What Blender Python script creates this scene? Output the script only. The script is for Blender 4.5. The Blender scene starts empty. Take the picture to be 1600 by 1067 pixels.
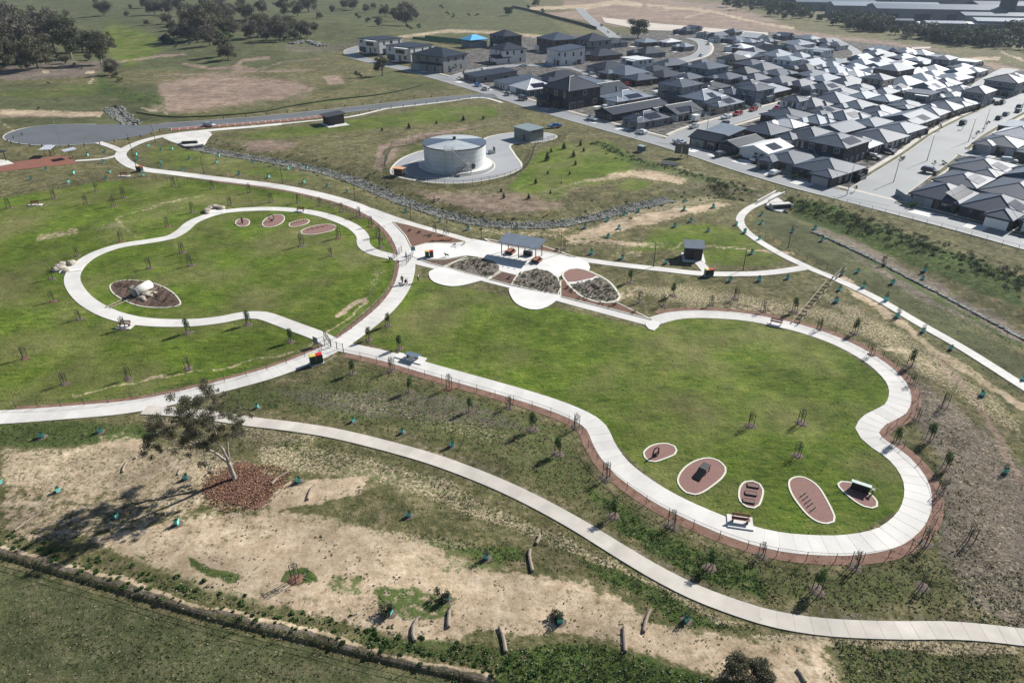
import bpy, bmesh, math, random
import numpy as np
from mathutils import Vector, Matrix, noise as mnoise
from mathutils.geometry import tessellate_polygon
random.seed(7); RNG = np.random.default_rng(7)
C = bpy.context.scene.collection
S = bpy.context.scene
R = math.radians
# ---------------------------------------------------------------- camera, light, exposure
FPX = 1067.0; PITCH = R(29.8); CAMH = 56.0
cam = bpy.data.objects.new('camera', bpy.data.cameras.new('camera')); C.objects.link(cam)
cam.location = (0, 0, CAMH); cam.rotation_euler = (math.pi/2 - PITCH, 0, 0)
cam.data.sensor_width = 36; cam.data.lens = 36*FPX/1600; cam.data.clip_end = 20000; cam.data.clip_start = .5
S.camera = cam
SUN_EL = R(33.5); SUN_AZ = R(40)           # math azimuth from +X towards +Y
W = bpy.data.worlds.new('World'); S.world = W; W.use_nodes = True
nt = W.node_tree; nt.nodes.clear()
sky = nt.nodes.new('ShaderNodeTexSky'); sky.sky_type = 'NISHITA'; sky.sun_disc = False
sky.sun_elevation = SUN_EL; sky.sun_rotation = math.pi/2 - SUN_AZ; sky.altitude = 600; sky.air_density = 1.0; sky.dust_density = .6
bg = nt.nodes.new('ShaderNodeBackground'); bg.inputs[1].default_value = .058
wo = nt.nodes.new('ShaderNodeOutputWorld'); nt.links.new(sky.outputs[0], bg.inputs[0]); nt.links.new(bg.outputs[0], wo.inputs[0])
sl = bpy.data.lights.new('sun', 'SUN'); sl.energy = 5.0; sl.angle = R(.5); sl.color = (1, .97, .915)
sun = bpy.data.objects.new('sun', sl); C.objects.link(sun)
sd = Vector((math.cos(SUN_EL)*math.cos(SUN_AZ), math.cos(SUN_EL)*math.sin(SUN_AZ), math.sin(SUN_EL)))
sun.rotation_euler = sd.to_track_quat('Z', 'Y').to_euler(); sun.location = (200, 150, 200)
S.view_settings.view_transform = 'Standard'; S.view_settings.look = 'None'; S.view_settings.exposure = .56; S.view_settings.gamma = 1
S.view_settings.use_curve_mapping = False
S.render.engine = 'CYCLES'
# ---------------------------------------------------------------- geometry of the picture (all points are turned into real ground points)
CT, ST = math.cos(PITCH), math.sin(PITCH)
def flat(px, py, z=0.0):
    a = (px-800)/FPX; b = (533.5-py)/FPX
    dy = CT + b*ST; dz = -ST + b*CT
    t = (z-CAMH)/dz
    return np.stack([np.asarray(a*t, float), np.asarray(dy*t, float)], -1)
def to_px(x, y, z=0.0):
    z = z-CAMH; dep = y*CT - z*ST; up = y*ST + z*CT
    return 800+FPX*x/dep, 533.5-FPX*up/dep
def smooth(pts, step=1.0, closed=False):
    """Catmull-Rom through ground points, resampled at about `step` metres"""
    P = np.array(pts, float); n = len(P); out = []
    for i in range(n if closed else n-1):
        p1, p2 = P[i], P[(i+1) % n]
        p0 = P[(i-1) % n] if closed or i > 0 else 2*p1-p2
        p3 = P[(i+2) % n] if closed or i < n-2 else 2*p2-p1
        L = np.hypot(*(p2-p1)); k = max(1, int(L/step)); k = min(k, 200)
        for j in range(k):
            t = j/k
            out.append(.5*(2*p1+(p2-p0)*t+(2*p0-5*p1+4*p2-p3)*t*t+(3*p1-p0-3*p2+p3)*t**3))
    if not closed: out.append(P[-1])
    return np.array(out)
def resample(P, step):
    d = np.r_[0, np.cumsum(np.hypot(*np.diff(P, axis=0).T))]; n = max(2, int(round(d[-1]/step))+1)
    t = np.linspace(0, d[-1], n); return np.stack([np.interp(t, d, P[:, 0]), np.interp(t, d, P[:, 1])], -1)
def G(pts): return flat(np.array([p[0] for p in pts], float), np.array([p[1] for p in pts], float))
def line(pts, step=1.0): return resample(smooth(G(pts), step), step)
def dist_poly(x, y, P, signed=False):
    best = np.full(x.shape, 1e9); sg = np.ones(x.shape)
    for (ax, ay), (bx, by) in zip(P[:-1], P[1:]):
        dx, dy = bx-ax, by-ay; L = dx*dx+dy*dy+1e-9
        t = np.clip(((x-ax)*dx+(y-ay)*dy)/L, 0, 1)
        ex, ey = x-ax-t*dx, y-ay-t*dy; d = np.hypot(ex, ey); m = d < best
        best = np.where(m, d, best)
        if signed: sg = np.where(m, np.sign(dx*ey-dy*ex), sg)
    return (best*sg) if signed else best
SW1 = line([(300,226),(350,236),(430,248),(500,262),(560,280),(610,302),(680,326),(750,343),(820,348),(880,344),(940,332),(990,318),(1050,306),(1110,300),(1150,303)], 6)
SW2 = line([(1225,322),(1290,345),(1360,378),(1430,418),(1500,455),(1560,488),(1640,530),(1720,575)], 6)
DITCH = line([(-300,800),(-100,842),(0,866),(100,896),(200,925),(300,955),(400,981),(500,1004),(600,1030),(700,1052),(800,1075),(900,1100),(1100,1150)], 3)
UPSTREAM = line([(175,165),(190,180),(205,192)], 5)
def h(x, y):
    x = np.asarray(x, float); y = np.asarray(y, float); z = np.zeros(np.broadcast(x, y).shape)
    z = z - 1.3*np.exp(-(dist_poly(x, y, SW1)/4.6)**2)
    z = z - 1.2*np.exp(-(dist_poly(x, y, SW2)/5.0)**2)
    z = z - 1.2*np.exp(-(dist_poly(x, y, UPSTREAM)/7.0)**2)
    m = (y < 75)
    s = dist_poly(x, y, DITCH, True)                 # positive = far side of the cut
    t = np.clip(-s/.28, 0, 1); drop = -.28*t*t*(3-2*t)
    back = np.clip((-s-.6)/5, 0, 1)*.24
    berm = .16*np.exp(-((s-.6)/.6)**2)
    z = np.where(m, z+drop+back+berm, z)
    f = np.clip((y-330)/120, 0, 1)*np.clip((20-x)/120, 0, 1)
    z = z + f*(1.6*np.sin(x/47+1)*np.cos(y/61)+1.0*np.sin(x/23+y/31))
    return z
def at(px, py, z=0.0):
    zz = 0.0
    for _ in range(6):
        p = flat(float(px), float(py), zz+z); zz = float(h(p[0], p[1]))
    return Vector((p[0], p[1], zz))
def atY(px, py, Y):
    a = (px-800)/FPX; b = (533.5-py)/FPX; dy = CT+b*ST; t = Y/dy
    return Vector((a*t, Y, CAMH+t*(-ST+b*CT)))
# ---------------------------------------------------------------- materials
MATS = {}
def mat(name, col, rough=.8, var=.15, scale=3.0, metal=0, bump=0, bscale=20, spec=.5, col2=None, trans=0, coat=0):
    if name in MATS: return MATS[name]
    m = bpy.data.materials.new(name); m.use_nodes = True; n = m.node_tree; b = n.nodes['Principled BSDF']
    b.inputs['Roughness'].default_value = rough; b.inputs['Metallic'].default_value = metal
    b.inputs['Specular IOR Level'].default_value = spec
    if coat: b.inputs['Coat Weight'].default_value = coat
    tc = n.nodes.new('ShaderNodeTexCoord'); nz = n.nodes.new('ShaderNodeTexNoise'); nz.inputs['Scale'].default_value = scale; nz.inputs['Detail'].default_value = 6
    n.links.new(tc.outputs['Object'], nz.inputs['Vector'])
    rp = n.nodes.new('ShaderNodeValToRGB'); rp.color_ramp.elements[0].position = .3; rp.color_ramp.elements[1].position = .7
    c2 = col2 or tuple(min(1, c*(1+var)) for c in col); c1 = col if col2 else tuple(c*(1-var) for c in col)
    rp.color_ramp.elements[0].color = (*c1, 1); rp.color_ramp.elements[1].color = (*c2, 1)
    n.links.new(nz.outputs[0], rp.inputs[0]); n.links.new(rp.outputs[0], b.inputs['Base Color'])
    if bump:
        n2 = n.nodes.new('ShaderNodeTexNoise'); n2.inputs['Scale'].default_value = bscale; n2.inputs['Detail'].default_value = 4
        n.links.new(tc.outputs['Object'], n2.inputs['Vector'])
        bp = n.nodes.new('ShaderNodeBump'); bp.inputs['Distance'].default_value = bump; n.links.new(n2.outputs[0], bp.inputs['Height']); n.links.new(bp.outputs[0], b.inputs['Normal'])
    if 'concrete' in name:
        n3 = n.nodes.new('ShaderNodeTexNoise'); n3.inputs['Scale'].default_value = .09; n3.inputs['Detail'].default_value = 8; n3.inputs['Roughness'].default_value = .65; n.links.new(tc.outputs['Object'], n3.inputs['Vector'])
        oi = n.nodes.new('ShaderNodeObjectInfo'); mr = n.nodes.new('ShaderNodeMapRange'); mr.inputs[3].default_value = .93; mr.inputs[4].default_value = 1.03; n.links.new(oi.outputs['Random'], mr.inputs[0])
        m3 = n.nodes.new('ShaderNodeMapRange'); m3.inputs[1].default_value = .32; m3.inputs[2].default_value = .62; m3.inputs[3].default_value = .80; m3.inputs[4].default_value = 1.04; n.links.new(n3.outputs[0], m3.inputs[0])
        mm = n.nodes.new('ShaderNodeMath'); mm.operation = 'MULTIPLY'; n.links.new(mr.outputs[0], mm.inputs[0]); n.links.new(m3.outputs[0], mm.inputs[1])
        vm = n.nodes.new('ShaderNodeVectorMath'); vm.operation = 'SCALE'; n.links.new(rp.outputs[0], vm.inputs[0]); n.links.new(mm.outputs[0], vm.inputs['Scale']); n.links.new(vm.outputs[0], b.inputs['Base Color'])
    MATS[name] = m; return m
def leafmat(name, c1, c2, trl=.25):
    if name in MATS: return MATS[name]
    m = mat(name, c1, .75, scale=.9, col2=c2, spec=.25); n = m.node_tree
    b = n.nodes['Principled BSDF']; out = n.nodes['Material Output']
    tr = n.nodes.new('ShaderNodeBsdfTranslucent'); mx = n.nodes.new('ShaderNodeMixShader'); mx.inputs[0].default_value = trl
    src = b.inputs['Base Color'].links[0].from_socket
    n.links.new(src, tr.inputs[0]); n.links.new(b.outputs[0], mx.inputs[1]); n.links.new(tr.outputs[0], mx.inputs[2]); n.links.new(mx.outputs[0], out.inputs[0])
    return m
def roofmat(name, col, rough=.42, tile=False):
    if name in MATS: return MATS[name]
    m = mat(name, col, rough, .10, .6, spec=.10); n = m.node_tree; b = n.nodes['Principled BSDF']
    tc = n.nodes.new('ShaderNodeTexCoord'); wv = n.nodes.new('ShaderNodeTexWave'); wv.bands_direction = 'X'
    wv.inputs['Scale'].default_value = 1.0 if not tile else .8; wv.inputs['Distortion'].default_value = 0
    n.links.new(tc.outputs['UV'], wv.inputs['Vector'])
    bp = n.nodes.new('ShaderNodeBump'); bp.inputs['Distance'].default_value = .02; bp.inputs['Strength'].default_value = .5
    n.links.new(wv.outputs[0], bp.inputs['Height']); n.links.new(bp.outputs[0], b.inputs['Normal'])
    return m
M = dict(
 concrete=mat('concrete', (.64,.615,.575), .85, .07, .35, bump=.004, bscale=8),
 concrete_old=mat('concrete_old', (.56,.515,.455), .9, .1, .5, bump=.005, bscale=8),
 plaza=mat('plaza_concrete', (.70,.68,.645), .85, .05, .3),
 kerb=mat('kerb_concrete', (.5,.48,.44), .9, .1, 1),
 asphalt=mat('asphalt', (.115,.125,.135), .8, .14, .12, bump=.004, bscale=14, spec=.4),
 street=mat('street_asphalt', (.25,.26,.265), .75, .10, .1, spec=.4),
 paver=mat('red_paver', (.23,.10,.075), .9, .15, 2),
 court=mat('court_surface', (.22,.085,.055), .9, .12, .5),
 mulch=mat('mulch', (.045,.026,.02), 1, scale=3, col2=(.19,.115,.085), bump=.15, bscale=6),
 redmulch=mat('red_mulch', (.085,.042,.028), 1, scale=5, col2=(.25,.135,.09), bump=.12, bscale=8),
 edge=mat('path_edge_soil', (.16,.085,.06), 1, scale=.8, col2=(.27,.165,.12), bump=.02, bscale=6),
 rubber=mat('softfall_rubber', (.20,.105,.09), .95, scale=6, col2=(.27,.155,.13)),
 gravel=mat('bed_gravel', (.045,.034,.026), 1, scale=2.6, col2=(.27,.235,.19), bump=.07, bscale=7),
 edging=mat('pale_edging', (.62,.60,.50), .85, .05, 2),
 black=mat('black_paint', (.018,.018,.02), .5, .1),
 steel=mat('galvanised_steel', (.35,.36,.37), .45, .1, 2, metal=.6),
 dark_steel=mat('dark_steel', (.05,.055,.06), .5, .1, metal=.3),
 stake=mat('timber_stake', (.04,.03,.026), .9, .2, 5),
 timber=mat('weathered_timber', (.27,.22,.17), .9, .25, 4, bump=.02, bscale=12),
 bark=mat('gum_bark', (.30,.25,.21), .9, scale=2.5, col2=(.42,.38,.34), bump=.03, bscale=6),
 bark_dark=mat('dark_bark', (.11,.09,.075), .95, .25, 2),
 twig=mat('twig', (.15,.11,.10), .9, .2, 5),
 teal=mat('teal_guard_plastic', (.20,.74,.62), .5, .12, 6, spec=.5),
 binbody=mat('bin_green', (.03,.055,.04), .5, .1), lid_red=mat('bin_lid_red', (.55,.02,.02), .5, .05), lid_yel=mat('bin_lid_yellow', (.62,.52,.10), .5, .05),
 glass=mat('window_glass', (.02,.03,.04), .12, .2, spec=.8), frame=mat('window_frame', (.6,.6,.6), .5, .05), frame_d=mat('window_frame_dark', (.05,.05,.055), .5, .05),
 garage=mat('garage_door', (.30,.31,.33), .6, .08), garage_d=mat('garage_door_dark', (.07,.07,.08), .6, .08), door=mat('front_door', (.12,.06,.04), .6, .2),
 solar=mat('solar_panel_glass', (.008,.010,.02), .15, .2, spec=.6),
 tank=mat('tank_concrete', (.66,.67,.67), .8, .08, .25), tank_roof_d=roofmat('tank_roof_sheen_dark', (.09,.12,.17), .5), tank_roof_l=roofmat('tank_roof_sheen_pale', (.40,.43,.45), .5),  # tank roof: one metal, its differing sheen painted as dark and pale tones
 rock=mat('riprap_rock', (.10,.105,.09), .9, scale=.5, col2=(.31,.31,.28)), boulder=mat('sandstone_boulder', (.30,.25,.20), .9, scale=2, col2=(.46,.40,.33), bump=.04, bscale=4),
 white=mat('white_paint', (.78,.78,.77), .6, .03), line=mat('road_marking_paint', (.65,.65,.62), .7, .05),
 tyre=mat('tyre_rubber', (.02,.02,.02), .8, .1), rim=mat('wheel_rim', (.4,.4,.42), .35, .05, metal=.8), chrome=mat('lamp_lens', (.7,.7,.7), .2, .02),
 leaf_gum=leafmat('gum_leaves', (.095,.098,.055), (.20,.185,.125), .3), leaf_dark=leafmat('dark_leaves', (.045,.060,.034), (.095,.11,.065), .2),
 leaf_mid=leafmat('mid_leaves', (.075,.09,.05), (.15,.155,.09)), leaf_brown=leafmat('brown_grey_leaves', (.10,.095,.075), (.19,.165,.13)),
 leaf_green=leafmat('sapling_leaves', (.05,.10,.03), (.11,.17,.05)), pine=leafmat('dark_pine', (.022,.035,.02), (.05,.06,.035), .1),
 straw=leafmat('straw_tufts', (.26,.22,.14), (.40,.34,.22), .35), tuft=leafmat('green_tufts', (.030,.055,.016), (.075,.10,.035), .2),
 orange=mat('orange_board', (.62,.33,.16), .7, .08), seat=mat('seat_timber', (.28,.10,.055), .7, .2, 6),
 skin=mat('skin', (.42,.25,.18), .6, .05), cloth_dark=mat('dark_cloth', (.025,.025,.035), .9, .1), cloth_white=mat('white_cloth', (.6,.58,.55), .9, .05), cloth_blue=mat('blue_cloth', (.05,.08,.16), .9, .1), hair=mat('hair', (.03,.02,.015), .8, .1),
 dog=mat('dark_fur', (.03,.025,.02), .9, .2), dog_tan=mat('tan_fur', (.28,.17,.09), .9, .2),
 blue_tarp=mat('blue_wrap', (.03,.32,.62), .6, scale=.8, col2=(.15,.52,.80)), green_net=leafmat('green_net', (.05,.16,.10), (.10,.22,.15), .3),
 fence_brown=mat('paling_fence', (.055,.045,.04), .9, .2, 2), fence_grey=mat('steel_sheet_fence', (.09,.10,.11), .6, .08, 2),
 )
ROOFS = dict(d=roofmat('roof_charcoal', (.030,.039,.054), .52), m=roofmat('roof_slate_grey', (.062,.080,.112), .53), g=roofmat('roof_mid_grey', (.11,.138,.18), .54),
             l=roofmat('roof_pale_grey', (.21,.25,.30), .54), w=roofmat('roof_white', (.62,.63,.64), .5))
ROOFN = dict(d='charcoal', m='slate grey', g='mid grey', l='pale grey', w='white')
CAPS = dict(d=mat('ridge_cap_d', (.16,.17,.19), .4, .05), m=mat('ridge_cap_m', (.27,.28,.31), .4, .05), g=mat('ridge_cap_g', (.36,.37,.4), .4, .05), l=mat('ridge_cap_l', (.5,.5,.52), .4, .05), w=mat('ridge_cap_w', (.6,.6,.6), .4, .05))
WALLS = dict(grey=mat('wall_grey_render', (.20,.21,.22), .85, .06, 1), white=mat('wall_white_render', (.62,.62,.62), .85, .04, 1), brick=mat('wall_brown_brick', (.10,.065,.055), .9, .2, 6),
             dark=mat('wall_charcoal', (.045,.045,.05), .8, .1, 2), cream=mat('wall_cream_brick', (.33,.29,.24), .9, .12, 5), blue=mat('wall_blue_grey', (.15,.19,.23), .8, .06, 1))
# ---------------------------------------------------------------- object helpers
def mesh_np(name, V, F, m, parent=None, mats=None, mi=None, smooth_=False, uv=None):
    me = bpy.data.meshes.new(name); V = np.asarray(V, np.float32)
    if isinstance(F, np.ndarray):
        k = F.shape[1]; nF = len(F)
        me.vertices.add(len(V)); me.vertices.foreach_set('co', V.ravel())
        me.loops.add(nF*k); me.loops.foreach_set('vertex_index', F.astype(np.int32).ravel())
        me.polygons.add(nF); me.polygons.foreach_set('loop_start', np.arange(0, nF*k, k, dtype=np.int32))
        me.update(calc_edges=True)
    else:
        me.from_pydata([tuple(v) for v in V.tolist()], [], [tuple(f) for f in F]); me.update()
    for mm in (mats or [m]): me.materials.append(mm)
    if mi is not None: me.polygons.foreach_set('material_index', np.asarray(mi, np.int32))
    me.polygons.foreach_set('use_smooth', np.full(len(me.polygons), bool(smooth_)))
    o = bpy.data.objects.new(name, me); C.objects.link(o)
    if parent: o.parent = parent
    return o
class MB:
    def __init__(s): s.v = []; s.f = []; s.uv = []
    def add(s, V, F):
        b = len(s.v); s.v += [tuple(v) for v in V]; s.f += [tuple(i+b for i in f) for f in F]; return s
    def box(s, c, d, rz=0, taper=1.0):
        cx, cy, cz = c; dx, dy, dz = d[0]/2, d[1]/2, d[2]/2; ca, sa = math.cos(rz), math.sin(rz); V = []
        for z, t in ((-dz, 1), (dz, taper)):
            for x, y in ((-dx, -dy), (dx, -dy), (dx, dy), (-dx, dy)):
                x *= t; y *= t; V.append((cx+x*ca-y*sa, cy+x*sa+y*ca, cz+z))
        return s.add(V, [(3,2,1,0),(4,5,6,7),(0,1,5,4),(1,2,6,5),(2,3,7,6),(3,0,4,7)])
    def tube(s, pts, r, n=6, cap=True):
        pts = [Vector(p) for p in pts]; rs = r if isinstance(r, (list, tuple)) else [r]*len(pts); V = []; F = []
        for i, p in enumerate(pts):
            t = (pts[min(i+1, len(pts)-1)]-pts[max(i-1, 0)]).normalized()
            a = t.cross(Vector((0, 0, 1)) if abs(t.z) < .9 else Vector((1, 0, 0))).normalized(); b = t.cross(a)
            for k in range(n):
                q = 2*math.pi*k/n; V.append(p+rs[i]*(a*math.cos(q)+b*math.sin(q)))
        for i in range(len(pts)-1):
            for k in range(n):
                k2 = (k+1) % n; F.append((i*n+k, i*n+k2, (i+1)*n+k2, (i+1)*n+k))
        if cap: F.append(tuple(range(n))[::-1]); F.append(tuple((len(pts)-1)*n+k for k in range(n)))
        return s.add(V, F)
    def lathe(s, prof, n=24, c=(0,0,0)):
        V = []; F = []
        for r, z in prof:
            for k in range(n): q = 2*math.pi*k/n; V.append((c[0]+r*math.cos(q), c[1]+r*math.sin(q), c[2]+z))
        for i in range(len(prof)-1):
            for k in range(n): k2 = (k+1) % n; F.append((i*n+k, i*n+k2, (i+1)*n+k2, (i+1)*n+k))
        F.append(tuple((len(prof)-1)*n+k for k in range(n)))
        return s.add(V, F)
    def build(s, name, m, parent=None, sm=False):
        o = mesh_np(name, s.v, s.f, m, parent, smooth_=sm); return o
def tag(o, label=None, cat=None, group=None, kind=None):
    if label: o['label'] = label
    if cat: o['category'] = cat
    if group: o['group'] = group
    if kind: o['kind'] = kind
    return o
def thing(name, loc, rz=0, label=None, cat=None, group=None):
    o = bpy.data.objects.new(name, None); C.objects.link(o); o.location = loc; o.rotation_euler = (0, 0, rz); o.empty_display_size = .3
    return tag(o, label, cat, group)
def copy_tree(o, loc, rz, sc=1.0):
    def rec(a, par):
        c = a.copy(); C.objects.link(c)
        if par: c.parent = par
        for ch in KIDS.get(a.name, ()): rec(ch, c)
        return c
    r = rec(o, None); r.location = loc; r.rotation_euler = (0, 0, rz); r.scale = (sc,)*3; return r
KIDS = {}
def remember(root):
    for a in [root]+list(root.children_recursive): KIDS[a.name] = list(a.children)
ORD = ['first','second','third','fourth','fifth','sixth','seventh','eighth','ninth','tenth','eleventh','twelfth','thirteenth','fourteenth','fifteenth','sixteenth','seventeenth','eighteenth','nineteenth','twentieth']
def ordn(i): return ORD[i] if i < 20 else '%dth' % (i+1)
LM = [('the big leaning gum tree', [(367,747)]), ('the red mulch patch in the sand', [(462,906)]), ('the bottom left ditch', [(200,925)]), ('the curved logs on the sand', [(650,985),(785,1000),(980,998)]),
 ('the lower winding footpath', [(600,695),(760,748),(900,818),(1080,922)]), ('the lower right footpath', [(1300,983),(1500,987)]), ('the bin pair at the lower gate', [(495,563)]), ('the two grey picnic pads', [(647,560)]),
 ('the hoop oval', [(1030,708)]), ('the sawtooth bench above the fence', [(1155,815)]), ('the bottom fence bend', [(1340,870)]), ('the inward kink of the fence', [(1385,690)]), ('the right edge of the photo', [(1590,735)]), ('the upper right footpath', [(1480,530),(1380,470)]),
 ('the log steps', [(1280,465)]), ('the lone bench on the loop', [(1212,508)]), ('the red oval bed', [(905,432)]), ('the roofed shelter', [(817,395)]), ('the small toilet block', [(1080,395)]), ('the concrete culvert at right', [(1210,312)]),
 ('the right hillside footpath junction', [(1270,418)]), ('the white water tank', [(712,245)]), ('the dark roadside building', [(520,190)]), ('the concrete culvert at left', [(300,218)]), ('the left path junction', [(188,240)]), ('the red sports court', [(40,258)]),
 ('the rock seat by the upper loop', [(335,327)]), ('the rock seat at far left', [(105,418)]), ('the concrete pipe bed', [(225,455)]), ('the left pair of small ovals', [(428,345)]), ('the upper gate', [(632,404)]), ('the left loop bottom bend', [(230,506)]), ('the bottom of the left park', [(200,600)]), ('the tank side rock channel', [(650,345),(520,300)])]
LMP = [(n, G(p)) for n, p in LM]
def nearest_lm(x, y, pool=None):
    best = None
    for n, P in (pool or LMP):
        d = np.min(np.hypot(P[:, 0]-x, P[:, 1]-y))
        if best is None or d < best[0]: best = (d, n)
    return best[1]
def label_set(items, pool=None, tail='near'):
    """items: (object, description, px). Orders look-alikes of one neighbourhood from the left."""
    groups = {}
    for o, d, px in items:
        k = (d, nearest_lm(o.location.x, o.location.y, pool)); groups.setdefault(k, []).append((px, o))
    for (d, lm), L in groups.items():
        L.sort(key=lambda t: t[0])
        for i, (px, o) in enumerate(L):
            if len(L) == 1: o['label'] = f'{d} {tail} {lm}'
            else: o['label'] = f'{d} {tail} {lm}, {ordn(i)} from left'
# ================================================================ GROUND
def poly_mask(PX, PY, poly, soft):
    """1 inside, falls to 0 over `soft` pixels around the outline (used only to author the plant and soil cover)"""
    P = np.array(poly, float); x0, y0 = P.min(0)-soft; x1, y1 = P.max(0)+soft
    out = np.zeros(PX.shape); sel = (PX > x0) & (PX < x1) & (PY > y0) & (PY < y1)
    if not sel.any(): return out
    x, y = PX[sel], PY[sel]; ins = np.zeros(x.shape, bool); best = np.full(x.shape, 1e9)
    for (ax, ay), (bx, by) in zip(P, np.roll(P, -1, axis=0)):
        c = ((ay > y) != (by > y)); xi = (bx-ax)*(y-ay)/((by-ay) if by != ay else 1e-9)+ax; ins ^= c & (x < xi)
        dx, dy = bx-ax, by-ay; t = np.clip(((x-ax)*dx+(y-ay)*dy)/(dx*dx+dy*dy+1e-9), 0, 1); best = np.minimum(best, np.hypot(x-ax-t*dx, y-ay-t*dy))
    sd_ = np.where(ins, best, -best); v = np.clip(.5+sd_/(2*soft), 0, 1); out[sel] = v*v*(3-2*v); return out
def stroke_mask(PX, PY, pts, w, soft=None):
    soft = soft or w; P = np.array(pts, float); sel = (PX > P[:, 0].min()-w-soft) & (PX < P[:, 0].max()+w+soft) & (PY > P[:, 1].min()-w-soft) & (PY < P[:, 1].max()+w+soft)
    out = np.zeros(PX.shape)
    if sel.any():
        d = dist_poly(PX[sel], PY[sel], P); out[sel] = np.clip(1-(d-w/2)/soft, 0, 1)
    return out
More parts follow.
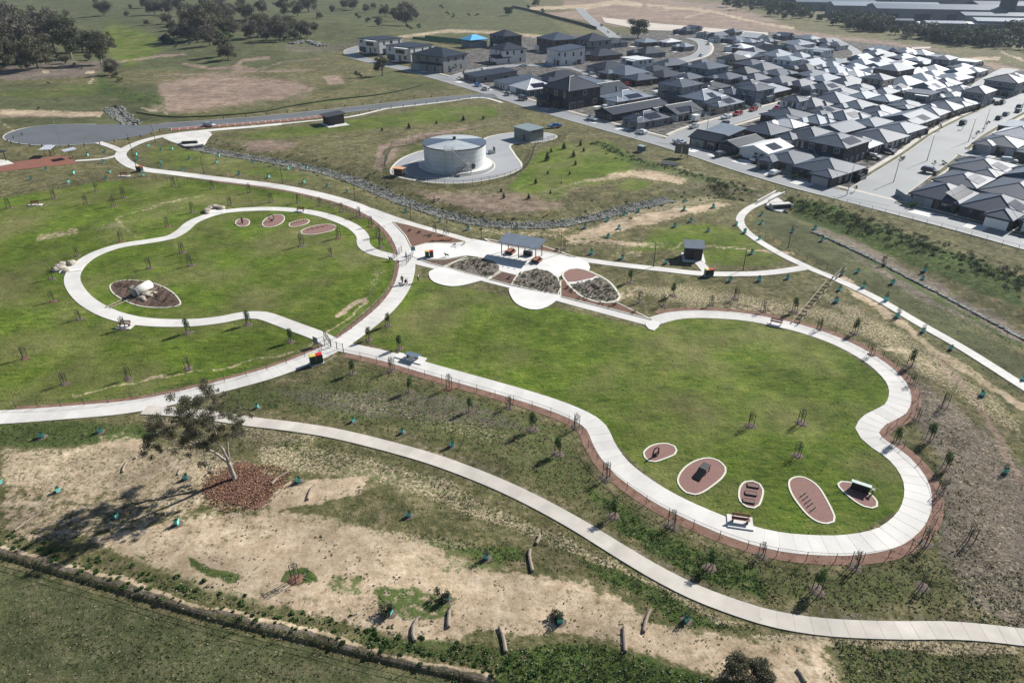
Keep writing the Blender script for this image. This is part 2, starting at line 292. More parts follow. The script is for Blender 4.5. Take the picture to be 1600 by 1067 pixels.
# layers: 0 lush, 1 weed, 2 straw, 3 pink soil, 4 sand, 5 lot, 6 grey-brown soil, 7 field olive-green
LAY = {
0: [([(640,430),(1020,515),(1060,497),(1160,500),(1290,530),(1380,590),(1395,620),(1340,665),(1410,740),(1415,790),(1330,838),(1200,834),(1060,785),(960,690),(900,645),(560,530),(640,450)],1,6),
    ([(-200,320),(0,310),(150,285),(280,278),(450,300),(580,345),(622,400),(610,450),(520,530),(400,580),(200,622),(0,640),(-200,650)],.95,8),
    ([(840,240),(880,222),(950,218),(985,240),(1000,262),(960,285),(900,295),(850,325),(800,315),(795,290)],.9,8),
    ([(960,290),(985,279),(1020,285),(1000,297),(970,298)],.8,6),
    ([(320,215),(420,200),(640,172),(760,160),(790,178),(760,190),(600,203),(500,214),(400,222)],.6,8),
    ([(1020,360),(1100,345),(1160,360),(1230,405),(1200,418),(1110,415),(1060,395),(980,395)],.85,10),
    ([(1060,320),(1110,318),(1140,325),(1110,332),(1070,330)],.6,5),
    ([(630,165),(760,160),(795,170),(650,180)],.5,6),
    ([(230,270),(330,262),(480,272),(620,320),(700,352),(640,345),(520,300),(380,280)],.45,8),
    ([(210,240),(260,222),(330,235),(430,258),(520,285),(440,285),(330,270),(240,262)],.55,8),
    ([(960,440),(1100,445),(1200,440),(1180,455),(1100,470),(1000,480),(950,470)],.4,10),
    ([(170,30),(250,55),(260,80),(200,110),(140,70)],.7,15), ([(0,140),(160,125),(170,150),(60,160),(0,155)],.5,8), ([(700,45),(850,50),(900,58),(800,60),(700,52)],.6,8),
    ([(1380,500),(1480,560),(1600,640),(1600,680),(1480,600),(1380,530)],.45,14)],
1: [([(390,600),(470,590),(560,565),(640,590),(760,622),(880,660),(920,720),(980,790),(1080,840),(1200,880),(1330,890),(1440,880),(1430,950),(1300,950),(1180,930),(1050,880),(900,790),(760,720),(560,665),(400,640)],.46,12),
    ([(900,740),(960,790),(1060,850),(1180,885),(1200,935),(1080,900),(960,830)],.95,10),
    ([(400,680),(520,690),(660,730),(760,780),(860,830),(960,885),(1100,955),(1190,985),(1160,1000),(1040,960),(900,880),(760,800),(600,760),(430,710)],.42,10),
    ([(880,860),(960,885),(1080,945),(1160,985),(1060,975),(960,920)],.7,8),
    ([(800,1010),(900,1005),(1010,1020),(1100,1050),(1130,1080),(760,1080)],.8,10), ([(1290,1000),(1420,1010),(1600,1025),(1600,1080),(1330,1080)],.5,16),
    ([(1225,305),(1300,318),(1420,368),(1600,432),(1600,482),(1450,425),(1340,378),(1240,340)],.75,8), ([(1440,620),(1490,700),(1480,860),(1440,820)],.34,22), ([(1380,860),(1480,860),(1560,960),(1400,960)],.4,20), ([(1500,900),(1600,880),(1600,980),(1520,980)],.3,20), ([(300,960),(520,1067),(200,1067),(0,960)],.2,40),
    ([(600,860),(700,880),(640,830),(760,850),(800,880),(770,900),(690,895)],.5,10), ([(690,850),(800,850),(830,880),(760,885)],.6,8),
    ([(200,280),(330,272),(330,290),(200,292)],.3,6),
    ([(-50,660),(120,655),(230,660),(240,690),(120,700),(-50,705)],.6,10), ([(440,810),(560,800),(600,830),(480,830)],.4,10),
    ([(560,985),(700,995),(820,1015),(810,1045),(700,1030),(560,1005)],.55,6), ([(130,850),(330,905),(480,965),(560,992),(420,965),(260,920)],.4,5),
    ([(290,870),(380,905),(360,915),(300,892)],.7,5), ([(200,868),(230,873),(220,885)],.7,4), ([(440,895),(480,888),(500,905),(470,920),(440,915)],.8,5), ([(520,890),(570,900),(560,930),(500,935)],.5,8),
    ([(570,920),(640,915),(720,930),(720,960),(640,968),(590,955)],.6,8), ([(350,600),(420,585),(440,640),(350,650)],.5,8),
    ([(1400,560),(1440,610),(1500,700),(1560,880),(1600,1000),(1440,980),(1400,900),(1440,800),(1430,700)],.25,20),
    ([(600,290),(700,325),(800,345),(900,335),(1000,305),(1100,290),(1180,300),(1160,312),(1000,330),(880,355),(760,352),(640,325)],.4,8),
    ([(930,215),(1000,245),(1100,272),(1200,300),(1180,304),(1080,285),(990,262),(930,228)],.6,5), ([(150,105),(180,130),(260,150),(260,170),(210,165),(150,150)],.6,8), ([(600,105),(680,125),(740,145),(640,145),(560,130)],.5,8),
    ([(540,60),(420,50),(100,70),(0,60),(0,110),(200,140),(420,100)],.25,20), ([(1410,500),(1600,600),(1600,640),(1480,575),(1400,520)],.4,8), ([(1040,520),(1120,530),(1200,560),(1120,600),(1050,560)],.22,22), ([(1260,560),(1330,600),(1340,680),(1250,660)],.22,24), ([(560,530),(660,560),(720,580),(700,540),(600,510)],.2,18), ([(900,560),(1000,600),(980,640),(900,610)],.2,20), ([(430,440),(540,450),(520,500),(430,480)],.24,16), ([(20,330),(120,320),(200,330),(120,350),(20,360)],.25,12), ([(20,440),(80,420),(90,480),(30,500)],.2,14), ([(620,250),(650,228),(690,222),(640,240),(625,262)],.7,4)],
2: [([(640,330),(760,365),(880,385),(900,400),(800,378),(700,350)],.55,8), ([(870,395),(1000,372),(1200,395),(1230,400),(1100,385),(960,390)],.45,8),
    ([(400,690),(560,705),(700,750),(880,840),(1010,900),(1180,980),(1100,975),(940,890),(760,810),(560,745),(400,735)],.55,10),
    ([(380,820),(560,820),(760,850),(640,880),(460,860)],.6,12), ([(0,700),(300,690),(440,740),(300,790),(0,760)],.55,12), ([(1250,430),(1420,520),(1560,620),(1600,660),(1600,690),(1480,610),(1340,520)],.5,9),
    ([(1180,990),(1400,995),(1600,1010),(1600,1025),(1400,1020),(1200,1010)],.8,6), ([(1290,1010),(1600,1030),(1600,1080),(1320,1080)],.35,16),
    ([(430,620),(560,600),(760,660),(860,700),(760,700),(560,640)],.4,12), ([(900,330),(1100,305),(1140,312),(960,345)],.5,6), ([(220,650),(400,655),(420,670),(240,665)],.6,5), ([(560,860),(760,890),(1000,965),(1180,1000),(1100,1030),(860,990),(640,960),(480,900)],.62,16),
    ([(960,445),(1060,440),(1160,455),(1300,480),(1380,520),(1340,525),(1200,480),(1060,480)],.5,10), ([(1400,540),(1600,720),(1600,1000),(1470,960),(1480,760)],.38,20),
    ([(440,60),(780,15),(900,40),(760,60),(560,60)],.3,14), ([(0,870),(800,1067),(0,1067)],.22,20), ([(380,665),(500,680),(480,700),(380,690)],.5,6), ([(640,445),(760,460),(860,500),(840,540),(720,520),(640,480)],.26,26), ([(1000,600),(1120,610),(1100,680),(1000,660)],.2,26), ([(1080,680),(1220,720),(1200,760),(1120,720)],.25,18), ([(60,370),(200,330),(330,300),(420,300),(300,330),(180,370)],.34,14), ([(400,350),(480,380),(440,400),(380,380)],.28,12), ([(100,560),(240,540),(300,560),(160,600)],.2,16), ([(580,410),(600,420),(585,470),(570,470)],.4,8), ([(260,345),(330,335),(300,380),(240,400)],.25,14), ([(1180,520),(1300,560),(1340,620),(1260,600)],.2,22), ([(1280,360),(1500,480),(1600,570),(1420,480),(1280,400)],.3,12)],
3: [([(245,130),(330,115),(460,125),(500,140),(470,155),(350,168),(260,178),(250,160)],.85,10), ([(560,115),(590,118),(600,128),(540,128)],.3,5), ([(500,118),(530,118),(540,130),(515,134)],.9,4),
    ([(590,228),(650,208),(740,196),(775,192),(700,210),(650,222),(620,240),(600,270),(585,262)],.75,6), ([(370,225),(420,218),(470,225),(440,238),(390,240)],.7,6),
    ([(610,292),(680,300),(760,300),(830,302),(900,320),(830,335),(760,335),(680,318)],.62,8),
    ([(840,22),(960,12),(1080,32),(1200,55),(1300,72),(1450,88),(1560,100),(1650,120),(1650,160),(1560,118),(1500,112),(1380,80),(1200,62),(1050,45),(960,42),(920,34)],1,5),
    ([(1000,5),(1120,20),(1250,48),(1400,66),(1500,82),(1400,80),(1200,55),(1080,35),(960,20)],.8,5), ([(800,95),(880,100),(900,112),(840,120),(810,108)],.6,4), ([(880,0),(1000,-6),(1130,4),(1240,40),(1100,38),(960,24),(880,14)],.7,6), ([(1180,285),(1320,345),(1600,480),(1600,500),(1400,400),(1200,315)],.3,8), ([(725,80),(760,88),(790,102),(740,102)],.9,3),
    ([(150,355),(180,345),(220,338),(190,352),(150,362)],.5,6), ([(1040,272),(1160,302),(1200,310),(1180,300),(1060,262)],.7,4), ([(230,160),(320,165),(420,158),(300,180),(240,178)],.5,5), ([(830,300),(880,285),(930,290),(900,305),(850,315)],.4,6)],
4: [([(130,842),(250,815),(420,790),(560,820),(700,855),(780,890),(920,905),(1010,965),(1110,985),(1190,1000),(1290,1040),(1350,1080),(1190,1080),(1050,1035),(960,1010),(860,995),(760,990),(690,1005),(560,985),(420,955),(300,915),(200,885)],.66,14), ([(250,860),(420,830),(560,860),(520,940),(380,930),(280,900)],.95,22), ([(520,965),(640,985),(700,980),(640,960)],.95,8),
    ([(0,700),(200,690),(300,715),(440,735),(430,800),(330,800),(200,835),(60,850),(0,845)],.52,12), ([(150,680),(190,676),(232,688),(220,705),(150,700)],.95,6), ([(420,755),(520,745),(580,738),(560,770),(500,790),(430,800)],.8,8),
    ([(880,372),(940,347),(1040,327),(1120,314),(1150,319),(1060,342),(1000,354),(960,364),(930,374)],.8,6), ([(880,378),(940,372),(1010,378),(1040,385),(960,382)],.7,5), ([(890,355),(840,358),(800,352),(900,370),(940,385),(880,385)],.55,5),
    ([(870,295),(960,270),(1040,262),(1090,275),(1060,290),(990,278),(930,285)],.75,6), ([(700,352),(790,360),(890,366),(880,372),(780,368)],.5,5), ([(930,460),(1000,445),(1020,462),(960,475)],.5,7), ([(1060,478),(1200,470),(1260,500),(1160,488)],.5,6), ([(960,395),(1000,390),(1010,400),(970,402)],.5,5),
    ([(1060,372),(1200,388),(1280,400),(1200,392)],.5,4), ([(1270,360),(1300,362),(1400,420),(1370,420)],.2,6), ([(500,735),(560,720),(700,770),(660,780),(540,750)],.35,8), ([(1110,1005),(1290,1000),(1330,1067),(1200,1080)],.6,14), ([(1385,460),(1540,580),(1600,640),(1590,645),(1500,580),(1360,490)],.3,5),
    ([(620,690),(680,700),(720,730),(700,735)],.4,5), ([(0,170),(160,175),(160,183),(0,180)],.75,4), ([(545,75),(630,55),(700,46),(780,48),(860,56),(900,64),(860,63),(780,54),(700,52),(620,62),(560,82)],.75,4)],
5: [([(690,112),(730,80),(780,60),(850,56),(1000,52),(1060,44),(1200,50),(1300,62),(1400,72),(1460,80),(1530,98),(1570,115),(1650,140),(1650,400),(1330,300),(1000,205),(760,138)],1,4)],
6: [([(1260,338),(1330,365),(1440,425),(1600,512),(1700,560),(1700,600),(1560,530),(1400,450),(1280,372)],.6,9), ([(1380,560),(1440,590),(1600,720),(1700,900),(1700,1067),(1500,940),(1460,850),(1470,740),(1420,640)],.68,20),
    ([(0,95),(160,95),(160,120),(0,128)],.8,8), ([(60,60),(130,60),(150,100),(0,100)],.3,15), ([(240,95),(420,75),(540,100),(450,120),(260,118)],.25,15), ([(1000,300),(1100,280),(1190,300),(1120,310)],.45,7), ([(860,255),(830,280),(800,300),(830,265)],.3,6),
    ([(400,600),(700,610),(860,680),(700,670),(480,640)],.64,14), ([(540,655),(700,715),(860,800),(1000,880),(1160,960),(1300,975),(1600,985),(1600,960),(1300,955),(1180,940),(1010,865),(860,780),(700,700)],.45,7)],
7: [([(-400,60),(0,100),(160,110),(420,110),(560,70),(900,60),(820,0),(-400,-60)],.9,10), ([(0,130),(240,130),(300,190),(0,200)],.8,8), ([(-300,870),(0,885),(400,995),(780,1080),(-300,1100)],.9,12), ([(1200,315),(1300,370),(1420,440),(1600,560),(1600,600),(1440,505),(1290,425),(1170,350)],.7,10), ([(200,240),(720,360),(1240,400),(1250,415),(640,340),(200,262)],.5,10)],
}
STROKES = {3: [([(165,103),(200,95),(250,88),(290,85)],2,.8), ([(285,100),(330,108),(380,104),(400,112),(360,108),(380,95),(420,90)],2.5,.8), ([(240,118),(330,116),(420,112),(490,110)],2.5,.6), ([(400,110),(440,98),(500,92)],2.5,.5), ([(0,180),(100,180),(150,178)],4,.8),
    ([(1470,560),(1520,620),(1560,690),(1600,760)],8,.7), ([(1440,570),(1480,620),(1530,690)],5,.4)],
 4: [([(-100,829),(0,853),(100,883),(200,912),(300,942),(400,968),(500,991),(600,1017),(700,1039),(800,1061)],3.5,.7), ([(20,205),(0,190)],3,.5), ([(215,370),(180,340),(260,318),(320,305)],3,.45), ([(60,372),(110,362),(118,360)],5,.5), ([(110,614),(200,600),(300,580),(380,568),(480,540),(540,500),(580,470)],2.2,.55), ([(525,495),(555,475),(575,468)],4,.7), ([(0,348),(20,342)],3,.4), ([(590,440),(600,420)],7,.35), ([(60,345),(120,335)],2,.3),
    ([(1310,430),(1340,455),(1400,500),(1440,530),(1460,548),(1500,570),(1560,610),(1600,640)],6,.75), ([(1360,545),(1420,550),(1470,580)],6,.5), ([(1060,262),(1130,285),(1180,295)],3,.6), ([(1400,110),(1600,160)],3,.3), ([(915,372),(990,383),(1050,392),(1070,378)],2,.6), ([(1100,385),(1200,393),(1240,398)],2.5,.6), ([(905,14),(960,4),(1000,8)],4,.8), ([(830,14),(880,12),(950,8)],3,.9), ([(1010,8),(1020,18),(1100,10)],2,.5), ([(1010,8),(1110,18),(1180,35),(1240,45)],2,.8), ([(1110,18),(1070,28)],2,.6), ([(1440,95),(1560,92)],2.5,1), ([(1565,82),(1600,95)],2,.7), ([(140,130),(145,125)],3,.6), ([(68,112),(74,112)],3,.8), ([(136,114),(146,113)],3,.8), ([(220,168),(262,178)],1.5,.7), ([(235,172),(260,165)],2,.5)],
 6: [([(-100,836),(0,860),(100,890),(200,919),(300,949),(400,975),(500,998),(600,1024),(700,1046),(800,1068)],4,.7), ([(640,60),(560,72),(480,78),(450,75)],8,.5), ([(0,340),(60,340),(130,330),(200,330),(240,325),(310,305)],5,.35), ([(30,368),(110,362),(170,368)],6,.4), ([(180,335),(220,322),(260,305)],6,.5)],
 1: [([(0,640),(150,634),(300,600)],3,.4), ([(300,232),(560,292),(700,335),(800,350)],3,.5), ([(1290,370),(1400,430),(1500,485),(1600,545)],5,.6), ([(600,270),(603,235),(650,225)],3,.6), ([(395,160),(440,158),(500,140),(560,132),(680,128)],4,.5), ([(240,180),(330,182),(500,160),(640,140)],2.5,.6)]}
def build_ground():
    py = np.concatenate([np.array([-75,-73,-70,-67,-64,-60,-56,-50,-44,-36,-28,-20,-12]), np.arange(-6, 1075, 2.6), np.arange(1080, 2000, 22), np.array([2200,2600,3200,4200])])
    px = np.concatenate([np.array([-9000,-5000,-3000,-1800,-1000,-600,-350,-200,-100]), np.arange(-60, 1662, 2.7), np.array([1700,1800,1950,2200,2600,3400,4800,6600,10600])])
    PX, PY = np.meshgrid(px, py); Pt = flat(PX, PY); X, Y = Pt[..., 0], Pt[..., 1]
    # lay rows out on the real ground; displacement is real
    Z = h(X, Y)
    PXz, PYz = to_px(X, Y, Z)
    nr, nc = X.shape; V = np.stack([X, Y, Z], -1).reshape(-1, 3)
    i = np.arange(nr-1)[:, None]*nc+np.arange(nc-1)[None, :]; F = np.stack([i, i+nc, i+nc+1, i+1], -1).reshape(-1, 4)[:, ::-1]
    # check orientation
    o = mesh_np('ground', V, np.ascontiguousarray(F), ground_mat()); me = o.data
    if me.polygons[len(me.polygons)//2].normal.z < 0: me.flip_normals()
    me.polygons.foreach_set('use_smooth', np.ones(len(me.polygons), bool))
    # irregular borders: jitter the lookup with smooth noise in metres
    def n2(sx, a, b): return np.sin(X/sx+a+1.7*np.sin(Y/(sx*1.3)+b))*np.cos(Y/(sx*.8)+b+1.3*np.sin(X/(sx*.9)+a))
    jx = (3*n2(5.1,1,2)+1.8*n2(2.1,4,1)+1.0*n2(.9,2,7)); jy = (3*n2(4.3,5,3)+1.8*n2(1.9,2,6)+1.0*n2(.8,6,1))
    sc = (PYz+90)/600; sc = np.clip(sc, .15, 1.8)
    QX = PXz+jx*sc*1.6; QY = PYz+jy*sc*.9
    lay = np.zeros((8,)+X.shape)
    for k, L in LAY.items():
        for poly, st, soft in L:
            qx, qy = (PXz, PYz) if k == 0 and soft <= 8 and st >= .95 else (QX, QY)
            lay[k] = np.maximum(lay[k], st*poly_mask(qx, qy, poly, soft))
    for k, L in STROKES.items():
        for pts, w, st in L: lay[k] = np.maximum(lay[k], st*stroke_mask(QX, QY, pts, w))
    lay = lay.reshape(8, -1)
    for nm, idx in (('cover_a', (0,1,2,3)), ('cover_b', (4,5,6,7))):
        a = me.color_attributes.new(nm, 'FLOAT_COLOR', 'POINT'); a.data.foreach_set('color', np.stack([lay[j] for j in idx], -1).astype(np.float32).ravel())
    tag(o, kind='structure'); return o, (PXz, PYz, X, Y, Z, lay.reshape((8,)+X.shape))
def ground_mat():
    m = bpy.data.materials.new('ground_cover'); m.use_nodes = True; n = m.node_tree; L = n.links; b = n.nodes['Principled BSDF']; b.inputs['Roughness'].default_value = .95; b.inputs['Specular IOR Level'].default_value = .15
    tc = n.nodes.new('ShaderNodeTexCoord')
    def nz(scale, detail=5, rough=.6, off=0, stretch=None):
        mp = n.nodes.new('ShaderNodeMapping'); mp.inputs['Location'].default_value = (off, off*1.7, 0); L.new(tc.outputs['Object'], mp.inputs[0])
        if stretch: mp.inputs['Scale'].default_value = stretch; mp.inputs['Rotation'].default_value = (0, 0, R(-25))
        t = n.nodes.new('ShaderNodeTexNoise'); t.inputs['Scale'].default_value = scale; t.inputs['Detail'].default_value = detail; t.inputs['Roughness'].default_value = rough; L.new(mp.outputs[0], t.inputs['Vector']); return t.outputs[0]
    def math_(op, a, b_, c=None):
        t = n.nodes.new('ShaderNodeMath'); t.operation = op
        for i, v in enumerate((a, b_) if c is None else (a, b_, c)):
            if hasattr(v, 'is_linked'): L.new(v, t.inputs[i])
            else: t.inputs[i].default_value = v
        return t.outputs[0]
    def ramp(f, cols):
        t = n.nodes.new('ShaderNodeValToRGB'); cr = t.color_ramp
        while len(cr.elements) < len(cols): cr.elements.new(.5)
        for e, (p, c) in zip(cr.elements, cols): e.position = p; e.color = (*c, 1)
        L.new(f, t.inputs[0]); return t.outputs[0]
    def mix(f, a, b_):
        t = n.nodes.new('ShaderNodeMix'); t.data_type = 'RGBA'; L.new(f, t.inputs[0]); L.new(a, t.inputs[6]); L.new(b_, t.inputs[7]); return t.outputs[2]
    fine = nz(2.6, 7, .68, 3); mid = nz(.42, 6, .62, 9); big = nz(.055, 5, .6, 21); mott = nz(1.1, 7, .72, 40); streak = nz(.5, 6, .65, 5, (1, 3.2, 1)); fine2 = nz(5.5, 4, .7, 77)
    ab = n.nodes.new('ShaderNodeAttribute'); ab.attribute_name = 'cover_a'; ba = n.nodes.new('ShaderNodeAttribute'); ba.attribute_name = 'cover_b'
    sa = n.nodes.new('ShaderNodeSeparateColor'); L.new(ab.outputs[0], sa.inputs[0]); sb = n.nodes.new('ShaderNodeSeparateColor'); L.new(ba.outputs[0], sb.inputs[0])
    lush, weed, straw, pink = sa.outputs[0], sa.outputs[1], sa.outputs[2], ab.outputs['Alpha']
    sand, lot, grey, field = sb.outputs[0], sb.outputs[1], sb.outputs[2], ba.outputs['Alpha']
    def cover(w, no, amt=1.1, sharp=.16):
        v = math_('ADD', w, math_('MULTIPLY', math_('SUBTRACT', no, .5), amt))
        # only where the layer is present at all
        t = n.nodes.new('ShaderNodeMapRange'); t.interpolation_type = 'SMOOTHSTEP'; L.new(v, t.inputs[0]); t.inputs[1].default_value = .5-sharp; t.inputs[2].default_value = .5+sharp
        g = n.nodes.new('ShaderNodeMapRange'); L.new(w, g.inputs[0]); g.inputs[1].default_value = 0; g.inputs[2].default_value = .12
        return math_('MULTIPLY', t.outputs[0], g.outputs[0])
    comb = math_('ADD', math_('MULTIPLY', fine, .5), math_('MULTIPLY', mid, .5)); comb2 = math_('ADD', math_('MULTIPLY', mott, .6), math_('MULTIPLY', mid, .4)); comb3 = math_('ADD', math_('MULTIPLY', fine2, .25), math_('MULTIPLY', streak, .75))
    base = ramp(comb2, [(.38, (.050,.060,.020)), (.5, (.125,.118,.052)), (.61, (.25,.205,.12))])
    fieldc = ramp(comb, [(.36, (.050,.062,.024)), (.5, (.088,.098,.042)), (.64, (.16,.145,.08))])
    lushc = ramp(math_('ADD', math_('MULTIPLY', comb3, .55), math_('MULTIPLY', comb, .45)), [(.39, (.024,.050,.006)), (.465, (.074,.120,.013)), (.54, (.120,.166,.022)), (.64, (.25,.225,.055))])
    lushc = mix(ramp(big, [(.44, (0,0,0)), (.64, (.75,.75,.75))]), lushc, ramp(comb, [(.35, (.115,.125,.04)), (.65, (.22,.19,.085))]))
    weedc = ramp(mott, [(.36, (.022,.045,.009)), (.52, (.062,.098,.022)), (.66, (.15,.15,.065))])
    strawc = ramp(fine, [(.33, (.17,.14,.085)), (.5, (.34,.28,.18)), (.68, (.50,.43,.29))])
    pinkc = ramp(comb, [(.36, (.15,.11,.075)), (.5, (.27,.195,.15)), (.64, (.38,.30,.24))])
    sandc = ramp(math_('ADD', math_('MULTIPLY', mid, .4), math_('ADD', math_('MULTIPLY', fine, .3), math_('MULTIPLY', mott, .3))), [(.37, (.25,.185,.12)), (.5, (.42,.325,.22)), (.61, (.58,.475,.35))])
    lotc = ramp(mid, [(.36, (.045,.05,.035)), (.47, (.09,.085,.08)), (.56, (.16,.145,.13)), (.66, (.27,.24,.21))])
    greyc = ramp(comb2, [(.36, (.085,.075,.050)), (.5, (.165,.135,.108)), (.64, (.25,.21,.175))])
    col = mix(cover(field, mid, .7), base, fieldc)
    col = mix(cover(grey, mott, 1.2), col, greyc)
    col = mix(cover(lush, mid, .55), col, lushc)
    col = mix(cover(pink, comb2, 1.3, .28), col, pinkc)
    col = mix(cover(lot, mid, .2), col, lotc)
    col = mix(cover(straw, fine, 1.5, .13), col, strawc)
    col = mix(cover(sand, mott, 1.5, .15), col, sandc)
    col = mix(cover(weed, mott, 1.7, .13), col, weedc)
    tone = nz(.13, 9, .72, 55); tone2 = nz(.03, 7, .68, 91)
    def mrange(f, a, b_, c, d):
        t = n.nodes.new('ShaderNodeMapRange'); L.new(f, t.inputs[0])
        for i, v in enumerate((a, b_, c, d)): t.inputs[i+1].default_value = v
        return t.outputs[0]
    k = math_('MULTIPLY', mrange(tone, .34, .66, .66, 1.28), mrange(tone2, .35, .65, .80, 1.18))
    vm = n.nodes.new('ShaderNodeVectorMath'); vm.operation = 'SCALE'; L.new(col, vm.inputs[0]); L.new(k, vm.inputs['Scale'])
    L.new(vm.outputs[0], b.inputs['Base Color'])
    hgt = math_('ADD', math_('MULTIPLY', fine, .45), math_('ADD', math_('MULTIPLY', mott, .6), math_('MULTIPLY', mid, .6)))
    bs = math_('SUBTRACT', .95, math_('MULTIPLY', sand, .8)); bp = n.nodes.new('ShaderNodeBump'); bp.inputs['Distance'].default_value = .36; L.new(bs, bp.inputs['Strength']); L.new(hgt, bp.inputs['Height']); L.new(bp.outputs[0], b.inputs['Normal'])
    return m
ground, GG = build_ground()
# ================================================================ STRIPS: paths, roads
LEVEL = [0]
def normals(P):
    t = np.gradient(P, axis=0); t /= np.hypot(t[:, 0], t[:, 1])[:, None]+1e-9
    return np.stack([-t[:, 1], t[:, 0]], -1)       # left of travel
def hz(P, z): return h(P[:, 0], P[:, 1])+z
def strip(name, P, o1, o2, z, m, parent=None, skirt=.12):
    N = normals(P); A = P+N*o1; B = P+N*o2; n = len(P)
    zc = hz(P, z); za = np.maximum(h(A[:, 0], A[:, 1])+z, zc) if skirt else zc; zb = za
    V = np.concatenate([np.c_[A, za], np.c_[B, zb], np.c_[A, za-skirt-.05], np.c_[B, zb-skirt-.05]]); i = np.arange(n-1)
    F = np.concatenate([np.stack([i, i+1, n+i+1, n+i], -1), np.stack([2*n+i, 2*n+i+1, i+1, i], -1), np.stack([n+i, n+i+1, 3*n+i+1, 3*n+i], -1)])
    o = mesh_np(name, V, F, m, parent)
    if o.data.polygons[0].normal.z < 0: o.data.flip_normals()
    return o
PATHS = {
 'loop': ([(512,536),(540,543),(600,556),(680,579),(780,607),(850,628),(900,647),(930,665),(942,690),(962,722),(1000,754),(1050,785),(1100,808),(1150,828),(1210,845),(1280,852),(1345,850),(1395,836),(1425,808),(1435,775),(1425,740),(1398,710),(1364,688),(1353,670),(1368,655),(1398,640),(1407,618),(1399,596),(1374,571),(1334,546),(1289,526),(1229,508),(1159,495),(1090,491),(1050,494),(1015,504)], 2.9),
 'spine': ([(616,401),(660,411),(740,431),(820,451),(900,473),(960,489),(1020,505)], 2.7),
 'ring': ([(-120,655),(0,652),(100,645),(200,636),(280,621),(350,603),(420,584),(480,562),(530,538),(570,510),(605,480),(627,450),(636,420),(634,395),(622,370),(598,345),(560,323),(500,305),(430,291),(350,281),(280,272),(220,264),(195,252),(189,240),(205,228),(240,216),(290,208),(340,203),(400,198),(440,194)], 3.3),
 'road_footpath': ([(440,194),(480,190),(540,184),(580,176),(600,171),(650,165),(700,159),(745,153),(765,155),(785,161)], 1.6),
 'inner': ([(527,541),(500,526),(455,509),(410,493),(385,492),(350,499),(310,504),(260,505),(210,501),(165,488),(130,466),(113,440),(119,420),(143,400),(185,385),(235,377),(267,371),(286,360),(303,346),(345,332),(400,327),(450,328),(500,335),(545,351),(566,368),(568,382),(583,394),(624,404)], 2.8),
 'upper': ([(575,328),(610,341),(660,357),(710,371),(760,385),(820,393)], 2.9),
 'east': ([(895,404),(960,413),(1040,422),(1100,428),(1180,428),(1230,423),(1266,417)], 2.2),
 'toilet_link': ([(1090,408),(1106,426)], 2.0),
 'hillside': ([(1222,302),(1190,315),(1165,330),(1156,345),(1168,364),(1210,392),(1262,418),(1305,436),(1370,467),(1440,508),(1500,542),(1550,573),(1600,605),(1720,680),(1880,785),(2050,900)], 1.9),
 'lower': ([(225,641),(300,646),(390,659),(450,666),(520,677),(600,696),(680,719),(760,749),(830,781),(900,819),(960,856),(1020,892),(1080,923),(1150,950),(1220,970),(1300,981),(1400,985),(1480,985),(1540,989),(1600,996),(1760,1015),(1950,1050),(2150,1100)], 2.0),
 'ring_west': ([(-116,655),(-250,662),(-420,672),(-700,690)], 3.3),
 'branch': ([(193,238),(175,230),(154,223)], 2.4), 'court_link': ([(186,243),(160,249),(118,252)], 1.8),
}
PL = {}
for i, (k, (pts, w)) in enumerate(PATHS.items()):
    P = line(pts, 1.6); PL[k] = (P, w); z = .055+.005*i
    sx, sy = to_px(P[:, 0], P[:, 1])
    near = (sy > 575) & (sy < 1075) & (sx > -10) & (sx < 1620)
    m = M['concrete_old'] if k in ('lower',) else M['concrete']
    root = thing('footpath', (0, 0, 0)); root['kind'] = 'structure'
    # a continuous base, with separate slabs laid on it where single slabs can be seen
    strip('path_base', P, w/2, -w/2, z-(.012 if near.any() else 0), m, root)
    if near.any():
        N = normals(P); far_run = []
        for j in range(len(P)-1):
            if not (near[j] or near[j+1]):
                far_run.append(j); continue
            a, b_ = P[j], P[j+1]; d = (b_-a); Ld = np.hypot(*d); g = .022/Ld; a2, b2 = a+d*g, b_-d*g
            V = []
            for zz in (z-.04, z+.004*random.random()):
                for q, nn in ((a2, N[j]), (b2, N[j+1])):
                    for s in (w/2+.01, -w/2-.01): V.append((q[0]+nn[0]*s, q[1]+nn[1]*s, zz+float(h(q[0], q[1]))))
            mesh_np('slab', V, [(5,7,6,4),(4,6,2,0),(7,5,1,3),(6,7,3,2),(5,4,0,1)], m, root)
        if far_run:
            V = []; F = []
            for j in far_run:
                a, b_ = P[j], P[j+1]; d = b_-a; Ld = np.hypot(*d); g = .018/Ld; q0 = len(V)
                for q, nn in ((a+d*g, N[j]), (b_-d*g, N[j+1])):
                    for s in (w/2+.01, -w/2-.01): V.append((q[0]+nn[0]*s, q[1]+nn[1]*s, z+float(h(q[0], q[1]))))
                F.append((q0+1, q0+3, q0+2, q0))
            o = mesh_np('distant_slabs', V, F, m, root); o['kind'] = 'stuff'
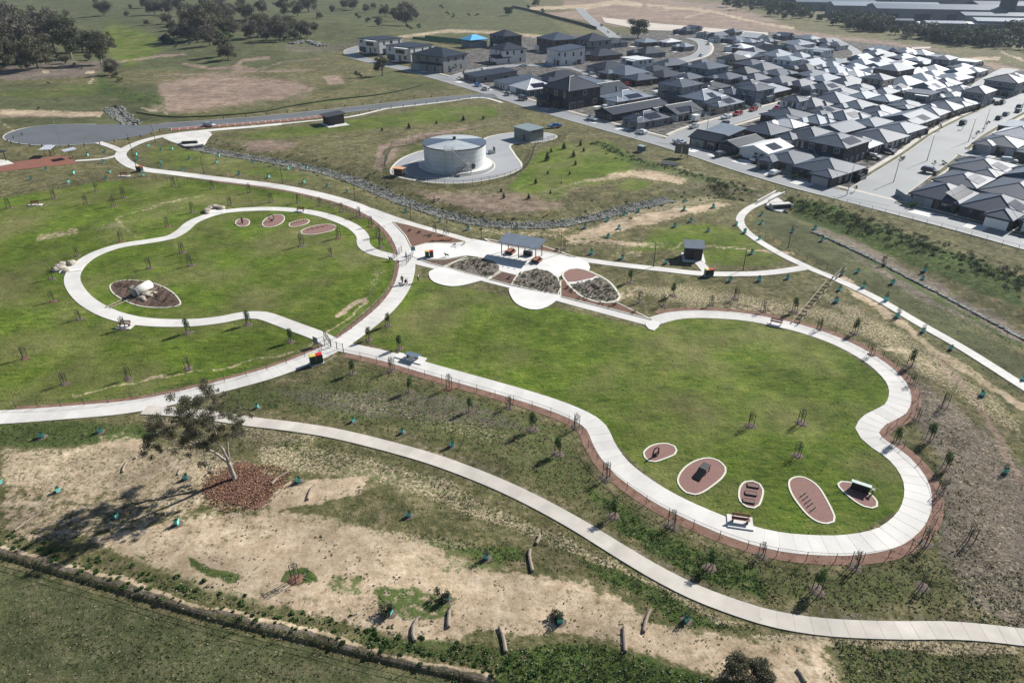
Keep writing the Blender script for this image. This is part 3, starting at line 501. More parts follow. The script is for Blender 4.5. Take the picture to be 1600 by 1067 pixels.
# mulch strips beside paths
def sidestrip(k, t0, t1, o1, o2, m, z=.03, name='path_verge'):
    P = PL[k][0]; n = len(P); Q = P[int(t0*n):int(t1*n)]
    o = strip(name, Q, o1, o2, z, m, skirt=.02); o['kind'] = 'structure'
sidestrip('loop', .03, .99, -1.35, -2.75, M['edge'])
sidestrip('ring', .04, .62, 1.55, 2.5, M['edge'])
def sheet(name, pts, z, m, parent=None, sm=True, step=1.0, kind='structure', edge=None, ground_pts=False):
    P = np.array(pts, float) if ground_pts else G(pts)
    if sm: P = smooth(P, step, True)
    tri = tessellate_polygon([[Vector((p[0], p[1], 0)) for p in P]]); n = len(P)
    V = [(p[0], p[1], z) for p in P]+[(p[0], p[1], z-.1) for p in P]; F = [tuple(t) for t in tri]+[(i, (i+1) % n, n+(i+1) % n, n+i) for i in range(n)]
    o = mesh_np(name, V, F, m, parent); bm = bmesh.new(); bm.from_mesh(o.data); bmesh.ops.recalc_face_normals(bm, faces=bm.faces); bm.to_mesh(o.data); bm.free()
    if not parent and kind: o['kind'] = kind
    if edge:
        Pc = np.vstack([P, P[:1]]); e = strip('edging', Pc, edge/2, -edge/2, z+.035, M['edging'], parent or o)
    return o
def q4(L, ox, oy, s=4.0): return [(ox+x/s, oy+y/s) for x, y in L]
# plaza and beds
sheet('plaza', [(637,398),(642,386),(665,379),(684,378),(705,380),(722,379),(740,374),(760,378),(800,386),(845,392),(880,398),(905,404),(919,411),(922,418),(919,427),(880,428),(868,438),(845,424),(825,424),(812,426),(808,430),(782,424),(775,410),(752,403),(730,400),(715,402),(696,405),(674,405),(655,406)], .112, M['plaza'], sm=False)
def bed(nm, pts, m, z=.135, edge=.22, sm=False):
    return sheet(nm, pts, z, m, sm=sm, edge=edge)
bed('mulch_bed', [(614,347),(640,353),(694,368),(727,378),(706,381),(684,380),(665,381),(643,387),(634,369)], M['redmulch'])
bed('mulch_bed', [(655,406),(674,406.5),(696,406.5),(715,403.5),(730,401),(712,409),(693,417),(672,412)], M['mulch'])
bed('gravel_bed', [(697,418),(712,410),(730,405),(752,403.5),(772,409),(781,417),(780,425),(762,435.5),(730,428)], M['gravel'], z=.14)
bed('mulch_bed', [(784,425),(808,431),(803,438),(799,446),(765,437)], M['mulch'])
bed('gravel_bed', [(799,446),(806,434),(818,425),(838,421),(858,425),(872,436),(876,449),(872,461),(855,458),(826,452)], M['gravel'], z=.145)
bed('mulch_bed', [(876,440),(884,436),(886,445),(900,456),(925,466),(945,473),(965,474),(985,484),(1012,497),(1018,500),(960,485),(900,470),(876,464)], M['redmulch'])
ov = [(879,432),(880,427),(888,422),(900,420.5),(915,423),(932,430),(950,440),(962,453),(968,465),(964,471),(950,474),(935,473),(915,467),(900,458),(888,445)]
bed('gravel_bed', ov, M['gravel'], z=.155, edge=.4, sm=True)
bed('red_rubber_bed', [(879.5,431),(881,427),(889,422.5),(900,421.5),(914,424),(926,429),(931,432),(925,435),(912,438),(900,441),(888,442)], M['rubber'], z=.17, edge=None, sm=True)
sheet('concrete_band', [(888,442),(900,441.3),(912,438.5),(926,435.3),(931,432.3),(936,434),(928,438),(914,442),(900,444.5),(889,445)], .18, M['plaza'], sm=False)
bed('mulch_bed', [(757,374),(786,379),(840,382.5),(872,393),(899,403),(880,399),(845,392.5),(800,386.5),(765,378.5)], M['redmulch'], edge=.3)
sheet('concrete_apron', [(672,424),(700,419),(745,431),(760,436),(745,441),(725,446),(705,448),(685,444),(673,437)], .118, M['plaza'], sm=True)
sheet('concrete_apron', [(797,450),(835,455),(878,462),(868,471),(855,480),(838,484.5),(818,481),(802,470)], .122, M['plaza'], sm=True)
sheet('concrete_apron', [(1008,504),(1030,503),(1028,512),(1022,517),(1014,515)], .118, M['plaza'], sm=True)
# softfall ovals of the two dog parks
OV = {
 'hoop': q4([(45,220),(110,150),(220,110),(350,108),(430,140),(455,190),(430,240),(300,295),(190,330),(110,320),(60,275)],1000,680,7.965),
 'ramp': q4([(470,560),(510,460),(600,370),(730,305),(860,285),(980,320),(1060,400),(1065,455),(1010,540),(900,630),(780,710),(680,738),(580,715),(500,640)],1000,680,7.965),
 'platform': q4([(1230,740),(1250,640),(1310,580),(1400,570),(1490,610),(1530,680),(1520,770),(1480,870),(1420,905),(1330,890),(1250,820)],1000,680,7.965),
 'bars': q4([(130,620),(150,590),(200,580),(260,600),(320,650),(380,750),(415,830),(410,860),(370,872),(310,860),(250,820),(190,750),(145,680)],1200,600),
 'tunnel': q4([(437,625),(460,610),(510,615),(570,645),(640,690),(680,735),(680,765),(650,775),(600,765),(540,730),(480,680),(445,645)],1200,600),
 'ring_left': q4([(40,600),(60,570),(110,545),(160,545),(178,565),(160,595),(110,618),(60,620)],400,200),
 'weave': q4([(208,600),(240,585),(300,572),(330,578),(325,595),(280,612),(220,620)],400,200),
 'hurdles': q4([(282,650),(310,630),(390,608),(460,603),(498,615),(490,635),(430,655),(350,668),(300,665)],400,200),
 'post': [(368,348),(372,343.5),(380,342),(388,344),(390,348),(386,353),(378,354.5),(371,352.5)],
}
for k, pts in OV.items(): sheet('softfall_oval', pts, .05, M['rubber'], step=.5, edge=.22)
leafpts = q4([(688,190),(720,165),(800,152),(900,160),(1000,185),(1080,230),(1128,290),(1100,315),(1000,325),(880,315),(790,285),(710,235)],0,400)
sheet('gravel_bed', leafpts, .05, M['mulch'], step=.5, edge=.22)
sheet('sports_court', [(-60,262),(-20,256),(20,254),(92,243.5),(104,246),(122,256),(60,262),(0,269),(-60,275)], .06, M['court'], sm=False)
sheet('court_apron', [(-40,258),(0,250),(12,251),(22,256),(0,260),(-40,266)], .075, M['concrete'], sm=False)
# roads
ROADS = [
 ('main', [(600,71),(565,73),(548,78),(560,87),(610,101),(660,114),(720,131),(780,149),(850,171),(920,191),(1000,213),(1080,236),(1160,262),(1240,286),(1310,304),(1400,327),(1500,353),(1600,380),(1750,420)], 8.6, 'street'),
 ('main_east', [(1752,420.6),(1850,446),(1980,478),(2200,530)], 8.6, 'street'),
 ('parkroad', [(60,211),(150,205),(250,198),(350,191),(450,182.5),(550,171.5),(650,160.5),(720,153),(775,150)], 9.0, 'asphalt'),
 ('boulevard', [(1350,314),(1400,280),(1450,246),(1490,215),(1530,192),(1570,172),(1610,152),(1750,92)], 12.5, 'street'),
 ('crossbranch', [(1470,228),(1510,240),(1560,256),(1620,268)], 7.5, 'street'),
 ('estate', [(1045,226),(1090,204),(1150,186),(1200,172),(1240,162),(1262,152)], 8.0, 'street'),
 ('lane', [(700,125),(740,112),(790,105),(840,103),(895,107)], 7.0, 'street'),
 ('alley', [(893,107),(950,127),(1000,146),(1035,160)], 3.2, 'street'),
 ('toproad', [(906,14),(914,24),(930,38),(948,50),(962,60)], 8.0, 'street'),
 ('curve', [(1078,60),(1096,66),(1101,76),(1092,87),(1060,96),(1030,101)], 7.5, 'street'),
 ('back', [(1560,160),(1530,140),(1560,118),(1580,108)], 7.0, 'street'),
 ('site_road', [(1300,60),(1340,85),(1300,100)], 5.0, 'street')]
RP = [(k, line(p, 3.0), w, mm) for k, p, w, mm in ROADS]
for i, (k, P, w, mm) in enumerate(RP):
    o = strip('road', P, w/2, -w/2, .04+.012*i, M[mm], skirt=.03); o['kind'] = 'structure'
    for sgn in (1, -1):
        N = normals(P); E = P+N*sgn*(w/2+.15); ok = np.ones(len(P), bool)
        for k2, P2, w2, _ in RP:
            if k2 == k: continue
            ok &= dist_poly(E[:, 0], E[:, 1], P2) > w2/2+.3
        if k == 'parkroad': ok &= to_px(E[:, 0], E[:, 1])[0] > 250
        run = []
        for j in list(range(len(P)))+[None]:
            if j is not None and ok[j]: run.append(j)
            else:
                if len(run) > 2:
                    strip('kerb', P[run[0]:run[-1]+1]+N[run[0]:run[-1]+1]*sgn*(w/2+.15), .2, -.2, .16+.003*i, M['kerb'], o)
                run = []
# estate footpaths parallel to roads
for k, sgn, off, t0, t1 in (('main', 1, 4.0, .28, .74), ('main', 1, 4.5, .8, .99), ('boulevard', 1, 4.2, .06, .98), ('boulevard', -1, 4.2, .08, .42), ('boulevard', -1, 4.2, .5, .98), ('estate', -1, 3.0, .1, .98), ('estate', 1, 3.0, .12, .98), ('curve', 1, 2.5, .0, .9)):
    P, w = [(a[1], a[2]) for a in RP if a[0] == k][0]; n = len(P); Q = P[int(t0*n):int(t1*n)]; N = normals(Q)
    o = strip('footpath', Q+N*sgn*(w/2+off*.55), .75, -.75, .07+.004*off, M['concrete_old']); o['kind'] = 'structure'
    o = strip('verge_lawn', Q+N*sgn*(w/2+off*.55), -.8 if sgn > 0 else .8, (-off*.55+.5)*sgn, .055, mat('verge_grass', (.07,.085,.03), 1, scale=.15, col2=(.16,.14,.08), bump=.05, bscale=3), skirt=.02); o['kind'] = 'structure'
sheet('turning_circle', [(5,215),(15,208),(40,201),(80,196.5),(150,195),(200,196),(240,199),(240,207),(200,216),(150,224),(100,227.5),(50,226.5),(15,221)], .075, M['asphalt'])
tc_ = strip('kerb', np.vstack([smooth(G([(150,224.5),(100,228),(50,227),(15,221.5),(5,215),(15,207.5),(40,200.5),(80,196),(150,194.5)]), 2)]), .2, -.2, .15, M['kerb']); tc_['kind'] = 'structure'
bays = strip('parking_bays', line([(268,203),(340,197.5),(400,192.5),(470,186.5),(535,178.5)], 3), 1.9, -1.9, .13, M['paver']); bays['kind'] = 'structure'
Pb = line([(268,203),(340,197.5),(400,192.5),(470,186.5),(535,178.5)], 2.7); Nb = normals(Pb); mb = MB()
for p, nn in zip(Pb, Nb):
    mb.box((p[0], p[1], .14), (.14, 3.7, .012), math.atan2(nn[1], nn[0])-math.pi/2)
mb.build('bay_marking', M['line'], bays)
sheet('concrete_yard', [(612,272),(625,250),(660,236),(700,230),(745,222),(765,214),(800,208),(850,208),(870,214),(848,222),(800,226),(803,240),(815,258),(806,268),(770,280),(715,287),(660,284)], .05, mat('yard_asphalt', (.31,.32,.33), .8, .06, .2), edge=.6, sm=True)
sheet('tank_apron', [(634,268),(640,256),(665,248),(700,244),(745,243),(765,250),(773,261),(760,271),(735,277),(700,279),(660,278),(640,274)], .09, mat('apron_concrete', (.27,.28,.29), .85, .06, .3), edge=.35)
# concrete pads
def pad(px, py, w, d, rz, z=.1, nm='concrete_pad', m='plaza'):
    p = at(px, py); o = MB().box((0,0,0), (w, d, .16)).build(nm, M[m]); o.location = (p.x, p.y, z-.02+p.z); o.rotation_euler = (0, 0, rz); o['kind'] = 'structure'; return o
# ================================================================ VEGETATION
def leaves(cs, rs, n, size, rng, flat_=.75, outer=.45):
    """n leaf-sized faces scattered through clumps with centres cs and radii rs"""
    cs = np.array(cs, float); rs = np.array(rs, float); wgt = rs**2/np.sum(rs**2); idx = rng.choice(len(cs), n, p=wgt)
    d = rng.normal(size=(n, 3)); d /= np.linalg.norm(d, axis=1)[:, None]; rad = (outer+(1-outer)*rng.random(n)**.6)*(.82+.3*rng.random(n))
    p = cs[idx]+d*(rs[idx]*rad)[:, None]*np.array([1, 1, flat_])
    a = rng.normal(size=(n, 3)); a /= np.linalg.norm(a, axis=1)[:, None]; b = rng.normal(size=(n, 3)); b -= a*np.sum(a*b, 1)[:, None]; b /= np.linalg.norm(b, axis=1)[:, None]
    s = size*(.6+.8*rng.random(n))[:, None]
    V = np.stack([p-a*s, p+b*s*.55, p+a*s, p-b*s*.55], 1).reshape(-1, 3); F = np.arange(4*n).reshape(n, 4); return V, F
def limb(mb, p0, p1, r0, r1, bend=.12, n=5, seg=6):
    p0, p1 = Vector(p0), Vector(p1); L = (p1-p0).length; off = Vector((random.uniform(-1,1), random.uniform(-1,1), random.uniform(-.3,.6)))*L*bend
    pts = [p0.lerp(p1, i/n)+off*math.sin(math.pi*i/n)+Vector((random.uniform(-1,1), random.uniform(-1,1), 0))*L*.02*(0 < i < n) for i in range(n+1)]
    mb.tube(pts, [r0+(r1-r0)*i/n for i in range(n+1)], seg); return pts
def tree_proto(name, H, Wd, nclump, leafm, n=2200, leaf=.34, barkm='bark_dark', seed=1, trunk_frac=.35, dense=.45):
    rng = np.random.default_rng(seed); random.seed(seed); cs = []; rs = []
    for i in range(nclump):
        q = 2*math.pi*i*.618+rng.random(); r = Wd*.5*math.sqrt((i+.4)/nclump)*.8; z = H*(trunk_frac+(.92-trunk_frac)*rng.random()*(1-.35*(r/(Wd*.5))))
        cs.append((r*math.cos(q), r*math.sin(q), max(z, H*trunk_frac))); rs.append(Wd*(.13+.11*rng.random()))
    t = thing(name, (0,0,0)); mb = MB(); lean = (random.uniform(-.06,.06)*H, random.uniform(-.06,.06)*H)
    limb(mb, (0,0,-.3), (lean[0], lean[1], H*trunk_frac), H*.03, H*.022, .04)
    for c in cs[:10]: limb(mb, (lean[0], lean[1], H*trunk_frac*.9), c, H*.014, H*.004, .1, 4, 5)
    mb.build('trunk', M[barkm], t)
    V, F = leaves(cs, [q*rng.uniform(.8,1.3) for q in rs], n, leaf*.8, rng, .8, .05); mesh_np('crown', V, F, M[leafm], t); remember(t); return t
PROTO = {
 'gum': [tree_proto('gum_tree', 14, 13.5, 19, 'leaf_gum', 5200, .42, 'bark_dark', 11, .2), tree_proto('gum_tree', 13, 11.5, 16, 'leaf_brown', 4400, .40, 'bark_dark', 12, .24), tree_proto('gum_tree', 15, 11, 17, 'leaf_mid', 4600, .40, 'bark', 13, .26)],
 'dense': [tree_proto('evergreen_tree', 9, 9.5, 15, 'leaf_dark', 3200, .36, 'bark_dark', 14, .22), tree_proto('evergreen_tree', 8, 6, 10, 'leaf_mid', 1800, .32, 'bark_dark', 15, .25)],
 'shrub': [tree_proto('shrub', 2.2, 2.6, 6, 'leaf_dark', 500, .16, 'bark_dark', 16, .1), tree_proto('shrub', 2.0, 2.4, 6, 'leaf_green', 500, .16, 'bark_dark', 17, .1)],
 'street': [tree_proto('street_tree', 3.6, 2.0, 5, 'leaf_green', 420, .16, 'bark_dark', 18, .35)],
}
for v in PROTO.values():
    for o in v: o['used'] = 0
def plant(kind, px, py, hpx=None, var=0, sc=None, top=None):
    p = at(px, py); src = PROTO[kind][var % len(PROTO[kind])]
    H0 = {'gum': (14,13,15), 'dense': (9,8), 'shrub': (2.2,2.0), 'street': (3.6,)}[kind][var % len(PROTO[kind])]
    if hpx: dep = p.y*CT+(CAMH-p.z)*ST; sc = hpx/(FPX/dep*.93)/H0
    sc = sc or 1
    if not src['used']:
        src['used'] = 1; src.location = p; src.scale = (sc,)*3; src.rotation_euler = (0,0,random.uniform(0,6.28)); return src
    return copy_tree(src, p, random.uniform(0, 6.28), sc)
FARLM = [(n, G(p)) for n, p in [('the far left edge',[(5,95)]),('the bare clearing at left',[(90,118)]),('the pale bark trunk at left',[(112,92)]),('the creek line above the cul-de-sac',[(175,135)]),('the lone hill tree at left',[(163,25)]),('the big tree clump',[(310,65)]),('the motocross dirt tracks',[(370,105)]),
  ('the top of the hill paddock',[(470,20)]),('the hill paddock fence',[(640,30)]),('the loop road embankment',[(595,118)]),('the black hillside fence',[(830,25)]),('the oval tree by the white strip',[(996,58)]),('the construction site',[(1150,40)]),('the industrial sheds',[(1350,40)]),('the far right edge',[(1590,70)]),('the bare field beyond the estate',[(1500,85)])]]
it = []
GUMS = [(8,105,52,0),(28,98,70,1),(60,108,58,0),(18,62,52,1),(52,62,55,0),(85,78,58,1),(112,93,62,2),(95,60,45,0),(72,95,48,1),(36,75,50,2),(130,83,34,1),(-25,100,70,0),(-60,80,60,1),(158,102,50,2),(166,82,34,0),(150,78,26,1),(176,118,24,1),
 (163,25,27,0),(198,27,8,1),(242,24,28,0),(228,14,22,1),(265,24,26,1),(285,26,28,2),(262,38,18,0),(300,40,36,0),(316,62,60,0),(335,55,48,2),(298,66,34,1),(282,62,24,0),(345,45,40,1),(358,58,34,0),(328,72,30,1),(350,88,34,2),(357,94,30,0),(362,28,20,1),(385,32,30,0),(378,18,20,2),(392,62,30,1),(405,60,34,2),(410,22,20,1),
 (425,58,32,0),(438,66,38,1),(452,62,34,2),(470,56,28,0),(480,60,22,1),(446,28,30,2),(465,26,22,1),(482,20,34,0),(540,14,16,0),(552,16,18,1),(602,26,20,0),(635,41,34,1),(618,34,20,2),(592,42,14,1),(320,15,20,0),(345,12,18,1),(415,42,18,1),(270,48,18,0),(118,84,20,1),(102,100,16,0),(44,110,18,2),(2,80,40,1),(70,70,40,2),(140,95,14,0),(306,52,26,1),(322,58,22,2),(340,64,20,0),(270,58,14,1),(370,50,16,0),(398,48,20,2),(416,64,20,1),(448,50,18,0),(462,64,16,2),(492,50,14,1),(500,30,12,0),(520,22,12,2),(572,20,12,1),(584,14,10,0),(650,30,12,1),(230,40,10,0),(205,16,8,2)]
for x, y, hp, v in GUMS:
    o = plant('gum', x, y, hp*1.0, v); it.append((o, ['rounded grey-green gum tree','thin brownish gum tree','pale trunked open gum tree'][v], x)); o['category'] = 'tree'; o['group'] = 'gum trees on the hill paddock'
label_set(it, FARLM); it = []
for x, y, hp, v in [(597,119,30,1),(795,25,14,0),(837,11,11,0),(825,16,8,1),(848,24,10,1),(996,60,30,0),(1135,12,14,0),(1150,16,16,0),(1165,14,13,1),(1230,22,18,0),(1172,20,12,1)]:
    o = plant('dense', x, y, hp, v); o['category'] = 'tree'; it.append((o, ['dark round evergreen tree','loose olive evergreen tree'][v], x))
label_set(it, FARLM); it = []
for x, y, hp, v in [(561,122,12,0),(640,47,9,0),(655,45,8,1),(575,36,9,0),(700,24,6,0),(708,28,6,1),(733,26,5,0),(745,26,5,0),(560,30,9,1),(173,112,10,0),(180,122,10,0),(186,128,9,1),(77,132,5,0),(60,172,5,0),(690,14,6,0),(200,24,6,0),(355,20,7,1),(380,5,7,0),(400,12,8,1),(430,10,6,0)]+[(random.uniform(255,360), random.uniform(55,75), random.uniform(6,12), i % 2) for i in range(14)]+[(random.uniform(0,130), random.uniform(75,108), random.uniform(5,10), i % 2) for i in range(16)]+[(random.uniform(380,490), random.uniform(45,68), random.uniform(4,9), i % 2) for i in range(10)]:
    o = plant('shrub', x, y, hp, v); o['category'] = 'shrub'; o['group'] = 'shrubs on the hillside'; it.append((o, ['dark low shrub','bright green low shrub'][v], x))
label_set(it, FARLM)
# the belt of trees beyond the estate: front trees one by one, the mass behind as one wood
it = []
bel = [(1200+i*13+random.uniform(-4,4), 24+i*1.95+random.uniform(-3,3)) for i in range(12)]+[(1330+i*9+random.uniform(-3,3), 44+i*1.3+random.uniform(-2,2)) for i in range(8)]+[(1400+i*9.5+random.uniform(-3,3), 55+i*1.15+random.uniform(-2.5,2.5)) for i in range(26)]
for i, (x, y) in enumerate(bel):
    o = plant('dense', x, y, random.uniform(9, 15), i % 2); o['category'] = 'tree'; o['group'] = 'trees of the belt behind the estate'; it.append((o, ['dark round belt tree','loose olive belt tree'][i % 2], x))
label_set(it, FARLM)
def wood(name, regions, n, label):
    rng = np.random.default_rng(5); cs = []; rs = []
    for poly, k, hh in regions:
        P = G(poly)
        for _ in range(k):
            a, b_, c = rng.dirichlet((1,)*len(P)), 0, 0; q = (P*a[:, None]).sum(0)
            r = rng.uniform(2.5, 5.0)*hh; cs.append((q[0], q[1], r*.9+rng.random()*2)); rs.append(r)
    V, F = leaves(cs, rs, n, .95, rng, .9, .55); o = mesh_np(name, V, F, M['leaf_dark']); tag(o, label, 'woodland', None, 'stuff')
wood('distant_woodland', [([(1110,-2),(1180,14),(1300,40),(1300,28),(1180,2)],90,1), ([(1300,28),(1400,44),(1400,52),(1300,42)],50,1), ([(1330,32),(1395,36),(1395,54),(1330,50)],70,1.1), ([(1395,50),(1500,62),(1600,60),(1600,80),(1500,74),(1395,60)],150,1), ([(1300,2),(1450,4),(1600,12),(1600,-6),(1300,-8)],160,1.4), ([(1540,48),(1660,52),(1660,75),(1560,66)],50,1.1), ([(1600,60),(1800,95),(1850,60),(1700,30)],60,1.2)], 60000, 'dark band of distant woodland between the estate and the industrial sheds')
# ---- the big leaning gum
def big_gum():
    random.seed(3); rng = np.random.default_rng(3); b = at(368,748); Y = b.y
    t = thing('gum_tree', b, 0, 'large leaning gum tree with open crown on a red mulch patch, nearest tree', 'tree'); mb = MB()
    def Pq(px, py, dy=0): p = atY(px, py, Y+dy); return Vector((p.x-b.x, p.y-b.y, p.z-b.z))
    fork = Pq(357,722,.2); limb(mb, (0,0,-.4), fork, .30, .24, .03, 6, 9)
    clumps = [(307,618,.4,1.0),(322,612,.8,.8),(283,632,1,1.15),(268,650,.2,1.1),(246,664,-.3,1.2),(236,682,-.6,1.0),(258,686,.4,1.15),(278,676,1.2,1.3),(298,650,-.6,1.2),(315,638,-1.2,1.0),(300,668,.8,1.2),(290,694,-.2,1.1),(315,684,-1,1.0),(335,628,.5,.9),(350,645,1,.85),(338,662,-.6,.95),(366,652,0,.8),(378,662,.6,.7),(352,676,.2,1.0),(372,682,-.6,.8),(330,700,.4,.7),(246,705,-.8,.6),(322,652,1.6,.9),(345,618,-.4,.65),(385,648,1,.5),(322,722,.2,.55),(330,734,-.3,.4)]
    main = [Pq(338,690,-.3), Pq(318,698,.6), Pq(352,680,.4), Pq(330,655,.2)]
    mp = []
    for q, r in zip(main, (.17,.15,.13,.1)): mp.append((q, r)); limb(mb, fork if q is not main[3] else main[0], q, r+.03, r-.03, .06, 5, 7)
    cs = []; rs = []
    for x, y, dy, r in clumps:
        c = Pq(x, y, dy*1.3); cs.append(c); rs.append(r)
        src = min(mp, key=lambda a: (a[0]-c).length); limb(mb, src[0], c, .065, .02, .12, 5, 5)
        for _ in range(3):
            e = c+Vector(rng.normal(size=3))*r*.7; limb(mb, src[0].lerp(c, .7), e, .025, .008, .15, 3, 4)
    for px, py in ((330,742),(322,728)): limb(mb, Pq(350,716), Pq(px,py,-.8), .05, .012, .2, 5, 5)
    mb.build('trunk', M['bark'], t, True)
    sub = []; sr = []
    for c, r in zip(cs, rs):
        for _ in range(6): sub.append(tuple(Vector(c)+Vector(rng.normal(size=3))*r*.85)); sr.append(r*rng.uniform(.4,.8))
    V, F = leaves(sub, sr, 38000, .078, rng, .8, .0); mesh_np('crown', V, F, M['leaf_gum'], t)
big_gum()
_P = smooth(G([(316,765),(330,748),(352,735),(370,722),(395,724),(412,740),(430,745),(440,752),(428,765),(422,780),(402,794),(375,790),(345,782),(325,776)]), .25, True); _c = _P.mean(0)
_P = _c+(_P-_c)*(1+np.array([.09*mnoise.noise(Vector((q[0]*1.3, q[1]*1.3, 0)))+.08*mnoise.noise(Vector((q[0]*4, q[1]*4, 3))) for q in _P]))[:, None]
m_ = sheet('mulch_patch', _P, .05, M['redmulch'], sm=False, ground_pts=True)
def chips(name, c, r, n, m, label, seed):
    rng = np.random.default_rng(seed); q = rng.uniform(0, 6.28, n); d = r*np.sqrt(rng.random(n))*(1+.12*np.sin(3*q))*(1+.18*np.abs(rng.normal(size=n))*(rng.random(n) < .3)); P = np.c_[c[0]+d*np.cos(q)*1.15, c[1]+d*np.sin(q)*.95, np.full(n, .06)+.05*rng.random(n)]
    V, F = leaves(P, np.full(n, .03), n, .10, rng, .5, .1); o = mesh_np(name, V, F, m); tag(o, label, 'mulch', None, 'stuff')
chips('mulch_chips', _c, 4.3, 5200, mat('bark_chips', (.20,.10,.055), .95, scale=3, col2=(.46,.28,.18)), 'coarse red bark chips spread under the big leaning gum tree', 3)
# shrub at the bottom right
def bush(px, py, r, hh, n, label, leafm='leaf_gum', leaf=.07, seed=1):
    rng = np.random.default_rng(seed); random.seed(seed); p = at(px, py); t = thing('bush', p, 0, label, 'bush'); cs = []; rs = []; mb = MB()
    for i in range(30):
        q = rng.random()*6.28; d = r*math.sqrt(rng.random())*.95; z = hh*(.3+.55*rng.random()*(1-.4*d/r)); cs.append((d*math.cos(q), d*math.sin(q), z)); rs.append(r*rng.uniform(.2,.42)); limb(mb, (0,0,-.1), cs[-1], .04, .01, .1, 4, 4)
    mb.build('trunk', M['bark_dark'], t); V, F = leaves(cs, rs, n, leaf, rng, .9, .3); mesh_np('crown', V, F, M[leafm], t); return t
bush(1166,1064,1.9,3.1,11000,'grey-green bushy shrub at the bottom edge right of the sand','leaf_gum',.09,4)
bush(691,936,.75,1.5,900,'dark bushy shrub beside a teal tree guard, upper one near the sand logs','leaf_dark',.07,5)
bush(603,958,.75,1.4,900,'dark bushy shrub beside a teal tree guard, lower one near the ditch','leaf_dark',.07,6)
bush(868,966,.6,1.1,700,'low green shrub at the end of the sand track','leaf_dark',.07,7)
bush(1370,738,.6,1.0,10,'small bare shrub','leaf_dark',.07,7).name
# remove the placeholder bush again (nothing stands there)
_o = [o for o in bpy.data.objects if o.get('label') == 'small bare shrub'][0]
for c in list(_o.children): bpy.data.objects.remove(c)
bpy.data.objects.remove(_o)
# ---- staked saplings
def sapling_proto(kind, seed):
    random.seed(seed); rng = np.random.default_rng(seed); t = thing('staked_sapling', (0,0,0)); r = .42
    for k in range(3):
        q = 2*math.pi*k/3+.5; MB().tube([(r*math.cos(q), r*math.sin(q), -.1), (r*math.cos(q)*1.02, r*math.sin(q)*1.02, 2.0)], .042, 5).build('stake', M['stake'], t)
    mb = MB(); Hs = 2.4 if kind == 'leafy' else 2.1
    limb(mb, (0,0,-.05), (random.uniform(-.15,.15), random.uniform(-.15,.15), Hs), .025, .008, .05, 5, 5)
    for _ in range(7):
        z = random.uniform(.7, Hs); q = random.uniform(0, 6.28); limb(mb, (0,0,z), (.45*math.cos(q), .45*math.sin(q), z+.4), .011, .004, .1, 3, 3)
    mb.build('trunk', M['twig'], t)
    if kind == 'leafy': V, F = leaves([(0,0,1.5),(.1,0,1.95),(0,.1,2.35),(-.1,0,1.2)], [.46,.5,.42,.34], 620, .08, rng, 1.1, .2); mesh_np('crown', V, F, M['leaf_green'], t)
    else: V, F = leaves([(0,0,1.2),(.1,0,1.7),(0,.1,2.1)], [.38,.42,.35], 240, .06, rng, 1.1, .2); mesh_np('crown', V, F, M['leaf_mid'], t)
    pts = [(.82*(1+.16*math.sin(3*a))*math.cos(a), .78*(1+.14*math.cos(2*a))*math.sin(a)) for a in np.linspace(0, 6.28, 15)[:-1]]
    V = [(x, y, .012) for x, y in pts]+[(x*.55, y*.55, .12) for x, y in pts]; n = len(pts)
    F = [(i, (i+1) % n, n+(i+1) % n, n+i) for i in range(n)]+[tuple(range(n, 2*n))]
    mesh_np('mulch_ring', V, F, mat('mulch_ring_grey', (.05,.037,.028), 1, scale=6, col2=(.20,.155,.12), bump=.1, bscale=9) if kind != 'red' else M['redmulch'], t)
    remember(t); t['used'] = 0; return t
SP = {'leafy': sapling_proto('leafy', 21), 'bare': sapling_proto('bare', 22), 'red': sapling_proto('red', 23)}
SAP = [(15,325),(85,310),(151,299),(135,319),(178,322),(194,309),(272,291),(332,295),(390,301),(301,332),(360,321),(262,354,'r'),(189,377,'r'),(121,400),(285,395),(234,419),(298,415),(81,436),(83,471,'r'),(124,499),(194,514),(294,520,'l'),(388,507,'l'),(39,560,'r'),(101,600),(201,592),(294,576),
 (424,316),(466,317),(500,322),(534,331),(561,339),(580,354,'r'),(592,370),(595,387),(529,372,'r'),(471,384),(517,400),(455,534,'l'),(606,509,'l'),(576,531,'l'),(624,545,'l'),(551,584,'l'),(612,579),(640,612,'l'),(702,607,'r'),(734,642,'l'),(795,637),
 (984,441,'l'),(1051,462,'l'),(999,472),(1036,477),(1111,477),(1149,467),(1192,487),(1172,665),(1241,487,'l'),(1280,515),(1335,521,'l'),(1361,555),(1422,572,'l'),(1425,600),(1474,636),(1432,655),(1251,661),(1379,416),(1246,712),(1400,691,'l'),(1452,687,'l'),(1477,732,'l'),(1470,770),(1515,845),(1445,850),
 (832,671,'l'),(872,709,'l'),(900,668),(947,747),(958,807,'l'),(1050,822),(1109,887,'l'),(1190,868),(1276,922,'l'),(1335,886),(1442,917),(462,906,'r'),(806,368),(845,386),(680,365),(883,389)]
it = []
for s in SAP:
    k = {'l': 'leafy', 'r': 'red'}.get(s[2] if len(s) > 2 else '', 'bare'); src = SP[k]; p = at(s[0], s[1]); sc = random.uniform(.88, 1.12)
    if s[1] < 400: sc *= 1.15
    if not src['used']: src['used'] = 1; src.location = p; src.scale = (sc,)*3; src.rotation_euler = (0,0,random.uniform(0,6)); o = src
    else: o = copy_tree(src, p, random.uniform(0, 6.28), sc)
    o['category'] = 'sapling'; o['group'] = 'staked saplings of the park'; it.append((o, {'leafy': 'leafy staked sapling', 'bare': 'bare staked sapling', 'red': 'staked sapling in red mulch'}[k], s[0]))
label_set(it)
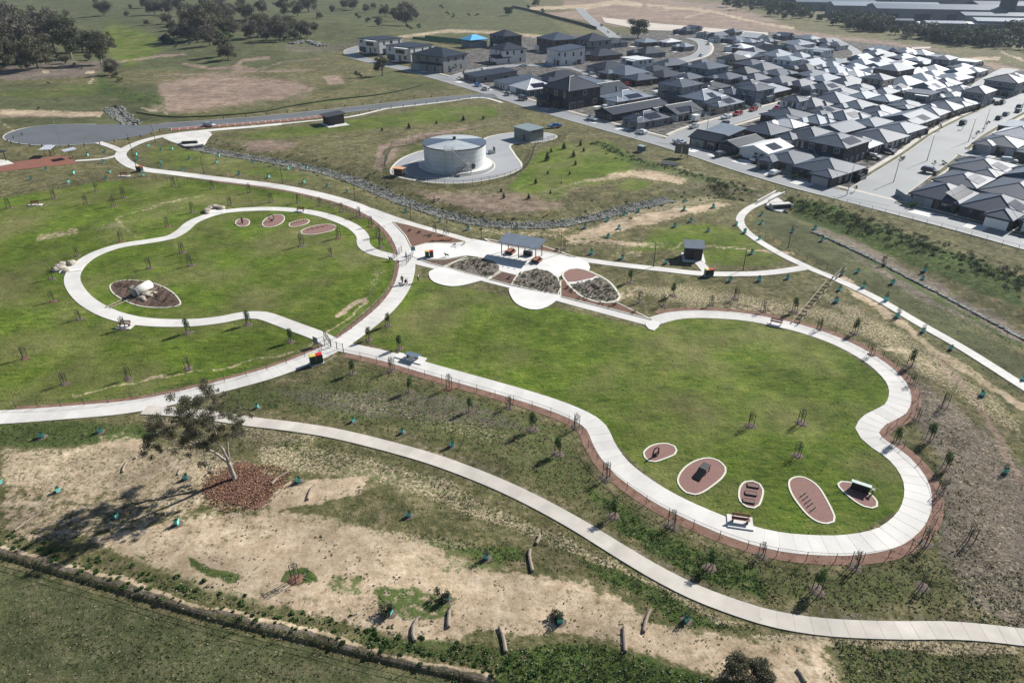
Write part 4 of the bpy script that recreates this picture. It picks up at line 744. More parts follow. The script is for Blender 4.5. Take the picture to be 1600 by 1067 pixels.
# ---- teal tree guards
def guard_proto(kind, seed):
    random.seed(seed); rng = np.random.default_rng(seed); t = thing('tree_guard', (0,0,0)); mb = MB(); V = []; F = []; r = .30
    for z, s in ((0, 1), (.62, 1.12)):
        for k in range(3):
            q = 2*math.pi*k/3; V.append((r*s*math.cos(q), r*s*math.sin(q), z))
    for k in range(3): F.append((k, (k+1) % 3, 3+(k+1) % 3, 3+k))
    mesh_np('guard_sleeve', V, F, M['teal'], t)
    for k in range(3):
        q = 2*math.pi*k/3; MB().tube([(r*.95*math.cos(q), r*.95*math.sin(q), -.05), (r*1.05*math.cos(q), r*1.05*math.sin(q), .8)], .016, 4).build('stake', M['timber'], t)
    n = 260 if kind == 'leafy' else 90; V, F = leaves([(0,0,.35),(0,0,.8),(.05,0,1.2)] if kind == 'leafy' else [(0,0,.5),(.03,0,.72)], [.25,.38,.3] if kind == 'leafy' else [.24,.22], n, .06, rng, 1, .2); mesh_np('seedling', V, F, M['leaf_dark'], t)
    pts = [(.62*(1+.12*math.sin(3*a))*math.cos(a), .6*math.sin(a)) for a in np.linspace(0, 6.28, 11)[:-1]]
    V = [(x, y, .014) for x, y in pts]+[(x*.5, y*.5, .07) for x, y in pts]; n = len(pts); mesh_np('mulch_ring', V, [(i, (i+1) % n, n+(i+1) % n, n+i) for i in range(n)]+[tuple(range(n, 2*n))], mat('mulch_ring_grey', (.085,.075,.075)), t)
    remember(t); t['used'] = 0; return t
GP = {'bare': guard_proto('bare', 31), 'leafy': guard_proto('leafy', 32)}
GUARD = [(72,265),(49,281),(115,272),(107,286),(137,244),(164,239),(161,255),(172,270),(166,280),(213,243),(215,251),(232,229),(251,236),(269,234),(251,254),(252,261),(284,266),(342,245),(339,255),(296,249),(374,273),(395,255),(224,275),
 (450,265),(480,264),(420,278),(475,286),(511,293),(542,301),(634,332),(687,347),(731,360),(914,357),(949,346),(975,337),(997,332),(967,358),(950,371),(1054,355),(1079,347),(1106,362),(1070,316),(1114,325),(1069,329),(1150,352),(1164,364),(1186,375),(1190,337),(1190,350),(924,397),(972,405,1),(1041,412),(1175,397),(1141,440),(1186,439),
 (1238,363),(1273,359),(1285,377),(1340,426),(1394,444),(1349,450,1),(1444,424,1),(1441,437),(1230,436),(1315,430,1),(1384,470,1),(1306,472),(1402,496,1),(1442,519,1),(1486,546),(1598,594),(1534,618),(1312,454),(1570,738,1),(66,683),(157,675),(0,756),(91,768),(291,748),(182,809),(277,819),(243,679),
 (402,637),(552,659),(629,676),(706,697,1),(467,753),(639,806),(760,872,1),(699,936),(610,958),(875,972,1),(1072,970,1)]
it = []
for s in GUARD:
    k = 'leafy' if len(s) > 2 else 'bare'; src = GP[k]; p = at(s[0], s[1]); sc = random.uniform(.95, 1.15)*(1.0 if s[1] > 500 else 1.2)
    if not src['used']: src['used'] = 1; src.location = p; src.scale = (sc,)*3; o = src
    else: o = copy_tree(src, p, random.uniform(0, 6.28), sc)
    o['category'] = 'tree guard'; o['group'] = 'teal tree guards'; it.append((o, 'leafy seedling in teal guard' if k == 'leafy' else 'teal guard around a seedling', s[0]))
label_set(it)
# ---- small dark pines round the tank mound
def pine_proto():
    rng = np.random.default_rng(9); t = thing('young_pine', (0,0,0)); MB().tube([(0,0,-.1),(0,0,2.6)], [.06,.02], 5).build('trunk', M['bark_dark'], t)
    cs = [(0,0,.4+.32*i) for i in range(7)]; V, F = leaves(cs, [1.0-.12*i for i in range(7)], 520, .13, rng, .45, .2); mesh_np('crown', V, F, M['pine'], t); remember(t); t['used'] = 0; return t
PP = pine_proto(); it = []
PLM = [(n, G(p)) for n, p in [('the white water tank',[(712,245)]),('the utility shed',[(825,210)]),('the tank yard fence corner',[(835,255)]),('the rock channel',[(820,348)]),('the dark roadside building',[(520,190)]),('the green mound top',[(900,240)])]]
for x, y, hp in [(881,233,11),(907,228,9),(912,237,7),(896,245,10),(861,238,7),(855,251,14),(899,258,8),(837,287,9),(856,272,6),(890,273,6),(860,303,6),(826,311,9),(877,287,4),(783,300,7),(787,310,9),(597,205,6),(639,201,9),(682,194,6),(724,189,9),(755,187,7),(1380,417,7)]:
    p = at(x, y); dep = p.y*CT+CAMH*ST; sc = hp/(FPX/dep*.93)/2.7
    if not PP['used']: PP['used'] = 1; PP.location = p; PP.scale = (sc,)*3; o = PP
    else: o = copy_tree(PP, p, random.random()*6, sc)
    o['category'] = 'pine'; o['group'] = 'young dark pines'; it.append((o, 'small dark pine', x))
label_set(it, PLM)
# ---- tufts, weeds and straw on the ground (nobody could count them)
def bilinear_layers(P):
    PXz, PYz, X, Y, Z, lay = GG; sx, sy = to_px(P[:, 0], P[:, 1]); r = np.clip((sy+6)/2.6+13, 0, X.shape[0]-1).astype(int); c = np.clip((sx+60)/2.7+9, 0, X.shape[1]-1).astype(int); return lay[:, r, c]
PATHPTS = [(PL[k][0], PL[k][1]) for k in PL]
def clear_of_paths(P, mg=-.04):
    ok = np.ones(len(P), bool)
    for Q, w in PATHPTS:
        lo, hi = Q.min(0)-w, Q.max(0)+w; s = (P[:, 0] > lo[0]) & (P[:, 0] < hi[0]) & (P[:, 1] > lo[1]) & (P[:, 1] < hi[1]) & ok
        if s.any(): d = dist_poly(P[s, 0], P[s, 1], Q[::2] if len(Q) > 8 else Q); ok[np.where(s)[0]] = d > w/2+mg
    return ok
def tufts(name, n, prob, size, hgt, m, label, seed, y0=34, y1=120, blades=3):
    rng = np.random.default_rng(seed); sy = rng.uniform(480 if y1 < 130 else 300, 1080, n); sx = rng.uniform(-20, 1620, n); P = flat(sx, sy); L = bilinear_layers(P)
    clus = .5+.5*np.sin(P[:, 0]*1.9+2*np.sin(P[:, 1]*1.3))*np.sin(P[:, 1]*2.3+1.5*np.sin(P[:, 0]*1.1)); keep = (rng.random(n) < prob(L)*(.35+clus)) & clear_of_paths(P); P = P[keep]; k = len(P)
    z = h(P[:, 0], P[:, 1]); V = []; q = rng.uniform(0, 6.28, (k, blades)); s = size*rng.uniform(.5, 1.4, (k, 1)); hh = hgt*rng.uniform(.5, 1.5, (k, 1))
    ox = rng.normal(0, size*.6, (k, blades)); oy = rng.normal(0, size*.6, (k, blades)); lean = rng.normal(0, .8, (k, blades, 2))*hh[..., None]
    bx = P[:, 0:1]+ox; by = P[:, 1:2]+oy; zz = z[:, None]-.02+0*ox
    v0 = np.stack([bx-s*np.cos(q), by-s*np.sin(q), zz], -1); v1 = np.stack([bx+s*np.cos(q), by+s*np.sin(q), zz], -1); v2 = np.stack([bx+lean[..., 0], by+lean[..., 1], zz+hh], -1)
    V = np.stack([v0, v1, v2], 2).reshape(-1, 3); F = np.arange(len(V)).reshape(-1, 3); o = mesh_np(name, V, F, m); tag(o, label, 'grass', None, 'stuff')
tufts('weed_tufts', 150000, lambda L: np.clip(L[1]*1.0+.03*L[7]+.05, 0, 1)*(1-.85*L[0])*np.clip(1-3*L[4], 0, 1), .075, .11, M['tuft'], 'dark green weed tufts scattered over the rough ground', 1)
tufts('dry_grass_tufts', 110000, lambda L: np.clip(L[2]*.8+.05*L[6]+.03, 0, 1)*(1-.95*L[0])*np.clip(1-2.5*L[4], 0, 1)*(1-.7*L[7]), .075, .10, M['straw'], 'dry straw grass tufts scattered over the bare soil', 2)
tufts('lawn_tufts', 60000, lambda L: np.clip(L[0]*.35, 0, 1), .07, .06, M['tuft'], 'slightly longer grass tufts in the park lawns', 3)
# bushes of weed along the wet drain
def clumps(name, P0, width, n, r0, r1, leafm, label, seed, y_off=0.):
    rng = np.random.default_rng(seed); N = normals(P0); idx = rng.integers(0, len(P0)-1, n); f = rng.random((n, 1)); P = P0[idx]*(1-f)+P0[idx+1]*f+N[idx]*(rng.normal(0, width, (n, 1))+y_off)
    z = h(P[:, 0], P[:, 1]); rs = r0+(r1-r0)*rng.random(n)**1.8; V, F = leaves(np.c_[P, z+rs*.2], rs, n*40, .12, rng, .55, .3); o = mesh_np(name, V, F, M[leafm]); tag(o, label, 'weeds', None, 'stuff')
clumps('drain_weeds', line([(1225,312),(1300,330),(1400,368),(1500,405),(1600,445),(1700,485)], 3), 2.6, 620, .3, .9, 'leaf_dark', 'dark weeds growing in a band along the right hand drain', 4)
clumps('slope_weeds', line([(930,222),(980,245),(1050,265),(1120,283),(1170,300)], 3), 1.6, 170, .3, .8, 'leaf_dark', 'dark weeds on the slope below the estate road', 5)
clumps('creek_weeds', line([(170,105),(180,120),(188,140),(205,150),(240,160),(262,162)], 4), 4.0, 150, .6, 1.5, 'leaf_mid', 'green weeds along the dry creek above the cul-de-sac', 6)
clumps('channel_grass', SW1, 3.2, 420, .2, .5, 'leaf_mid', 'grass growing between the rocks of the channel', 17)
clumps('channel_weeds', line([(1165,312),(1130,300),(1120,285)], 2), 1.5, 50, .4, .9, 'leaf_dark', 'weeds at the end of the rock channel', 7)
clumps('ditch_weeds', DITCH+0, .9, 520, .07, .3, 'leaf_green', 'tufts of weed along the top of the ditch bank', 8, 1.6)
# riprap
def rocks(name, P0, width, n, s0, s1, label, seed, yo=0):
    rng = np.random.default_rng(seed); N = normals(P0); idx = rng.integers(0, len(P0)-1, n); f = rng.random((n, 1)); P = P0[idx]*(1-f)+P0[idx+1]*f+N[idx]*(rng.uniform(-width, width, (n, 1))*(.6+.4*rng.random((n, 1)))+yo)
    z = h(P[:, 0], P[:, 1]); cube = np.array([(-1,-1,-.7),(1,-1,-.7),(1,1,-.7),(-1,1,-.7),(-.7,-.7,.7),(.7,-.7,.7),(.7,.7,.7),(-.7,.7,.7)])*.5
    s = rng.uniform(s0, s1, (n, 1, 1)); q = rng.uniform(0, 6.28, n); c, s_ = np.cos(q), np.sin(q); J = cube[None]*(1+rng.uniform(-.35, .35, (n, 8, 3)))*s; X = J[..., 0]*c[:, None]-J[..., 1]*s_[:, None]; Y = J[..., 0]*s_[:, None]+J[..., 1]*c[:, None]
    V = np.stack([X+P[:, 0:1], Y+P[:, 1:2], J[..., 2]+z[:, None]+.1], -1).reshape(-1, 3); fc = np.array([(3,2,1,0),(4,5,6,7),(0,1,5,4),(1,2,6,5),(2,3,7,6),(3,0,4,7)]); F = (np.arange(n)[:, None, None]*8+fc[None]).reshape(-1, 4)
    o = mesh_np(name, V, F, M['rock']); tag(o, label, 'rocks', None, 'stuff'); return o
rocks('riprap', SW1[:-3], 2.7, 8500, .18, .52, 'grey riprap rocks lining the channel below the water tank', 1)
rocks('riprap', line([(1270,362),(1340,392),(1420,430),(1500,470),(1600,522),(1700,570)], 3), .6, 800, .3, .7, 'narrow line of grey rocks along the right hand drain', 2)
rocks('riprap', UPSTREAM, 4.0, 500, .5, 1.1, 'grey rocks in the creek bed above the cul-de-sac', 3)
rocks('loose_stones', line([(300,880),(450,940),(600,960),(800,990),(1000,1000),(1200,1040)], 3), 5.5, 500, .04, .12, 'small loose stones and clods on the sandy strip', 4).data.materials.__setitem__(0, M['boulder'])
def sand_tufts():
    rng = np.random.default_rng(44); n = 900; sx = rng.uniform(-10, 1340, n); sy = rng.uniform(680, 1060, n); P = flat(sx, sy); L = bilinear_layers(P); P = P[(L[4] > .4) & (rng.random(n) < .55)]
    cs = []; 
    for p in P:
        for _ in range(rng.integers(1, 9)): q = p+rng.normal(0, .35, 2); cs.append((q[0], q[1], float(h(q[0], q[1]))+.02))
    V, F = leaves(cs, rng.uniform(.04, .16, len(cs)), len(cs)*12, .05, rng, .5, .1); o = mesh_np('sand_tufts', V, F, M['leaf_mid']); tag(o, 'small loose tufts of grass dotted over the sandy strip', 'grass', None, 'stuff')
sand_tufts()
rocks('rubble', line([(455,70),(480,66),(505,72)], 3), 3.5, 260, .8, 2.6, 'pile of pale broken rock beside the hill paddock', 5)
# ================================================================ HOUSES
def hip(V, F, cx, cy, a, b, ze, pitch, caps=None, kind='hip', ov=0.0):
    """hip or gable roof over a rectangle a x b (eaves included) with a thin fascia below"""
    hx, hy = a/2, b/2; q = len(V); ridge_y = b > a; r = min(hx, hy); rise = math.tan(pitch)*r
    if ridge_y: e = hy-(r if kind == 'hip' else 0); R1, R2 = (cx, cy-e, ze+rise), (cx, cy+e, ze+rise)
    else: e = hx-(r if kind == 'hip' else 0); R1, R2 = (cx-e, cy, ze+rise), (cx+e, cy, ze+rise)
    K = [(cx-hx, cy-hy), (cx+hx, cy-hy), (cx+hx, cy+hy), (cx-hx, cy+hy)]
    V += [(x, y, ze) for x, y in K]+[R1, R2]+[(x, y, ze-.22) for x, y in K]
    if ridge_y: F += [(q, q+1, q+4), (q+1, q+2, q+5, q+4), (q+2, q+3, q+5), (q+3, q, q+4, q+5)]
    else: F += [(q, q+1, q+5, q+4), (q+1, q+2, q+5), (q+2, q+3, q+4, q+5), (q+3, q, q+4)]
    for i in range(4): F.append((q+6+i, q+6+(i+1) % 4, q+(i+1) % 4, q+i))
    F.append((q+9, q+8, q+7, q+6))
    if caps is not None:
        c = [Vector((x, y, ze+.02)) for x, y in K]; R1, R2 = Vector(R1)+Vector((0,0,.03)), Vector(R2)+Vector((0,0,.03))
        caps.append((R1, R2)); prs = ((c[0], R1), (c[1], R1), (c[2], R2), (c[3], R2)) if ridge_y else ((c[0], R1), (c[3], R1), (c[1], R2), (c[2], R2))
        if kind == 'hip': caps += list(prs)
    return rise
def _share(name, mb, m): me = bpy.data.meshes.new(name); me.from_pydata(mb.v, [], mb.f); me.materials.append(m); return me
WIN = {}
for s, (w_, h_) in {'win': (1.6, 1.3), 'tall': (.9, 1.6), 'slide': (2.4, 2.0)}.items():
    f = MB().box((0,-.04,h_/2+.02), (w_+.16, .1, .09)).box((0,-.04,-h_/2-.02), (w_+.16, .1, .09)).box((-w_/2-.03,-.04,0), (.09, .1, h_)).box((w_/2+.03,-.04,0), (.09, .1, h_)).box((0,-.05,0), (.06, .08, h_-.05))
    WIN[s] = (_share('window_'+s, f, M['frame']), _share('window_dark_'+s, f, M['frame_d']), _share('pane_'+s, MB().box((0,-.012,0), (w_, .03, h_)), M['glass']))
GAR = {k: _share('garage_'+k, MB().box((0,-.04,1.1), (4.8, .07, 2.2)).box((0,-.085,.55), (4.7, .03, .03)).box((0,-.085,1.1), (4.7, .03, .03)).box((0,-.085,1.65), (4.7, .03, .03)), M[m]) for k, m in (('l', 'white'), ('m', 'garage'), ('d', 'garage_d'))}
DOOR = _share('front_door', MB().box((0,-.05,1.05), (1.0, .08, 2.1)), M['door'])
PANEL = _share('solar_panel', MB().box((0,0,.06), (1.0, 1.66, .05)), M['solar'])
def inst(name, me, parent, loc, rot=(0,0,0)):
    o = bpy.data.objects.new(name, me); C.objects.link(o); o.parent = parent; o.location = loc; o.rotation_euler = rot; return o
def wall_items(t, x0, y0, ang, L, z, n, near, seedr, kinds=('win','tall','slide')):
    """n windows along a wall starting at (x0,y0), running length L in direction ang; outward is to the right of travel"""
    for i in range(n):
        f = (i+.5+seedr.uniform(-.12, .12))/n*L; k = seedr.choice(kinds); zz = z+(1.0 if k == 'slide' else 1.45 if k == 'win' else 1.35)
        a = inst('window', WIN[k][seedr.random() < .5], t, (x0+f*math.cos(ang), y0+f*math.sin(ang), zz), (0,0,ang))
        if near: inst('pane', WIN[k][2], a, (0,0,0))
        else: a.data = WIN[k][2]
HN = [0]
def house(p, rz, w, d, rc, st, near, kind='hip', wall=None, solar=0, wing=None, garage=True, label=None):
    rnd = random.Random(int(p.x*13+p.y*7)); HN[0] += 1
    t = thing('house', p, rz, label, 'house', 'houses of the estate'); V = []; F = []; caps = []; pitch = R(rnd.choice((17, 20, 22.5)))
    ze = 2.55 if st == 1 else 5.6; wall = wall or rnd.choice(['grey','white','brick','dark','cream','blue','white','brick','cream','grey'])
    wm = WALLS[wall]; mb = MB(); ov = .5; wing = rnd.choice((0, 1, 2)) if wing is None else wing; wside = rnd.choice((-1, 1))
    if kind == 'flat':
        mb.box((0,0,ze/2), (w, d, ze)); F0 = MB().box((0,0,ze+.1), (w+.5, d+.5, .22)); V, F = F0.v, F0.f
        if st == 2: mb.box((w*.22, -d/2-1.0, ze*.72), (w*.5, 2.2, ze*.45)); MB().box((w*.22, -d/2-1.0, ze*.96), (w*.52, 2.5, .15)).build('parapet', M['white'], t); MB().box((w*.22, -d/2-2.15, ze*.72), (w*.36, .06, ze*.28)).build('balcony_glass', M['glass'], t)
    elif kind == 'skillion':
        mb.add([(-w/2,-d/2,0),(w/2,-d/2,0),(w/2,d/2,0),(-w/2,d/2,0),(-w/2,-d/2,ze),(w/2,-d/2,ze),(w/2,d/2,ze+w*.0+1.2),(-w/2,d/2,ze+1.2)], [(0,1,5,4),(1,2,6,5),(2,3,7,6),(3,0,4,7)])
        a, b = w/2+ov, d/2+ov; sl_ = 1.2/d; V = [(-a,-b,ze-sl_*ov+.03),(a,-b,ze-sl_*ov+.03),(a,b,ze+1.2+sl_*ov+.03),(-a,b,ze+1.2+sl_*ov+.03)]; V += [(x,y,z+.18) for x, y, z in V]; F = [(3,2,1,0),(4,5,6,7),(0,1,5,4),(1,2,6,5),(2,3,7,6),(3,0,4,7)]
    else:
        mb.box((0,0,ze/2-.05), (w, d, ze)); hip(V, F, 0, 0, w+2*ov, d+2*ov, ze+.1, pitch, caps, kind)
        if kind == 'gable':      # fill the gable ends
            r = min(w, d)/2; zt = ze+.05+math.tan(pitch)*r
            if d > w: mb.add([(-w/2,-d/2,ze-.06),(w/2,-d/2,ze-.06),(0,-d/2,zt)], [(0,1,2)]); mb.add([(-w/2,d/2,ze-.06),(w/2,d/2,ze-.06),(0,d/2,zt)], [(2,1,0)])
            else: mb.add([(w/2,-d/2,ze-.06),(w/2,d/2,ze-.06),(w/2,0,zt)], [(0,1,2)]); mb.add([(-w/2,-d/2,ze-.06),(-w/2,d/2,ze-.06),(-w/2,0,zt)], [(2,1,0)])
        if wing:
            ww, dd = w*.46, 4.6; cx, cy = wside*(w/2-ww/2-.05), -d/2-dd/2+1.6; z1 = 2.62
            mb.box((cx, cy, z1/2-.03), (ww, dd, z1)); hip(V, F, cx, cy+1.2, ww+2*ov, dd+2.4+2*ov, z1+.12, pitch, caps, kind)
        if wing == 2:
            ww, dd = w*.5, d*.34; cx, cy = -wside*(w/2+.9-ww/2), d*.18; z1 = 2.66
            mb.box((cx, cy, z1/2-.04), (ww, dd, z1-.02)); hip(V, F, cx, cy, ww+2*ov, dd+2*ov, z1+.14, pitch, caps, 'hip')
        if st == 2: mb.box((wside*(w*.1), -d/2-.7, 1.45), (w*.72, 1.6, 2.9)); hip(V, F, wside*(w*.1), -d/2-.6, w*.72+.7, 2.6, 2.95, R(18), None, 'hip')
    wo_ = mb.build('wall', wm, t); ro = mesh_np('roof', V, F, ROOFS[rc], t)
    # roof sheeting runs down each slope
    uv = ro.data.uv_layers.new(name='UVMap')
    for pl in ro.data.polygons:
        nn = pl.normal; u = Vector((-nn.y, nn.x, 0)); u = u.normalized() if u.length > .01 else Vector((1,0,0))
        for li in pl.loop_indices: co = ro.data.vertices[ro.data.loops[li].vertex_index].co; uv.data[li].uv = (co.dot(u)*.5, co.z)
    if caps and near:
        cm = MB()
        for a, b in caps: cm.tube([a, b], .1, 4)
        cm.build('ridge_cap', CAPS[rc], ro)
    # openings on the sides
    y0 = -d/2
    wallx = -w/2 if wside > 0 else w/2-w*.5
    if kind in ('hip', 'gable') and wing:
        cx = wside*(w/2-w*.23-.05); yf = -d/2-4.6/2+1.6-2.3
        if garage and w*.46 > 4.9: inst('garage_door', GAR[rnd.choice('lmd')], t, (cx, yf, 0))
        else: wall_items(t, cx-w*.2, yf, 0, w*.4, 0, 1, near, rnd)
        xs = (-w/2, w/2-w*.5) if wside > 0 else (-w/2+w*.5, w/2)
        inst('front_door', DOOR, t, (xs[1]-.8 if wside > 0 else xs[0]+.8, y0-(1.5 if st == 2 else 0), 0)); wall_items(t, xs[0]+.2, y0-(1.5 if st == 2 else 0), 0, w*.38, 0, 1, near, rnd)
    else:
        if garage: inst('garage_door', GAR[rnd.choice('lmd')], t, (-w/2+3.0, y0-(1.5 if st == 2 and kind in ('hip','gable') else 0)-(.0), 0))
        inst('front_door', DOOR, t, (.9, y0-(1.5 if st == 2 and kind in ('hip','gable') else 0), 0)); wall_items(t, w*.12, y0-(1.5 if st == 2 and kind in ('hip','gable') else 0), 0, w*.36, 0, 1, near, rnd)
    wall_items(t, w/2, -d/2+.5, math.pi/2, d-1, 0, 4 if near else 2, near, rnd)
    if near: wall_items(t, w/2-.5, d/2, math.pi, w-1, 0, 2, near, rnd); wall_items(t, -w/2, d/2-.5, -math.pi/2, d-1, 0, 3, near, rnd)
    if st == 2: wall_items(t, -w/2+.3, -d/2, 0, w-.6, 3.0, 3, near, rnd, ('win','tall')); wall_items(t, w/2, -d/2+.3, math.pi/2, d-.6, 3.0, 3, near, rnd, ('win','tall'))
    if solar:
        zc = ze+.1
        if kind in ('hip', 'gable') and d > w:    # panels on the +x slope
            q = Matrix.Rotation(pitch, 4, 'Y'); n = solar
            for i in range(n):
                a = w/2+ov; row, col = i % 2, i//2; xx = a-1.3-row*1.72*math.cos(pitch)-.4; yy = -((n//2)*1.04)/2+col*1.04
                inst('solar_panel', PANEL, t, (xx, yy, zc+math.tan(pitch)*(a-xx)), (0, pitch, math.pi/2*0)).rotation_euler = (Matrix.Rotation(pitch, 3, 'Y') @ Matrix.Rotation(math.pi/2, 3, 'Z')).to_euler()
        else:
            for i in range(solar):
                row, col = i % 2, i//2; b = d/2+ov; yy = -b+1.5+row*1.72*math.cos(pitch); xx = -((solar//2)*1.04)/2+col*1.04
                zz = zc+math.tan(pitch)*(yy+b) if kind in ('hip','gable') else (ze+.28 if kind == 'flat' else ze+.24+(yy+d/2)*1.2/d)
                inst('solar_panel', PANEL, t, (xx, yy, zz), (pitch if kind in ('hip','gable') else .08, 0, 0))
    t['roofname'] = ROOFN[rc]; t['st'] = st; t['wallname'] = {'grey':'grey','white':'white','brick':'brown brick','dark':'dark','cream':'cream','blue':'blue-grey'}[wall]; t['kd'] = kind; t['sol'] = solar; return t
